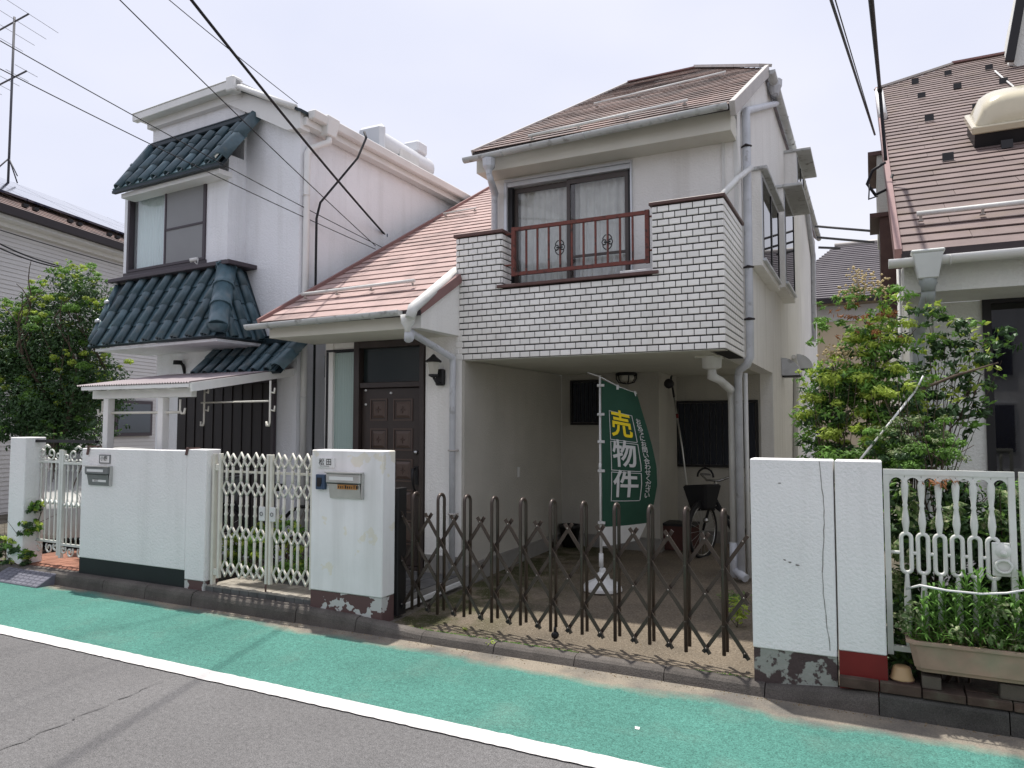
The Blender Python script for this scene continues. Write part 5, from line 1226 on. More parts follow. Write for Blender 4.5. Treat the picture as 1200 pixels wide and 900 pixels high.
cast_leaf(gx0, gx1, 7); cast_leaf(gx1+.02, gx1+.02+(gx1-gx0), 7, lion=False)
tp = [oY(u,v,4.70-(.16 if 1075 < u else .03)) for u,v in ((1062,690),(1078,686),(1110,692),(1150,696),(1180,695),(1215,689))]
tag(MB().tube(tp,.006,6).build('white_band', m_plasticw), 'white plastic band tied across the lilies at the cast gate', 'band')
# white stick behind the pillars
a, b = oY(1003,545,5.0), oY(1072,459,5.25)
tag(MB().tube([a,b],.007,6).tube([b,b+Vector((.05,.02,.10))],.006,5).build('white_stick', m_plasticw), 'white stick leaning in the shrubs behind the narrow pillar', 'stick')
# ================================================================== sale flag
base = oZ(710,690,.095); fx, fy = -2.25, 6.42
FL = thing('banner', (fx,fy,.09), 'tall green banner with yellow and white characters on a white pole', 'banner')
fz1 = oY(704,440,fy).z; 
MB().tube([(fx,fy,.25),(fx,fy,1.2),(fx,fy,fz1)],[.014,.013,.010],8).build('pole', m_plasticw, FL)
MB().tube([(fx,fy,1.18),(fx,fy,1.24)],.018,8).tube([(fx,fy,.30),(fx,fy,.42)],.022,8).build('pole_joint', m_plasticw, FL)
bs = MB(); bs.lathe([(0,.20),(.03,.20),(.035,.16),(.06,.145),(.075,.10),(.17,.055),(.185,.03),(.185,.0),(0,0)], (fx+.02,fy-.02,.093), 8, 'z', False); bs.build('water_base', m_plasticw, FL, .006, )
FWL = [.30,.35,.40,.44,.465,.46,.42,.35,.27,.27]
def flag_w(t):      # t 0 top .. 1 bottom : visible width
    i = min(8,int(t*8)); return FWL[i]+(FWL[i+1]-FWL[i])*(t*8-i)
ft, fb = fz1-.04, oY(710,640,fy).z
def flag_pt(s, t, off=0):
    w = flag_w(t); x = fx+.02+w*s; z = ft+(fb-ft)*t - .13*s*(1-t)*(1-t*.9)+.04*s*t**3
    y = fy - .02 - .05*math.sin(s*2.4+t*3)*s + .16*s*s*(1-.3*math.sin(t*5)) - off
    return (x, y, z)
ns, ntt = 14, 44; tsplit = .885
def flag_mesh(t0, t1, name, m_):
    vs = []; n = max(2,int(ntt*(t1-t0)))
    for j in range(n+1):
        for i in range(ns+1): vs.append(flag_pt(i/ns, t0+(t1-t0)*j/n))
    MB().add(vs, [(j*(ns+1)+i,j*(ns+1)+i+1,(j+1)*(ns+1)+i+1,(j+1)*(ns+1)+i) for j in range(n) for i in range(ns)], True).build(name, m_, FL)
flag_mesh(0, tsplit, 'banner_cloth', m_flag); flag_mesh(tsplit, 1.0, 'banner_foot', m_flagw)
FHt = ft-fb; FW = .60
def flag_text(body, size, s0, t0, m_, extra, wide=1.0, split=True):
    vs, fs = text_mesh(body, size, extra)
    me = bpy.data.meshes.new('t'); me.from_pydata([(v.x,v.y,0) for v in vs],[],fs); bm = bmesh.new(); bm.from_mesh(me)
    bmesh.ops.triangulate(bm, faces=bm.faces); bmesh.ops.subdivide_edges(bm, edges=[e for e in bm.edges if e.calc_length() > .03], cuts=3, use_grid_fill=False)
    bmesh.ops.triangulate(bm, faces=bm.faces); bm.verts.index_update()
    o = MB().add([flag_pt(s0+v.co.x*wide/FW, t0-v.co.y/FHt, .010) for v in bm.verts], [tuple(v.index for v in f.verts) for f in bm.faces]).build('character', m_, FL)
    bm.free(); bpy.data.meshes.remove(me); return o
def box_line(s0,s1,t0,t1):
    m = MB(); w = .006; n = 8
    def strip(A, B, horiz):
        pts = []
        for i in range(n+1):
            s = A[0]+(B[0]-A[0])*i/n; t = A[1]+(B[1]-A[1])*i/n
            if horiz: pts += [flag_pt(s,t,.005), flag_pt(s,t+w/FHt,.005)]
            else: pts += [flag_pt(s,t,.005), flag_pt(s+w/FW*1.3,t,.005)]
        m.add(pts, [(2*i,2*i+1,2*i+3,2*i+2) for i in range(n)])
    strip((s0,t0),(s1,t0),True); strip((s0,t1),(s1,t1),True); strip((s0,t0),(s0,t1),False); strip((s1,t0),(s1,t1),False)
    m.build('character_box', m_flagw, FL)
for i, ch in enumerate('売物件'):
    tc_ = .262+i*.188; box_line(.20,.74,tc_-.088,tc_+.088)
    flag_text(ch, .27, .475, tc_-.004, m_yellow if i == 0 else m_flagw, .005, 1.05)
for i, ch in enumerate('お気軽にお問い合わせください'):
    flag_text(ch, .062, .86, .21+i*.0375, m_flagw, .001)
for t in (.035,.21,.375,.55,.86): z = flag_pt(0,t)[2]; BX('banner_loop', (fx-.018,fy-.03,z-.012),(fx+.05,fy-.012,z+.012), m_flagw, FL)
MB().tube([(fx-.12,fy,fz1+.03),(fx,fy,fz1-.01),flag_pt(.55,0),flag_pt(1.0,0)],.005,5).build('top_rod', m_plasticw, FL)
for s in (.5,.95): p = Vector(flag_pt(s,0)); MB().box(p-Vector((.008,.006,.03)),p+Vector((.012,.006,.015))).build('banner_loop', m_flagw, FL)
# ================================================================== things in the carport
BC = thing('bicycle', (-1.35,8.6,.1), 'dark city bicycle with a covered front basket parked in the carport', 'bicycle')
fw = Vector((-1.74,8.42,.40)); rw_ = Vector((-.92,9.02,.40)); bd_ = (rw_-fw).normalized(); st_ = Vector((-.30,-.955,0)).normalized()
def wheel(c, d, name):
    t = part_empty(name, c, BC); R = .30; up = Vector((0,0,1))
    MB().tube([c+(d*math.cos(a)+up*math.sin(a))*R for a in [k*math.pi/16 for k in range(32)]],.018,6,closed=True).build('tyre', m_rubber, t)
    MB().tube([c+(d*math.cos(a)+up*math.sin(a))*(R-.025) for a in [k*math.pi/16 for k in range(32)]],.008,5,closed=True).build('rim', m_chrome, t)
    s = MB()
    for k in range(18): a = k*math.pi/9; s.tube([c,c+(d*math.cos(a)+up*math.sin(a))*(R-.025)],.0022,3)
    s.build('spokes', m_steel, t)
    MB().tube([c+(d*math.cos(a)+up*math.sin(a))*(R+.035) for a in [.3+k*.24 for k in range(10)]],.02,5).build('mudguard', m_rubber, t)
wheel(fw, st_, 'wheel'); wheel(rw_, bd_, 'wheel')
hd = fw+bd_*.16+Vector((0,0,.42)); bb = fw.lerp(rw_,.5)+Vector((0,0,-.10)); se = fw.lerp(rw_,.68)+Vector((0,0,.42))
MB().tube([fw,fw+bd_*.08+Vector((0,0,.25)),hd],.015,6).tube([hd-Vector((0,0,.08)),bb+bd_*-.1,bb],.022,6).tube([hd-Vector((0,0,.16)),bb+bd_*.05+Vector((0,0,.06))],.018,6).tube([bb,se],.018,6).tube([bb,rw_],.012,5).tube([se-Vector((0,0,.12)),rw_],.010,5).build('frame', m_rubber, BC)
sd = Vector((-st_.y,st_.x,0))
MB().tube([hd,hd+Vector((0,0,.14))],.013,6).tube([hd+Vector((0,0,.14))+sd*s+bd_*b_+Vector((0,0,z)) for s,b_,z in ((-.27,.20,.05),(-.2,.02,.06),(-.08,-.03,.0),(.08,-.03,.0),(.2,.02,.06),(.27,.20,.05))],.012,6).build('handlebar', m_chrome, BC)
MB().tube([hd+Vector((0,0,.18))+sd*(.10*math.cos(a))-bd_*.12+Vector((0,0,.10*math.sin(a))) for a in [k*math.pi/8 for k in range(9)]],.012,5).build('cable_loop', m_rubber, BC)
bc = hd-bd_*.16+Vector((0,0,-.08)); 
def bq(s,b_,z): return bc+sd*s+bd_*b_+Vector((0,0,z))
MB().hexa([bq(-.10,-.06,-.13),bq(.10,-.06,-.10),bq(.10,.07,-.10),bq(-.10,.07,-.13)],[bq(-.155,-.11,.16),bq(.155,-.11,.19),bq(.155,.10,.19),bq(-.155,.10,.16)]).build('basket', m_rubber, BC, .02)
MB().box(se+Vector((-.12,-.07,.0)),se+Vector((.12,.07,.06))).build('saddle', m_rubber, BC, .02)
MB().lathe([(0,0),(.03,.01),(.035,.05),(0,.06)], hd-bd_*.05+Vector((-.05,-.12,-.3)), 8, 'y').build('head_lamp', m_chrome, BC)
a, b = oY(790,466,8.95), oY(810,590,8.75)
PO = thing('pole', (b.x,b.y,.1), 'thin metal pole with a red ring leaning in the carport corner', 'pole')
MB().tube([a,a.lerp(b,.5),Vector((b.x+.03,b.y,.12))],.011,6).build('shaft', m_steel, PO); MB().tube([a,a+(a-b)*.12],.014,6).build('grip', m_black, PO); p = a.lerp(b,.16); MB().tube([p,p+(b-a)*.04],.015,6).build('ring', m_paintred, PO)
p = oZ(802,641,.115)
CT = thing('crate', (p.x,8.75,.11), 'reddish brown plastic crate on the floor beside the bicycle', 'crate')
cx_, cy_ = p.x, 8.78
for dx, dy, sx, sy in ((0,-.14,.36,.014),(0,.14,.36,.014),(-.173,0,.014,.265),(.173,0,.014,.265)): MB().box((cx_+dx-sx/2,cy_+dy-sy/2,.12),(cx_+dx+sx/2,cy_+dy+sy/2,.40)).build('side', m_crate, CT)
MB().box((cx_-.165,cy_-.132,.115),(cx_+.165,cy_+.132,.13)).build('bottom', m_crate, CT); MB().box((cx_-.19,cy_-.16,.40),(cx_+.19,cy_+.16,.43)).build('lid', m_black, CT)
def pot(u,v,r,h,label,m_=m_black):
    p = oZ(u,v,.115); t = thing('flower_pot', (p.x,p.y,.11), label, 'pot')
    MB().lathe([(0,0),(r*.7,0),(r*.95,h*.85),(r*1.05,h*.85),(r*1.05,h),(r*.9,h),(r*.85,h*.8),(0,h*.8)], (p.x,p.y,.118), 12).build('pot_body', m_, t); return t
pot(668,640,.13,.26,'wide black flower pot at the back corner of the carport'); pot(648,643,.06,.10,'tiny grey flower pot beside the wide black pot', m_concb)
# ================================================================== right house
RH = thing('house', (2,8,.1), 'right hand house with long brown slate roof and domed skylight', 'house')
eR = oY(1060,297,6.3); xe, ye_, ze_ = .235, 6.30, 2.915; sR = .60
def zR_(y): return ze_+sR*(y-ye_)
nR = Vector((0,-sR,1)).normalized()
def RPp(u,v,off=0): return oP(u,v,Vector((0,ye_,ze_))+nR*off, nR)
A, Bp = RPp(1032,105), RPp(1115,77); yr_ = Bp.y
rr_ = part_empty('roof', (2,9,4.5), RH); xmax = 5.0
pl = [(xe,ye_),(xmax,ye_),(xmax,yr_),(Bp.x,yr_),(xe,A.y)]
MB().prism([(x,y,zR_(y)-.05) for x,y in pl], nR*.045).build('roof_deck', m_dark, rr_)
def xlR(y): return xe if y <= A.y else xe+(Bp.x-xe)*(y-A.y)/(yr_-A.y)
shingles(rr_, m_slater, ye_-.03, zR_(ye_-.03), sR, yr_, xlR, lambda y: min(xmax, 1.4+.28*(y-5.5)+.9), expo=.20, w=1.22, th_=.012, seed=8)
MB().bar((xe-.02,ye_-.04,zR_(ye_-.04)-.03),(xe-.02,A.y,zR_(A.y)-.03),.05,.16).build('verge_board', m_flash, rr_)
MB().bar((xe-.02,A.y,zR_(A.y)+.03),(Bp.x,yr_,zR_(yr_)+.03),.12,.035).build('hip_cap', m_flashg, rr_); MB().bar((Bp.x,yr_,zR_(yr_)+.03),(xmax,yr_,zR_(yr_)+.03),.14,.035).build('ridge_cap', m_flash, rr_)
MB().bar((xe,ye_-.05,ze_-.035),(xmax,ye_-.05,ze_-.035),.02,.07).build('eave_trim', m_dark, rr_)
for u, v in ((1072.5,97.5),(1111,87.5),(1080,114),(1122,103),(1089,141),(1159,81),(1176,97),(1145,128),(1111,187),(1180,172)):
    p = RPp(u,v,.035); s = .05
    MB().hexa([p+Vector((-s,-.03,-.02)),p+Vector((s,-.03,-.02)),p+Vector((s,.03,.016)),p+Vector((-s,.03,.016))],[p+Vector((-s,-.012,.07)),p+Vector((s,-.012,.07)),p+Vector((s,.0,.075)),p+Vector((-s,.0,.075))]).build('snow_stop', m_black, rr_)
a, b = RPp(1079,262,.02), RPp(1197,246,.02); b = Vector((a.x+1.2,a.y,a.z)); snow_guard([a,a.lerp(b,.36),a.lerp(b,.7),b],.085, rr_, .022, nrm=nR)
# skylight
SKY = part_empty('skylight', RPp(1170,150), RH)
c = RPp(1193,160,.0); ux, uy = Vector((1,0,0)), Vector((0,1,sR)).normalized(); w, hgt = .46, .36
def sk(x,y,z): return c+ux*x+uy*y+nR*z
MB().hexa([sk(-w+.03,-hgt+.03,.02),sk(w-.03,-hgt+.03,.02),sk(w-.03,hgt-.03,.02),sk(-w+.03,hgt-.03,.02)],[sk(-w+.03,-hgt+.03,.18),sk(w-.03,-hgt+.03,.18),sk(w-.03,hgt-.03,.18),sk(-w+.03,hgt-.03,.18)]).build('skylight_base', m_black, SKY)
MB().hexa([sk(-w,-hgt,.16),sk(w,-hgt,.16),sk(w,hgt,.16),sk(-w,hgt,.16)],[sk(-w,-hgt,.24),sk(w,-hgt,.24),sk(w,hgt,.24),sk(-w,hgt,.24)]).build('skylight_rim', m_dome, SKY, .012)
vs = []; n = 12
for j in range(n+1):
    for i in range(n+1):
        x, y = -1+2*i/n, -1+2*j/n; z = .26*(max(0,1-x**4)**.5)*(max(0,1-y**4)**.5); vs.append(sk(x*(w-.04),y*(hgt-.04),.241+z))
MB().add(vs, [(j*(n+1)+i,j*(n+1)+i+1,(j+1)*(n+1)+i+1,(j+1)*(n+1)+i) for j in range(n) for i in range(n)], True).build('dome', m_dome, SKY)
cab = [RPp(u,v,.05) for u,v in ((1166,83),(1176,92),(1186,100),(1196,110))]; MB().tube(cab,.012,5).build('white_cable', m_plasticw, rr_)
# fascia, soffit, walls
zs_ = oY(1085,342,6.36).z
MB().box((xe+.02,6.37,zs_),(xmax,7.0,ze_-.06)).build('eave_box', m_rhouse, RH)
wx = .30
m = MB(); m.prism([(wx,6.95,.06),(wx,14,.06),(wx,14,zR_(13)-.1),(wx,13,zR_(13)-.1),(wx,6.95,zR_(6.95)-.08)],(.1,0,0)); m.build('side_wall', m_rhouse, RH)
wl0 = oY(1152,400,7.0).x
fz = oY(1160,347,7.0).z
MB().box((wx+.101,7.0,.06),(wl0,7.1,zs_-.001)).box((wl0,7.0,fz),(xmax,7.1,zs_-.001)).build('front_wall', m_rhouse, RH)
WN_ = part_empty('garden_window', (wl0,7.0,.3), RH)
MB().box((wl0,6.97,.2),(wl0+.06,7.05,fz)).box((wl0+.06,6.97,fz-.06),(wl0+1.8,7.05,fz)).box((wl0+.06,6.98,1.05),(wl0+1.8,7.04,1.09)).build('frame', m_black, WN_)
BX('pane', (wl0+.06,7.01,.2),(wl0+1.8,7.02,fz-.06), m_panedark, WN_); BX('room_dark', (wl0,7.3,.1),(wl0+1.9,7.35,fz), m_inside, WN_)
gutter('gutter', (xe-.09,6.20,ze_-.075),(xmax,6.20,ze_-.06),.06, m_gutterw, RH, .8)
c = oY(1087,312,6.20); h = .13
MB().hexa([c+Vector((-.065,-.06,-.10)),c+Vector((.065,-.06,-.10)),c+Vector((.065,.06,-.10)),c+Vector((-.065,.06,-.10))],[c+Vector((-.10,-.085,.09)),c+Vector((.10,-.085,.09)),c+Vector((.10,.085,.09)),c+Vector((-.10,.085,.09))]).box(c+Vector((-.11,-.09,.09)),c+Vector((.11,.09,.115))).build('rain_hopper', mat('hopper_green',(.60,.62,.59),rough=.5,var=.06,vs=5), RH, .008)
dpm = mat('pipe_greygreen',(.34,.37,.36),rough=.5,var=.12,vs=6)
d1 = oY(1076,385,6.9)
MB().lathe([(.06,-.10),(.062,-.13),(.05,-.15),(.045,-.19),(0,-.19)], c, 12).tube([c+Vector((0,0,-.16)),c+Vector((0,.03,-.22)),d1,(d1.x,6.93,d1.z-.1),(d1.x,6.93,.1)],.045,10).build('downpipe', dpm, RH)
# boxes and pipes on the side wall
for (u0,v0,u1,v1,mm) in ((1020,190,1039,245,m_rhouse),(1021,250,1038,325,m_flash)):
    p = oX(u0+8,v0,wx-.0); q = oX(u0+8,v1,wx)
for y0, y1, z0, z1, mm in ((10.2,11.6,4.1,5.0,m_rhouse),(9.4,10.2,2.9,4.0,m_brown)):
    MB().box((wx-.16,y0,z0),(wx-.001,y1,z1)).build('bay_box', mm, RH); BX('bay_roof', (wx-.26,y0-.04,z1+.001),(wx-.001,y1+.04,z1+.05), m_brown, RH)
MB().tube([(wx-.06,13.0,7.0),(wx-.06,11.0,5.8)],.06,8).build('side_pipe', m_gutterw, RH)
MB().tube([(wx-.05,7.3,3.4),(wx-.05,7.3,.2)],.018,6).build('side_conduit', m_gutterw, RH)
# taller part of the right house behind
pts = [oY(u,v,13.2) for u,v in ((1184,70),(1197,-5),(1208,-60),(1420,-60),(1420,160),(1225,110))]
MB().prism(pts,(0,1.5,0)).build('upper_wall', m_rhouse, RH)
MB().bar(oY(1183,72,13.1),oY(1208,-66,13.1),.12,.08,(0,1,0)).build('upper_verge', m_black, RH)
# ================================================================== far houses
BK = thing('house', (-.9,21,.1), 'small far house with grey slate roof seen through the gap', 'house')
yb0 = 20.5
e0, e1, r0, r1 = oY(950,352,yb0), oY(1042,346,yb0), oY(978,290,yb0+2.5), oY(1042,299,yb0+2.5)
e0.x -= 1.2; e1.x += 1.2; rz = oY(978,290,yb0+2.5).z; ez = (e0.z+e1.z)/2
nrow = 26
rf = part_empty('roof', (e0.x,yb0,ez), BK); x0, x1 = e0.x, e1.x; xl = oY(978,290,yb0+2.5).x
for i in range(nrow):
    t0, t1 = i/nrow, (i+1)/nrow+.01; a0 = x0+(xl-x0)*t0; a1 = x0+(xl-x0)*t1
    p = [Vector((a0,yb0+2.5*t0,ez+(rz-ez)*t0)),Vector((x1,yb0+2.5*t0,ez+(rz-ez)*t0)),Vector((x1,yb0+2.5*t1,ez+(rz-ez)*t1)),Vector((a1,yb0+2.5*t1,ez+(rz-ez)*t1))]
    MB().hexa(p,[p[0]+Vector((0,-.02,.05)),p[1]+Vector((0,-.02,.05)),p[2]+Vector((0,0,.01)),p[3]+Vector((0,0,.01))]).build('slate_row', m_rgrey, rf)
MB().prism([(x0,yb0,ez),(x0,yb0+6,ez),(xl,yb0+2.5,rz)],(.05,0,0)).build('roof_end', m_rgrey, rf)
MB().tube([(xl,yb0+2.5,rz+.06),(x1,yb0+2.5,rz+.06)],.06,6).build('ridge_cap', m_flashg, rf)
BX('eave_trim', (x0,yb0-.1,ez-.12),(x1,yb0-.02,ez+.0), m_dark, rf)
BX('wall', (x0+.3,yb0+.4,.06),(x1-.2,yb0+5.5,ez-.05), m_farwall, BK); BX('wall_band', (x0+.28,yb0+.36,ez-.55),(x1-.18,yb0+.399,ez-.13), m_siding, BK)
for (u0,v0,u1,v1) in ((955,265,1025,271),(957,278,1025,284),(959,290,985,291)):
    a, b = oY(u0,v0,14.0), oY(u1,v1,14.0); tag(MB().tube([a,b],.022,6).build('service_wire', m_cableg), 'grey service wire spanning the narrow gap between the houses', 'cable', 'wires in the gap')
# house at the far left
FK = 1.12
d0 = Vector((-11.86*FK,6.5*FK,0)); dl = Vector((-.249,.969,0)); no = Vector((.969,.249,0)); Z = Vector((0,0,1)); eZ = 5.26
FH = thing('house', d0+dl*2, 'white sided house with solar panels on its brown roof', 'house')
def D(s, o, z): return d0+dl*s+no*o+Z*z
s0, s1 = -2.2, 6
m = MB(); m.hexa([D(s0,0,.06),D(s1,0,.06),D(s1,-4,.06),D(s0,-4,.06)],[D(s0,0,eZ-.25),D(s1,0,eZ-.25),D(s1,-4,eZ-.25),D(s0,-4,eZ-.25)]); m.build('wall_core', m_siding, FH)
sd_ = part_empty('siding', D(0,.02,.1), FH)
zz = .1
while zz < eZ-.4:
    MB().hexa([D(s0,.001,zz),D(s1,.001,zz),D(s1,.018,zz),D(s0,.018,zz)],[D(s0,.001,zz+.072),D(s1,.001,zz+.072),D(s1,.008,zz+.072),D(s0,.008,zz+.072)]).build('siding_board', m_siding, sd_); zz += .075
for o, z0, z1, mm, nm in ((.10,eZ-.30,eZ-.22,m_gutterw,'soffit_band'),(.30,eZ-.219,eZ-.10,m_gutterw,'fascia'),(.42,eZ-.16,eZ-.02,m_dark,'gutter')):
    w = .10 if nm == 'gutter' else o
    MB().hexa([D(s0,o-w+.002,z0),D(s1,o-w+.002,z0),D(s1,o,z0),D(s0,o,z0)],[D(s0,o-w+.002,z1),D(s1,o-w+.002,z1),D(s1,o,z1),D(s0,o,z1)]).build(nm, mm, FH)
fr_ = part_empty('roof', D(0,0,eZ), FH); sl2 = .50
def RD(s, t, h=0): return D(s, .36-t*.894, eZ-.03+t*.447)+(no*.447+Z*.894)*h
for i in range(14):
    t0, t1 = i*.19, i*.19+.20
    for k in range(6):
        a, b = s0+k*2+.003+(.9 if i%2 else 0), s0+k*2+1.997+(.9 if i%2 else 0)
        MB().hexa([RD(a,t0,.012),RD(b,t0,.012),RD(b,t1,0),RD(a,t1,0)],[RD(a,t0,.028),RD(b,t0,.028),RD(b,t1,.012),RD(a,t1,.012)]).build('slate', m_slateup, fr_)
for k in range(12):
    for dd in (0,.22):
        s = s0+.5+k+dd; p = RD(s,.36,.03); MB().box(p-Vector((.04,.04,.0)),p+Vector((.04,.04,.06))).build('snow_stop', m_black, fr_)
sp0 = part_empty('solar_array', RD(2,1.5), FH)
for k in range(7):
    for j in range(2):
        a = -3.2+k*1.3; t = .80+j*.98 if a > -.9 else 1.3+j*.98
        MB().hexa([RD(a,t,.10),RD(a+1.28,t,.10),RD(a+1.28,t+.96,.10),RD(a,t+.96,.10)],[RD(a,t,.14),RD(a+1.28,t,.14),RD(a+1.28,t+.96,.14),RD(a,t+.96,.14)]).build('solar_panel', m_solar, sp0)
MB().hexa([RD(s0,2.8,0),RD(s1,2.8,0),RD(s1,2.9,-.1),RD(s0,2.9,-.1)],[RD(s0,2.8,.08),RD(s1,2.8,.08),RD(s1,2.95,.03),RD(s0,2.95,.03)]).build('ridge_cap', m_flash, fr_)
# window of that house
wz0_, wz1_ = 1.75, 2.55
for (a, b, z0, z1) in ((2.6,3.7,1.35,2.1),(.4,.85,1.35,1.75)):
    fwn = part_empty('window', D(a,0,z0), FH)
    MB().hexa([D(a,.02,z0),D(b,.02,z0),D(b,.07,z0),D(a,.07,z0)],[D(a,.02,z1),D(b,.02,z1),D(b,.07,z1),D(a,.07,z1)]).build('frame', m_purple, fwn)
    MB().hexa([D(a+.07,.071,z0+.07),D(b-.07,.071,z0+.07),D(b-.07,.078,z0+.07),D(a+.07,.078,z0+.07)],[D(a+.07,.071,z1-.07),D(b-.07,.071,z1-.07),D(b-.07,.078,z1-.07),D(a+.07,.078,z1-.07)]).build('pane', mat('far_pane',(.05,.065,.075),rough=.12,spec=.6), fwn)
# antenna
am = oP(10,200,D(0,-1.6,0),no); tz = oP(11,22,D(0,-1.6,0),no).z
AN = thing('antenna', (am.x,am.y,am.z), 'rooftop television antenna mast with two sets of thin rods', 'antenna')
MB().tube([am-Vector((0,0,.3)),Vector((am.x,am.y,tz+.1))],.022,6).build('mast', m_cableg, AN)
for z, L, n_, ln in ((tz,1.1,4,.72),(oP(11,90,D(0,-1.6,0),no).z,.8,5,.26)):
    c = Vector((am.x,am.y,z)); bdv = (dl*-.2+no*.9+Z*.12).normalized(); rd = dl
    MB().tube([c-bdv*.7,c+bdv*.45],.018,5).build('boom', m_cableg, AN); m = MB()
    for k in range(n_): p = c-bdv*.7+bdv*(1.15*k/(n_-1)); m.tube([p-rd*ln,p+rd*ln],.005,4)
    m.build('rods', m_cableg, AN)
m = MB()
for k in range(3): a = k*2.1; m.tube([am+Vector((0,0,.25)),am+Vector((.3*math.cos(a),.3*math.sin(a),-.15))],.014,4)
m.build('stand_legs', m_cableg, AN)
# ================================================================== overhead cables
def cable(name, pts, r, label, m_=m_cable, sag=.0, n=18):
    pts = [Vector(p) for p in pts]; P = []; pts.insert(0, pts[0]+(pts[0]-pts[1])*1.2)
    for i in range(len(pts)-1): P += catenary(pts[i], pts[i+1], sag if i == 1 else 0, n)[(0 if i == 0 else 1):]
    return tag(MB().tube(P, r, 6).build(name, m_), label, 'cable')
hk = LP(452,276,.06)
cable('power_cable', [oY(150,-95,3.0), hk], .013, 'thick black power cable dropping to the pink slate roof', sag=.05)
tag(MB().lathe([(0,-.03),(.03,-.02),(.03,.02),(0,.03)], hk, 8).build('insulator', m_navy), 'small dark insulator where the thick cable meets the pink roof', 'insulator')
cable('telephone_cable', [oY(60,-80,3.2), LP(440,288,.05)], .005, 'thin cable parallel to the thick cable ending on pink roof', sag=.03)
cable('telephone_cable', [oY(110,-75,3.4), LF(xr_+.05,D0-.1,zE+.1)], .004, 'thin cable ending at the gutter corner of the tiled house', sag=.02)
cable('telephone_cable', [oY(-80,2,3.0), LP(448,290,.05)], .0045, 'upper twisted cable passing in front of the blue tile hood', sag=.04)
cable('telephone_cable', [oY(-60,50,3.0), LP(440,292,.04)], .0045, 'lower twisted cable passing in front of the blue tile hood', sag=.04)
for (u0,v0,u1,v1,r) in ((-40,257,300,350,.010),(-40,263,72,312,.014),(-40,270,72,314,.012)):
    a, b = oP(u0,v0,D(0,.9,0),no), oP(u1,v1,D(0,.9,0),no)
    tag(MB().tube(catenary(a,b,.08),r,5).build('street_cable', m_cable), 'black cable sagging before the white sided house', 'cable', 'cables before the white sided house')
q = Vector((wx-.10,8.0,4.35)); q = oX(1039,190,.28)
cable('power_cable', [oY(1012,-90,3.5), oY(1031,105,8.0), oY(1038,188,8.0)], .016, 'thick black power cable dropping to the brown roofed house', sag=.0)
cable('telephone_cable', [oY(948,-80,3.5), oY(1025,158,9.0)], .009, 'twisted grey cable dropping beside the brown roofed house', m_cableg)
cable('telephone_cable', [oY(955,-80,3.5), oY(1026,158,9.0)], .004, 'thin grey wire beside the twisted grey cable', m_cableg)
c0 = oY(1038,190,8.0); m = MB()
m.tube([c0+Vector((.0,0,.0)),c0+Vector((-.12,.02,-.06)),c0+Vector((-.17,.05,-.18)),c0+Vector((-.10,.05,-.30)),c0+Vector((.02,.1,-.24)),c0+Vector((.06,.1,-.10))],.014,6).tube([c0+Vector((-.15,.0,-.2)),c0+Vector((-.16,.0,-.35)),c0+Vector((-.08,.0,-.33))],.007,5)
tag(m.build('cable_loop', m_cable), 'black cable loop hanging at the edge of the brown slate roof', 'cable loop')
# ================================================================== plants
def leaf_cloud(mb, lobes, n, size, rnd, up=.5, asp=.42, shell=.55, clip=None):
    vol = [l[1][0]*l[1][1]*l[1][2] for l in lobes]; tot = sum(vol)
    for l, v in zip(lobes, vol):
        c, r = Vector(l[0]), l[1]
        for _ in range(int(n*v/tot)):
            d = Vector((rnd.gauss(0,1),rnd.gauss(0,1),rnd.gauss(0,1))).normalized(); k = rnd.random()**shell
            p = c+Vector((d.x*r[0]*k,d.y*r[1]*k,d.z*r[2]*k))
            if clip and not clip(p): continue
            nrm = (d*.7+Vector((0,0,up))+Vector((rnd.uniform(-.7,.7),rnd.uniform(-.7,.7),rnd.uniform(-.5,.5)))).normalized()
            t = nrm.orthogonal().normalized(); t.rotate(Matrix.Rotation(rnd.uniform(0,6.28),3,nrm)); b = nrm.cross(t); s = size*rnd.uniform(.6,1.25)
            a = p-t*s*.5; e = p+t*s*.5-nrm*s*.12; mid = p+nrm*s*.05
            mb.add([a,p+b*s*asp*.5-nrm*s*.05,e,p-b*s*asp*.5-nrm*s*.05,mid],[(0,1,4),(1,2,4),(2,3,4),(3,0,4)])
    return mb
def fast_build(mb, name, m_, parent):      # skips the normal pass on big leaf meshes
    me = bpy.data.meshes.new(name); me.from_pydata(mb.v, [], mb.f); me.materials.append(m_); me.update()
    o = bpy.data.objects.new(name, me); COL.objects.link(o); return place(o, (0,0,0), parent) if parent is None else place(o, Vector((0,0,0)), parent)
def branch(mb, p, d, L, r, rnd, depth):
    q = p; pts = [p]; n = 4
    for i in range(n):
        d = (d+Vector((rnd.uniform(-.25,.25),rnd.uniform(-.25,.25),rnd.uniform(-.08,.2)))).normalized(); q = q+d*L/n; pts.append(q)
    mb.tube(pts,[r*(1-.6*i/n) for i in range(n+1)],5,cap=False)
    if depth > 0:
        for k in range(3): branch(mb, pts[2+k%3], (d+Vector((rnd.uniform(-.9,.9),rnd.uniform(-.9,.9),rnd.uniform(-.1,.7)))).normalized(), L*.62, r*.5, rnd, depth-1)
def clump(lobes, k, f, rnd, flat=.6, up=.0):
    out = []
    for c, r in lobes:
        for _ in range(k):
            d = Vector((rnd.gauss(0,1),rnd.gauss(0,1),rnd.gauss(.15,1))).normalized(); q = rnd.uniform(.45,1.02); g = f*rnd.uniform(.6,1.3)*min(r)
            out.append((Vector(c)+Vector((d.x*r[0]*q,d.y*r[1]*q,d.z*r[2]*q+up*r[2])),(g,g,g*flat)))
    return out
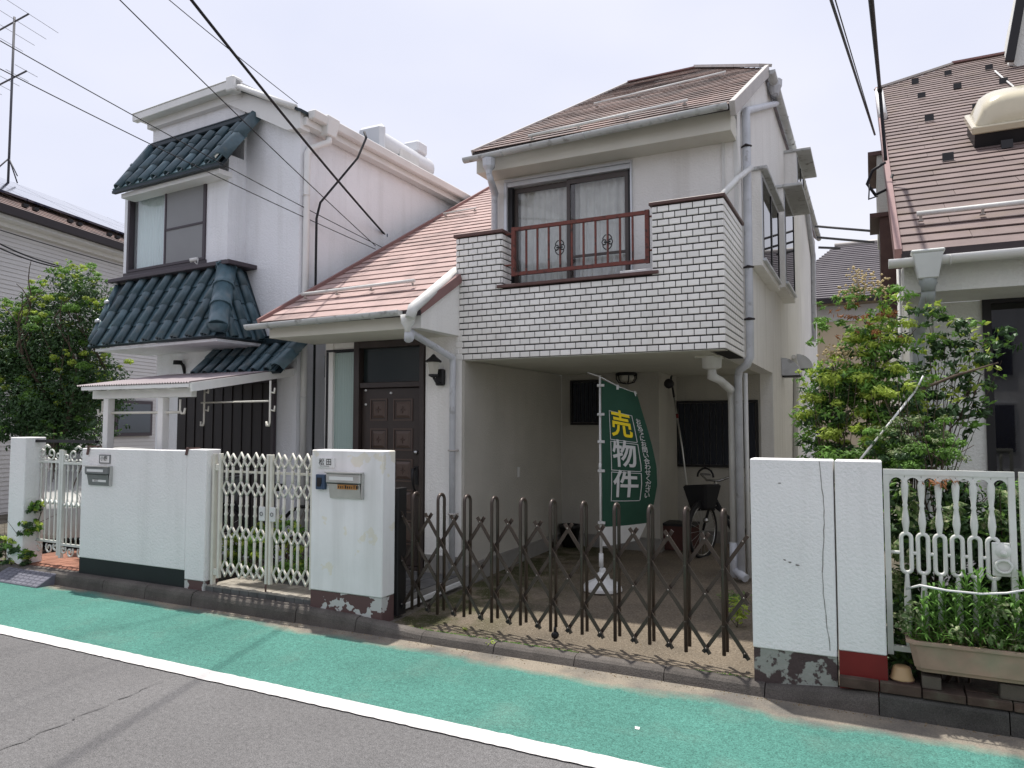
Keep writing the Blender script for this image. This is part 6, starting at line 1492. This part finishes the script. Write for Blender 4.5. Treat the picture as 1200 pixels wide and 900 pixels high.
# tree at the far left
TR = thing('tree', (-10.2,6.35,.06), 'dense leafy evergreen tree between the white sided and tiled houses', 'tree'); rnd = random.Random(21)
m = MB()
m.tube([(-10.2,6.35,.05),(-10.18,6.36,.8),(-10.22,6.3,1.6)],[.10,.08,.065],8)
for k in range(6): branch(m, Vector((-10.2,6.33,1.2+k*.12)), Vector((rnd.uniform(-1,1),rnd.uniform(-1,1),.9)).normalized(), 1.2, .04, rnd, 2)
m.build('trunk', m_bark, TR)
def at(u,v,y): return oY(u,v,y)
lob = []
for (u,v,y,r) in ((60,470,6.3,.75),(30,420,6.2,.62),(75,400,6.3,.66),(105,450,6.4,.55),(100,345,6.35,.42),(125,375,6.4,.38),(55,360,6.3,.42),(30,480,6.2,.6),(5,430,6.1,.6),(130,470,6.5,.35),(80,330,6.4,.30),(15,380,6.1,.38),(85,500,6.5,.55)):
    p = at(u,v,y); lob.append((p,(r,r*.9,r*.8)))
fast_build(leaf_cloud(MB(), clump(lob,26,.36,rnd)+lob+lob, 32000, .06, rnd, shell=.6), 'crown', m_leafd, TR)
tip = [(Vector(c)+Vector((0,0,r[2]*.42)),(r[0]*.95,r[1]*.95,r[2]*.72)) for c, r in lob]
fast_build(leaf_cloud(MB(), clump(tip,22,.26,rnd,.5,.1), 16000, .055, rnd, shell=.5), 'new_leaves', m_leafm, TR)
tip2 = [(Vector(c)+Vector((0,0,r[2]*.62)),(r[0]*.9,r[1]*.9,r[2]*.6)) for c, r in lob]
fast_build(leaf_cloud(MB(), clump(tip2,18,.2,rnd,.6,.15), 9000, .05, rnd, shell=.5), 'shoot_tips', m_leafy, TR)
def shrub(name, label, lobes_px, n, size, m_, seed, base, extra=(), stems=8, sr=.008, asp=.42, shell=.45, cat='shrub', h=1.2, cl=9):
    rnd = random.Random(seed); b = Vector(base); t = thing(name, b, label, cat); lob = []
    for (u,v,y,r) in lobes_px: lob.append((at(u,v,y),(r,r*.9,r*.8)))
    m = MB()
    for k in range(stems):
        c = Vector(lob[k%len(lob)][0])+Vector((rnd.uniform(-.1,.1),rnd.uniform(-.1,.1),rnd.uniform(-.05,.1)))
        o = b+Vector((rnd.uniform(-.12,.12),rnd.uniform(-.1,.1),0)); md = o.lerp(c,.5)+Vector((rnd.uniform(-.06,.06),rnd.uniform(-.06,.06),.05))
        m.tube([o,md,c],[sr*1.5,sr*1.1,sr*.6],5,cap=False)
        for q in range(3): m.tube([md.lerp(c,q/3),c+Vector((rnd.uniform(-.25,.25),rnd.uniform(-.2,.2),rnd.uniform(-.1,.25)))],[sr*.7,sr*.3],4,cap=False)
    m.build('stems', m_bark, t)
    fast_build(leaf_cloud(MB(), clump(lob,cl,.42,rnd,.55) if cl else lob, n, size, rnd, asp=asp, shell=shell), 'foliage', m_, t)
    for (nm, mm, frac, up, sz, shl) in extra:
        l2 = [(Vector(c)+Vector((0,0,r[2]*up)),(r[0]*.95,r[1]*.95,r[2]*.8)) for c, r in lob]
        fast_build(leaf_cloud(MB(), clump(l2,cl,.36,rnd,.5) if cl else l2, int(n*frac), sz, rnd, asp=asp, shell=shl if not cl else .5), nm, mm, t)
    return t, lob, rnd
t, lob, rnd = shrub('nandina_shrub', 'bushy green shrub with reddish shoots in the gap beside the cream house', [(1000,470,5.5,.30),(970,490,5.5,.22),(1030,450,5.5,.26),(1005,420,5.5,.24),(1040,400,5.5,.20),(985,440,5.5,.18),(960,450,5.45,.16),(1015,385,5.5,.16),(1050,480,5.4,.24),(1000,530,5.4,.32),(965,520,5.45,.2),(1045,365,5.5,.12)],
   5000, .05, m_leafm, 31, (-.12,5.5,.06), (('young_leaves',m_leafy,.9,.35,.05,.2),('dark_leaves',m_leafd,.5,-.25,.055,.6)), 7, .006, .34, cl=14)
lr = [(at(u,v,5.4),(r,r,r*.6)) for u,v,r in ((990,390,.10),(1010,375,.10),(1035,370,.09),(980,365,.07),(1020,395,.10),(1045,395,.08),(1000,360,.07))]
stuff(fast_build(leaf_cloud(MB(), clump(lr,4,.5,rnd), 200, .045, rnd, asp=.25), 'red_shoots', m_leafr, t))
lg = [(at(u,v,5.4),(r,r,r*.6)) for u,v,r in ((965,380,.13),(955,395,.10),(1000,350,.12),(1045,345,.12),(1060,350,.10),(975,355,.10),(1020,350,.1))]
fast_build(leaf_cloud(MB(), clump(lg,5,.5,rnd), 420, .06, rnd, asp=.26), 'top_leaves', m_leafm, t)
fl = MB()
for (u0,v0,u1,v1) in ((1010,350,1003,318),(1025,352,1034,328),(1000,355,990,340),(1012,352,1015,325),(965,425,985,405),(985,430,1000,408)):
    a, b = at(u0,v0,5.4), at(u1,v1,5.4); fl.tube([a,b],[.005,.002],4)
    for k in range(46):
        p = a.lerp(b,rnd.uniform(.2,1))+Vector((rnd.uniform(-.06,.06),rnd.uniform(-.05,.05),rnd.uniform(-.03,.05))); s = rnd.uniform(.006,.012)
        fl.add([p+Vector(q)*s for q in ((1,0,0),(-1,0,0),(0,1,0),(0,-1,0),(0,0,1),(0,0,-1))],[(0,2,4),(2,1,4),(1,3,4),(3,0,4),(2,0,5),(1,2,5),(3,1,5),(0,3,5)])
stuff(fast_build(fl, 'flower_spikes', m_flower, t))
t, lob, rnd = shrub('camellia_shrub', 'open dark leaved shrub with bare branches before the right house window', [(1090,375,5.75,.16),(1115,400,5.75,.20),(1085,420,5.75,.18),(1135,420,5.7,.20),(1150,450,5.7,.18),(1105,460,5.7,.22),(1080,500,5.6,.2),(1160,400,5.7,.14),(1130,490,5.6,.2)],
   1150, .062, m_leafd, 33, (.42,5.75,.06), (('young_leaves',m_leafy,.22,.5,.06,.3),('side_leaves',m_leafm,.3,.2,.055,.4)), 7, .0035, .45, .6)
br = MB()
for k in range(16): 
    a = at(rnd.uniform(1070,1120),rnd.uniform(480,540),5.7); b = at(rnd.uniform(1070,1150),rnd.uniform(390,500),5.75); br.tube([a,a.lerp(b,.5)+Vector((rnd.uniform(-.08,.08),0,.04)),b],[.004,.0035,.002],4,cap=False)
br.tube([at(1050,490,5.4),at(1075,458,5.4),at(1120,440,5.5),at(1170,425,5.5)],[.012,.011,.009,.005],5); br.build('bare_branches', m_bark, t)
shrub('box_shrub', 'fine leaved grey green shrub behind the narrow white pillar', [(1060,510,5.15,.16),(1085,505,5.15,.15),(1030,520,5.15,.15),(1105,525,5.15,.14),(1055,535,5.1,.2),(1090,545,5.1,.2)],
   5200, .026, m_leafm, 35, (.28,5.15,.06), (('dark_leaves',m_leafd,.6,-.1,.028,.5),('pale_tips',m_leafv,.25,.35,.024,.2)), 8, .006, .5)
t, lob, rnd = shrub('garden_foliage', 'dark mass of leaves growing behind the white cast gate', [(1060,620,5.0,.20),(1100,640,5.0,.22),(1140,620,5.0,.22),(1180,640,5.0,.24),(1060,700,5.0,.22),(1110,720,5.0,.24),(1160,700,5.0,.25),(1210,680,5.0,.28),(1050,580,5.0,.14),(1120,580,5.05,.15),(1195,590,5.05,.18),(1050,760,4.95,.2),(1230,620,5.05,.3)],
   12000, .062, m_leafd, 37, (.35,5.0,.12), (('mid_leaves',m_leafm,.18,.2,.06,.35),), 10, .006, .4, .55, cl=0)
vl = [(at(u,v,4.84),(r,.08,r)) for u,v,r in ((1050,640,.07),(1065,600,.07),(1045,680,.08),(1060,655,.07),(1100,610,.06),(1120,600,.06),(1060,575,.05),(1165,610,.07),(1180,580,.06),(1090,650,.05),(1050,720,.08))]
fast_build(leaf_cloud(MB(), vl, 190, .085, rnd, up=.2, asp=.5), 'variegated_leaves', m_leafv, t)
rl = [(at(u,v,4.70),(.05,.04,.025)) for u,v in ((1085,563),(1100,568),(1115,562),(1080,650),(1070,645))]
fast_build(leaf_cloud(MB(), [(at(1100,566,4.71),(.12,.03,.03))], 26, .045, rnd, asp=.28), 'red_leaves', m_leafr, t)
# lilies in the planter
rnd = random.Random(44)
def lily(p, h, m_mb, nl=34, spread=.11):
    for k in range(nl):
        z = h*(.12+.88*k/nl); a = k*2.4; L = spread*(1.15-.55*k/nl)*rnd.uniform(.8,1.15); w = .013
        d = Vector((math.cos(a),math.sin(a),0)); b = d.cross(Vector((0,0,1)))
        q0 = p+Vector((0,0,z)); el = .5+.9*k/nl
        q1 = q0+d*L*.5+Vector((0,0,L*.5*el)); q2 = q0+d*L+Vector((0,0,L*(.45*el-.15)))
        m_mb.add([q0-b*w*.4,q0+b*w*.4,q1-b*w*.5,q1+b*w*.5,q2],[(0,1,3,2),(2,3,4)])
cnt = 0
for i in range(13):
    x = lx+.09+i*.052; y = 4.60+.10*((i*7)%5)/4; p = Vector((x,y,zr_-.04)); h = rnd.uniform(.20,.33)+(.12 if i in (4,5,9,10,12) else 0)
    t = thing('lily', p, 'tall leafy green lily standing above the others in the planter' if h > .335 else 'short leafy green lily growing in the long beige planter', 'lily', 'lilies in the planter')
    MB().tube([p,p+Vector((rnd.uniform(-.01,.01),0,h))],.005,5).build('stem', m_lily, t); mm = MB(); lily(p,h,mm,nl=int(70*h)+16); fast_build(mm,'leaves',m_lily,t)
ug = MB()
for k in range(420):
    p = Vector((rnd.uniform(lx+.04,rx-.04),rnd.uniform(4.575,4.77),zr_-.035)); L = rnd.uniform(.05,.2); d = Vector((rnd.uniform(-.7,.7),rnd.uniform(-.9,.4),1)).normalized(); b = d.orthogonal().normalized()*.003
    q = p+d*L*.6; e = q+(d+Vector((rnd.uniform(-.6,.6),rnd.uniform(-.8,.2),-.6))).normalized()*L*.5
    ug.add([p-b,p+b,q-b,q+b,e],[(0,1,3,2),(2,3,4)])
o = stuff(fast_build(ug,'planter_grass',m_lily,None))
dg_ = MB()
for k in range(160):
    p = Vector((rnd.uniform(lx+.04,rx-.04),rnd.uniform(4.565,4.77),zr_-.03)); L = rnd.uniform(.05,.16); d = Vector((rnd.uniform(-1,1),rnd.uniform(-.6,.4),rnd.uniform(.05,.7))).normalized(); dg_.tube([p,p+d*L],[.0025,.001],3,cap=False)
stuff(fast_build(dg_,'dry_stalks',m_dry,None))
tv = thing('variegated_plant', (lx+.05,4.62,zr_-.03), 'white edged variegated vine trailing over the planter rim', 'plant')
vl = [(Vector((lx+.03,4.60,.58)),(.07,.06,.09)),(Vector((lx+.40,4.57,.47)),(.06,.04,.05)),(Vector((lx+.52,4.555,.46)),(.07,.03,.05)),(Vector((lx+.25,4.56,.50)),(.07,.04,.05)),(Vector((lx-.0,4.62,.50)),(.05,.05,.06)),(Vector((lx+.45,4.60,.62)),(.12,.05,.06))]
fast_build(leaf_cloud(MB(), vl, 190, .05, rnd, asp=.5), 'leaves', m_leafv, tv)
vt = MB()
for k in range(9): a = Vector((lx+.05+.06*k,4.6,zr_-.03)); vt.tube([a,a+Vector((rnd.uniform(-.05,.05),-.02,.12))],.003,4)
vt.build('vine_stems', m_twig, tv)
# weeds and small plants
def weed(px, z, n, s, m_, label, spread=.05, h=.05, ypos=None, cat='weed'):
    p = oZ(px[0],px[1],z) if ypos is None else oY(px[0],px[1],ypos); t = thing('weed', p, label, cat)
    st = MB(); 
    for k in range(4): st.tube([p,p+Vector((rnd.uniform(-spread,spread),rnd.uniform(-spread,spread),h))],.002,4)
    st.build('stems', m_twig, t)
    fast_build(leaf_cloud(MB(), [(p+Vector((0,0,h)),(spread,spread,h*.8))], n, s, rnd, up=1), 'leaves', m_, t)
weed((577,762),.01,26,.035,m_leafy,'small bright green weed at the kerb foot before the carport')
weed((158,697),.01,30,.04,m_leafm,'small green weed at the kerb foot below the long wall')
weed((864,735),.075,130,.05,m_leafy,'bright leafy weed clump beside the crumbling pillar foot',.10,.13)
weed((862,705),.085,240,.028,m_leafm,'low fine leaved weed patch behind the bright weed clump',.16,.05)
weed((236,694),.08,14,.025,m_leafy,'tiny weed at the edge of the tiled step',.03,.03)
weed((545,738),.073,16,.02,m_leafy,'tiny moss tuft by the folding gate',.04,.012)
# shrub behind the lattice gate and creeper at the far left
shrub('garden_shrub', 'bright green shrub behind the cream lattice gate', [(285,655,5.35,.26),(320,650,5.3,.26),(350,660,5.3,.22),(300,630,5.4,.22),(335,625,5.35,.2),(270,640,5.4,.18)], 2300, .065, m_leafm, 51, (-5.0,5.35,.16), (('young_leaves',m_leafy,.35,.4,.06,.2),), 8, .007, .5)
shrub('creeper_plant', 'dark green creeper growing at the foot of the slim white pillar', [(20,640,4.74,.12),(36,620,4.76,.12),(42,595,4.80,.09),(10,665,4.70,.13),(30,655,4.70,.10),(0,640,4.7,.15),(35,675,4.72,.10),(5,685,4.66,.10)], 2400, .04, m_leafd, 53, (-8.25,4.74,.06), (('young_leaves',m_leafm,.6,.3,.06,.3),('bright_leaves',m_leafy,.12,.5,.06,.2)), 6, .005, .5)
shrub('hedge_plant', 'dark green leaves reaching over the awning post at far left', [(25,510,5.9,.35),(60,520,5.8,.3),(120,505,5.8,.22),(140,500,5.8,.15)], 1300, .065, m_leafd, 55, (-9.2,5.8,.06), (('young_leaves',m_leafm,.2,.3,.06,.3),), 6, .006, .4)
# covered car behind the scrolled gate and bicycle in the left garden
CC = thing('covered_car', (-9.2,6.0,.06), 'car under a silver cover behind the white scrolled gate', 'car')
cc = Vector((-8.55,5.75,.06)); fwd = (dl*.3+Vector((-.75,.55,0))).normalized(); sdv = Vector((-fwd.y,fwd.x,0))
prof = [(-.2,.2),(-.22,.55),(.0,.68),(.5,.76),(.95,1.10),(1.9,1.16),(2.7,1.05),(3.0,.7),(3.0,.2)]
vs = []
for s, k in ((-.75,.86),(-.68,1.0),(0,1.04),(.68,1.0),(.75,.86)):
    for x, z in prof: vs.append(cc+fwd*x+sdv*(s*(1 if z < .9 else .86))+Vector((0,0,z*(k if z > .7 else 1))))
n = len(prof); MB().add(vs, [(i*n+j,i*n+j+1,(i+1)*n+j+1,(i+1)*n+j) for i in range(4) for j in range(n-1)]+[tuple(range(n)),tuple(range(4*n,5*n))], True).build('car_cover', m_cover, CC)
for x in (.45,2.4):
    for s in (-.68,.68): MB().lathe([(0,-.09),(.27,-.09),(.30,-.05),(.30,.05),(.27,.09),(0,.09)], cc+fwd*x+sdv*s+Vector((0,0,.30)), 16, 'y').build('wheel', m_rubber, CC)
# garden bits seen through the lattice gate
GBk = thing('bicycle', (-5.6,5.6,.17), 'dark parked bicycle seen through the cream lattice gate', 'bicycle')
for c in (Vector((-6.15,5.55,.47)), Vector((-5.15,5.75,.47))):
    w = part_empty('wheel', c, GBk); d = Vector((.98,.19,0))
    MB().tube([c+(d*math.cos(a)+Z*math.sin(a))*.30 for a in [k*math.pi/14 for k in range(28)]],.018,5,closed=True).build('tyre', m_rubber, w); s = MB()
    for k in range(12): a = k*math.pi/6; s.tube([c,c+(d*math.cos(a)+Z*math.sin(a))*.28],.0025,3)
    s.build('spokes', m_steel, w)
a, b = Vector((-6.15,5.55,.47)), Vector((-5.15,5.75,.47)); md = a.lerp(b,.45)
MB().tube([a,a.lerp(b,.12)+Z*.45],.016,5).tube([a.lerp(b,.12)+Z*.4,md-Z*.08,b],.018,5).tube([md-Z*.08,a.lerp(b,.62)+Z*.45],.016,5).build('frame', m_rubber, GBk)
MB().box(a.lerp(b,.62)+Vector((-.12,-.06,.45)),a.lerp(b,.62)+Vector((.12,.06,.52))).build('saddle', m_rubber, GBk, .02); MB().tube([a.lerp(b,.12)+Vector((.05,-.25,.60)),a.lerp(b,.12)+Vector((0,0,.58)),a.lerp(b,.12)+Vector((.05,.25,.60))],.012,5).build('handlebar', m_chrome, GBk)
MB().hexa([a+Vector((-.1,-.12,.32)),a+Vector((.12,-.12,.32)),a+Vector((.12,.12,.32)),a+Vector((-.1,.12,.32))],[a+Vector((-.16,-.17,.56)),a+Vector((.15,-.17,.56)),a+Vector((.15,.17,.56)),a+Vector((-.16,.17,.56))]).build('basket', m_steeld, GBk)
# red leaf and litter on the gutter
tag(MB().quad(oZ(744,851,.0052),oZ(750,852,.0052),oZ(749,855,.0052),oZ(744,854,.0052)).build('paper_scrap', m_plate), 'tiny white paper scrap lying on the green lane', 'paper')

# ================================================================== houses across the street (mirrored in the windows)
def across(x0, x1, y0, eave, ridge, m_w, m_r, label):
    t = thing('house', ((x0+x1)/2,y0-3,0), label, 'house'); y1 = y0-7; xm = (x0+x1)/2
    MB().prism([(x0,y0,-.015),(x1,y0,-.015),(x1,y0,eave),(xm,y0,ridge),(x0,y0,eave)],(0,-7,0)).build('wall', m_w, t)
    for sg, xe in ((-1,x0),(1,x1)):
        a = Vector((xm,0,ridge+.02)); b = Vector((xe+sg*.4,0,eave-.4*(ridge-eave)/(xm-x0)+.02)); 
        MB().add([(p.x,y,p.z+d) for y in (y0+.4,y1-.4) for p in (a,b) for d in (0,.12)],[(0,1,3,2),(4,6,7,5),(0,4,5,1),(2,3,7,6),(1,5,7,3),(0,2,6,4)]).build('roof', m_r, t)
    for fx_ in (.25,.7):
        for z in (.9,2.7):
            cx = x0+(x1-x0)*fx_; w = part_empty('window', (cx,y0,z), t)
            BX('frame', (cx-.85,y0+.002,z),(cx+.85,y0+.06,z+1.2), m_alu, w); BX('pane', (cx-.8,y0+.061,z+.05),(cx+.8,y0+.07,z+1.15), m_solar, w)
across(-15.5,-8.3,-6.5,4.1,5.5,m_siding,m_rgrey,'pale house across the street facing the blue tiled hoods')
across(-7.4,-.6,-6.3,4.2,5.7,m_farwall,m_slater,'tan gabled house across the street facing the carport')
across(.4,7.6,-6.5,4.0,5.4,m_left,m_rgrey,'grey white house across the street facing the cast gate')

# moss and grit along the joint behind the kerb
rnd = random.Random(77); ms = MB(); gr = MB()
for k in range(900):
    x = rnd.uniform(-3.3,-.65); y = yk(x)+.102+abs(rnd.gauss(0,.012)); s = rnd.uniform(.003,.009)
    if math.sin(x*5.3)+math.sin(x*2.1+1) < -.2: continue
    p = Vector((x,y,.066)); a = rnd.uniform(0,6.28); d = Vector((math.cos(a),math.sin(a),0))*s; e = Vector((-d.y,d.x,0))*.6
    ms.add([p-d,p+e,p+d,p-e,p+Vector((0,0,s*rnd.uniform(.6,1.4)))],[(0,1,4),(1,2,4),(2,3,4),(3,0,4)])
stuff(fast_build(ms,'moss',m_leafm,None))
for k in range(700):
    x = rnd.uniform(-8,1.2); y = yk(x)-abs(rnd.gauss(0,.035))-.006; s = rnd.uniform(.002,.006)
    p = Vector((x,y,.004)); gr.add([p+Vector((-s,0,0)),p+Vector((0,s*.7,0)),p+Vector((s,0,0)),p+Vector((0,-s*.7,0)),p+Vector((0,0,s))],[(0,1,4),(1,2,4),(2,3,4),(3,0,4)])
for k in range(260):
    x = rnd.uniform(-3.3,-.7); y = rnd.uniform(4.75,8.6); s = rnd.uniform(.003,.009); z = .0635+(y-4.67)*.0115+.001
    p = Vector((x,y,z)); gr.add([p+Vector((-s,0,0)),p+Vector((0,s*.7,.0)),p+Vector((s,0,0)),p+Vector((0,-s*.7,0)),p+Vector((0,0,s*.5))],[(0,1,4),(1,2,4),(2,3,4),(3,0,4)])
stuff(fast_build(gr,'grit',m_dry,None))
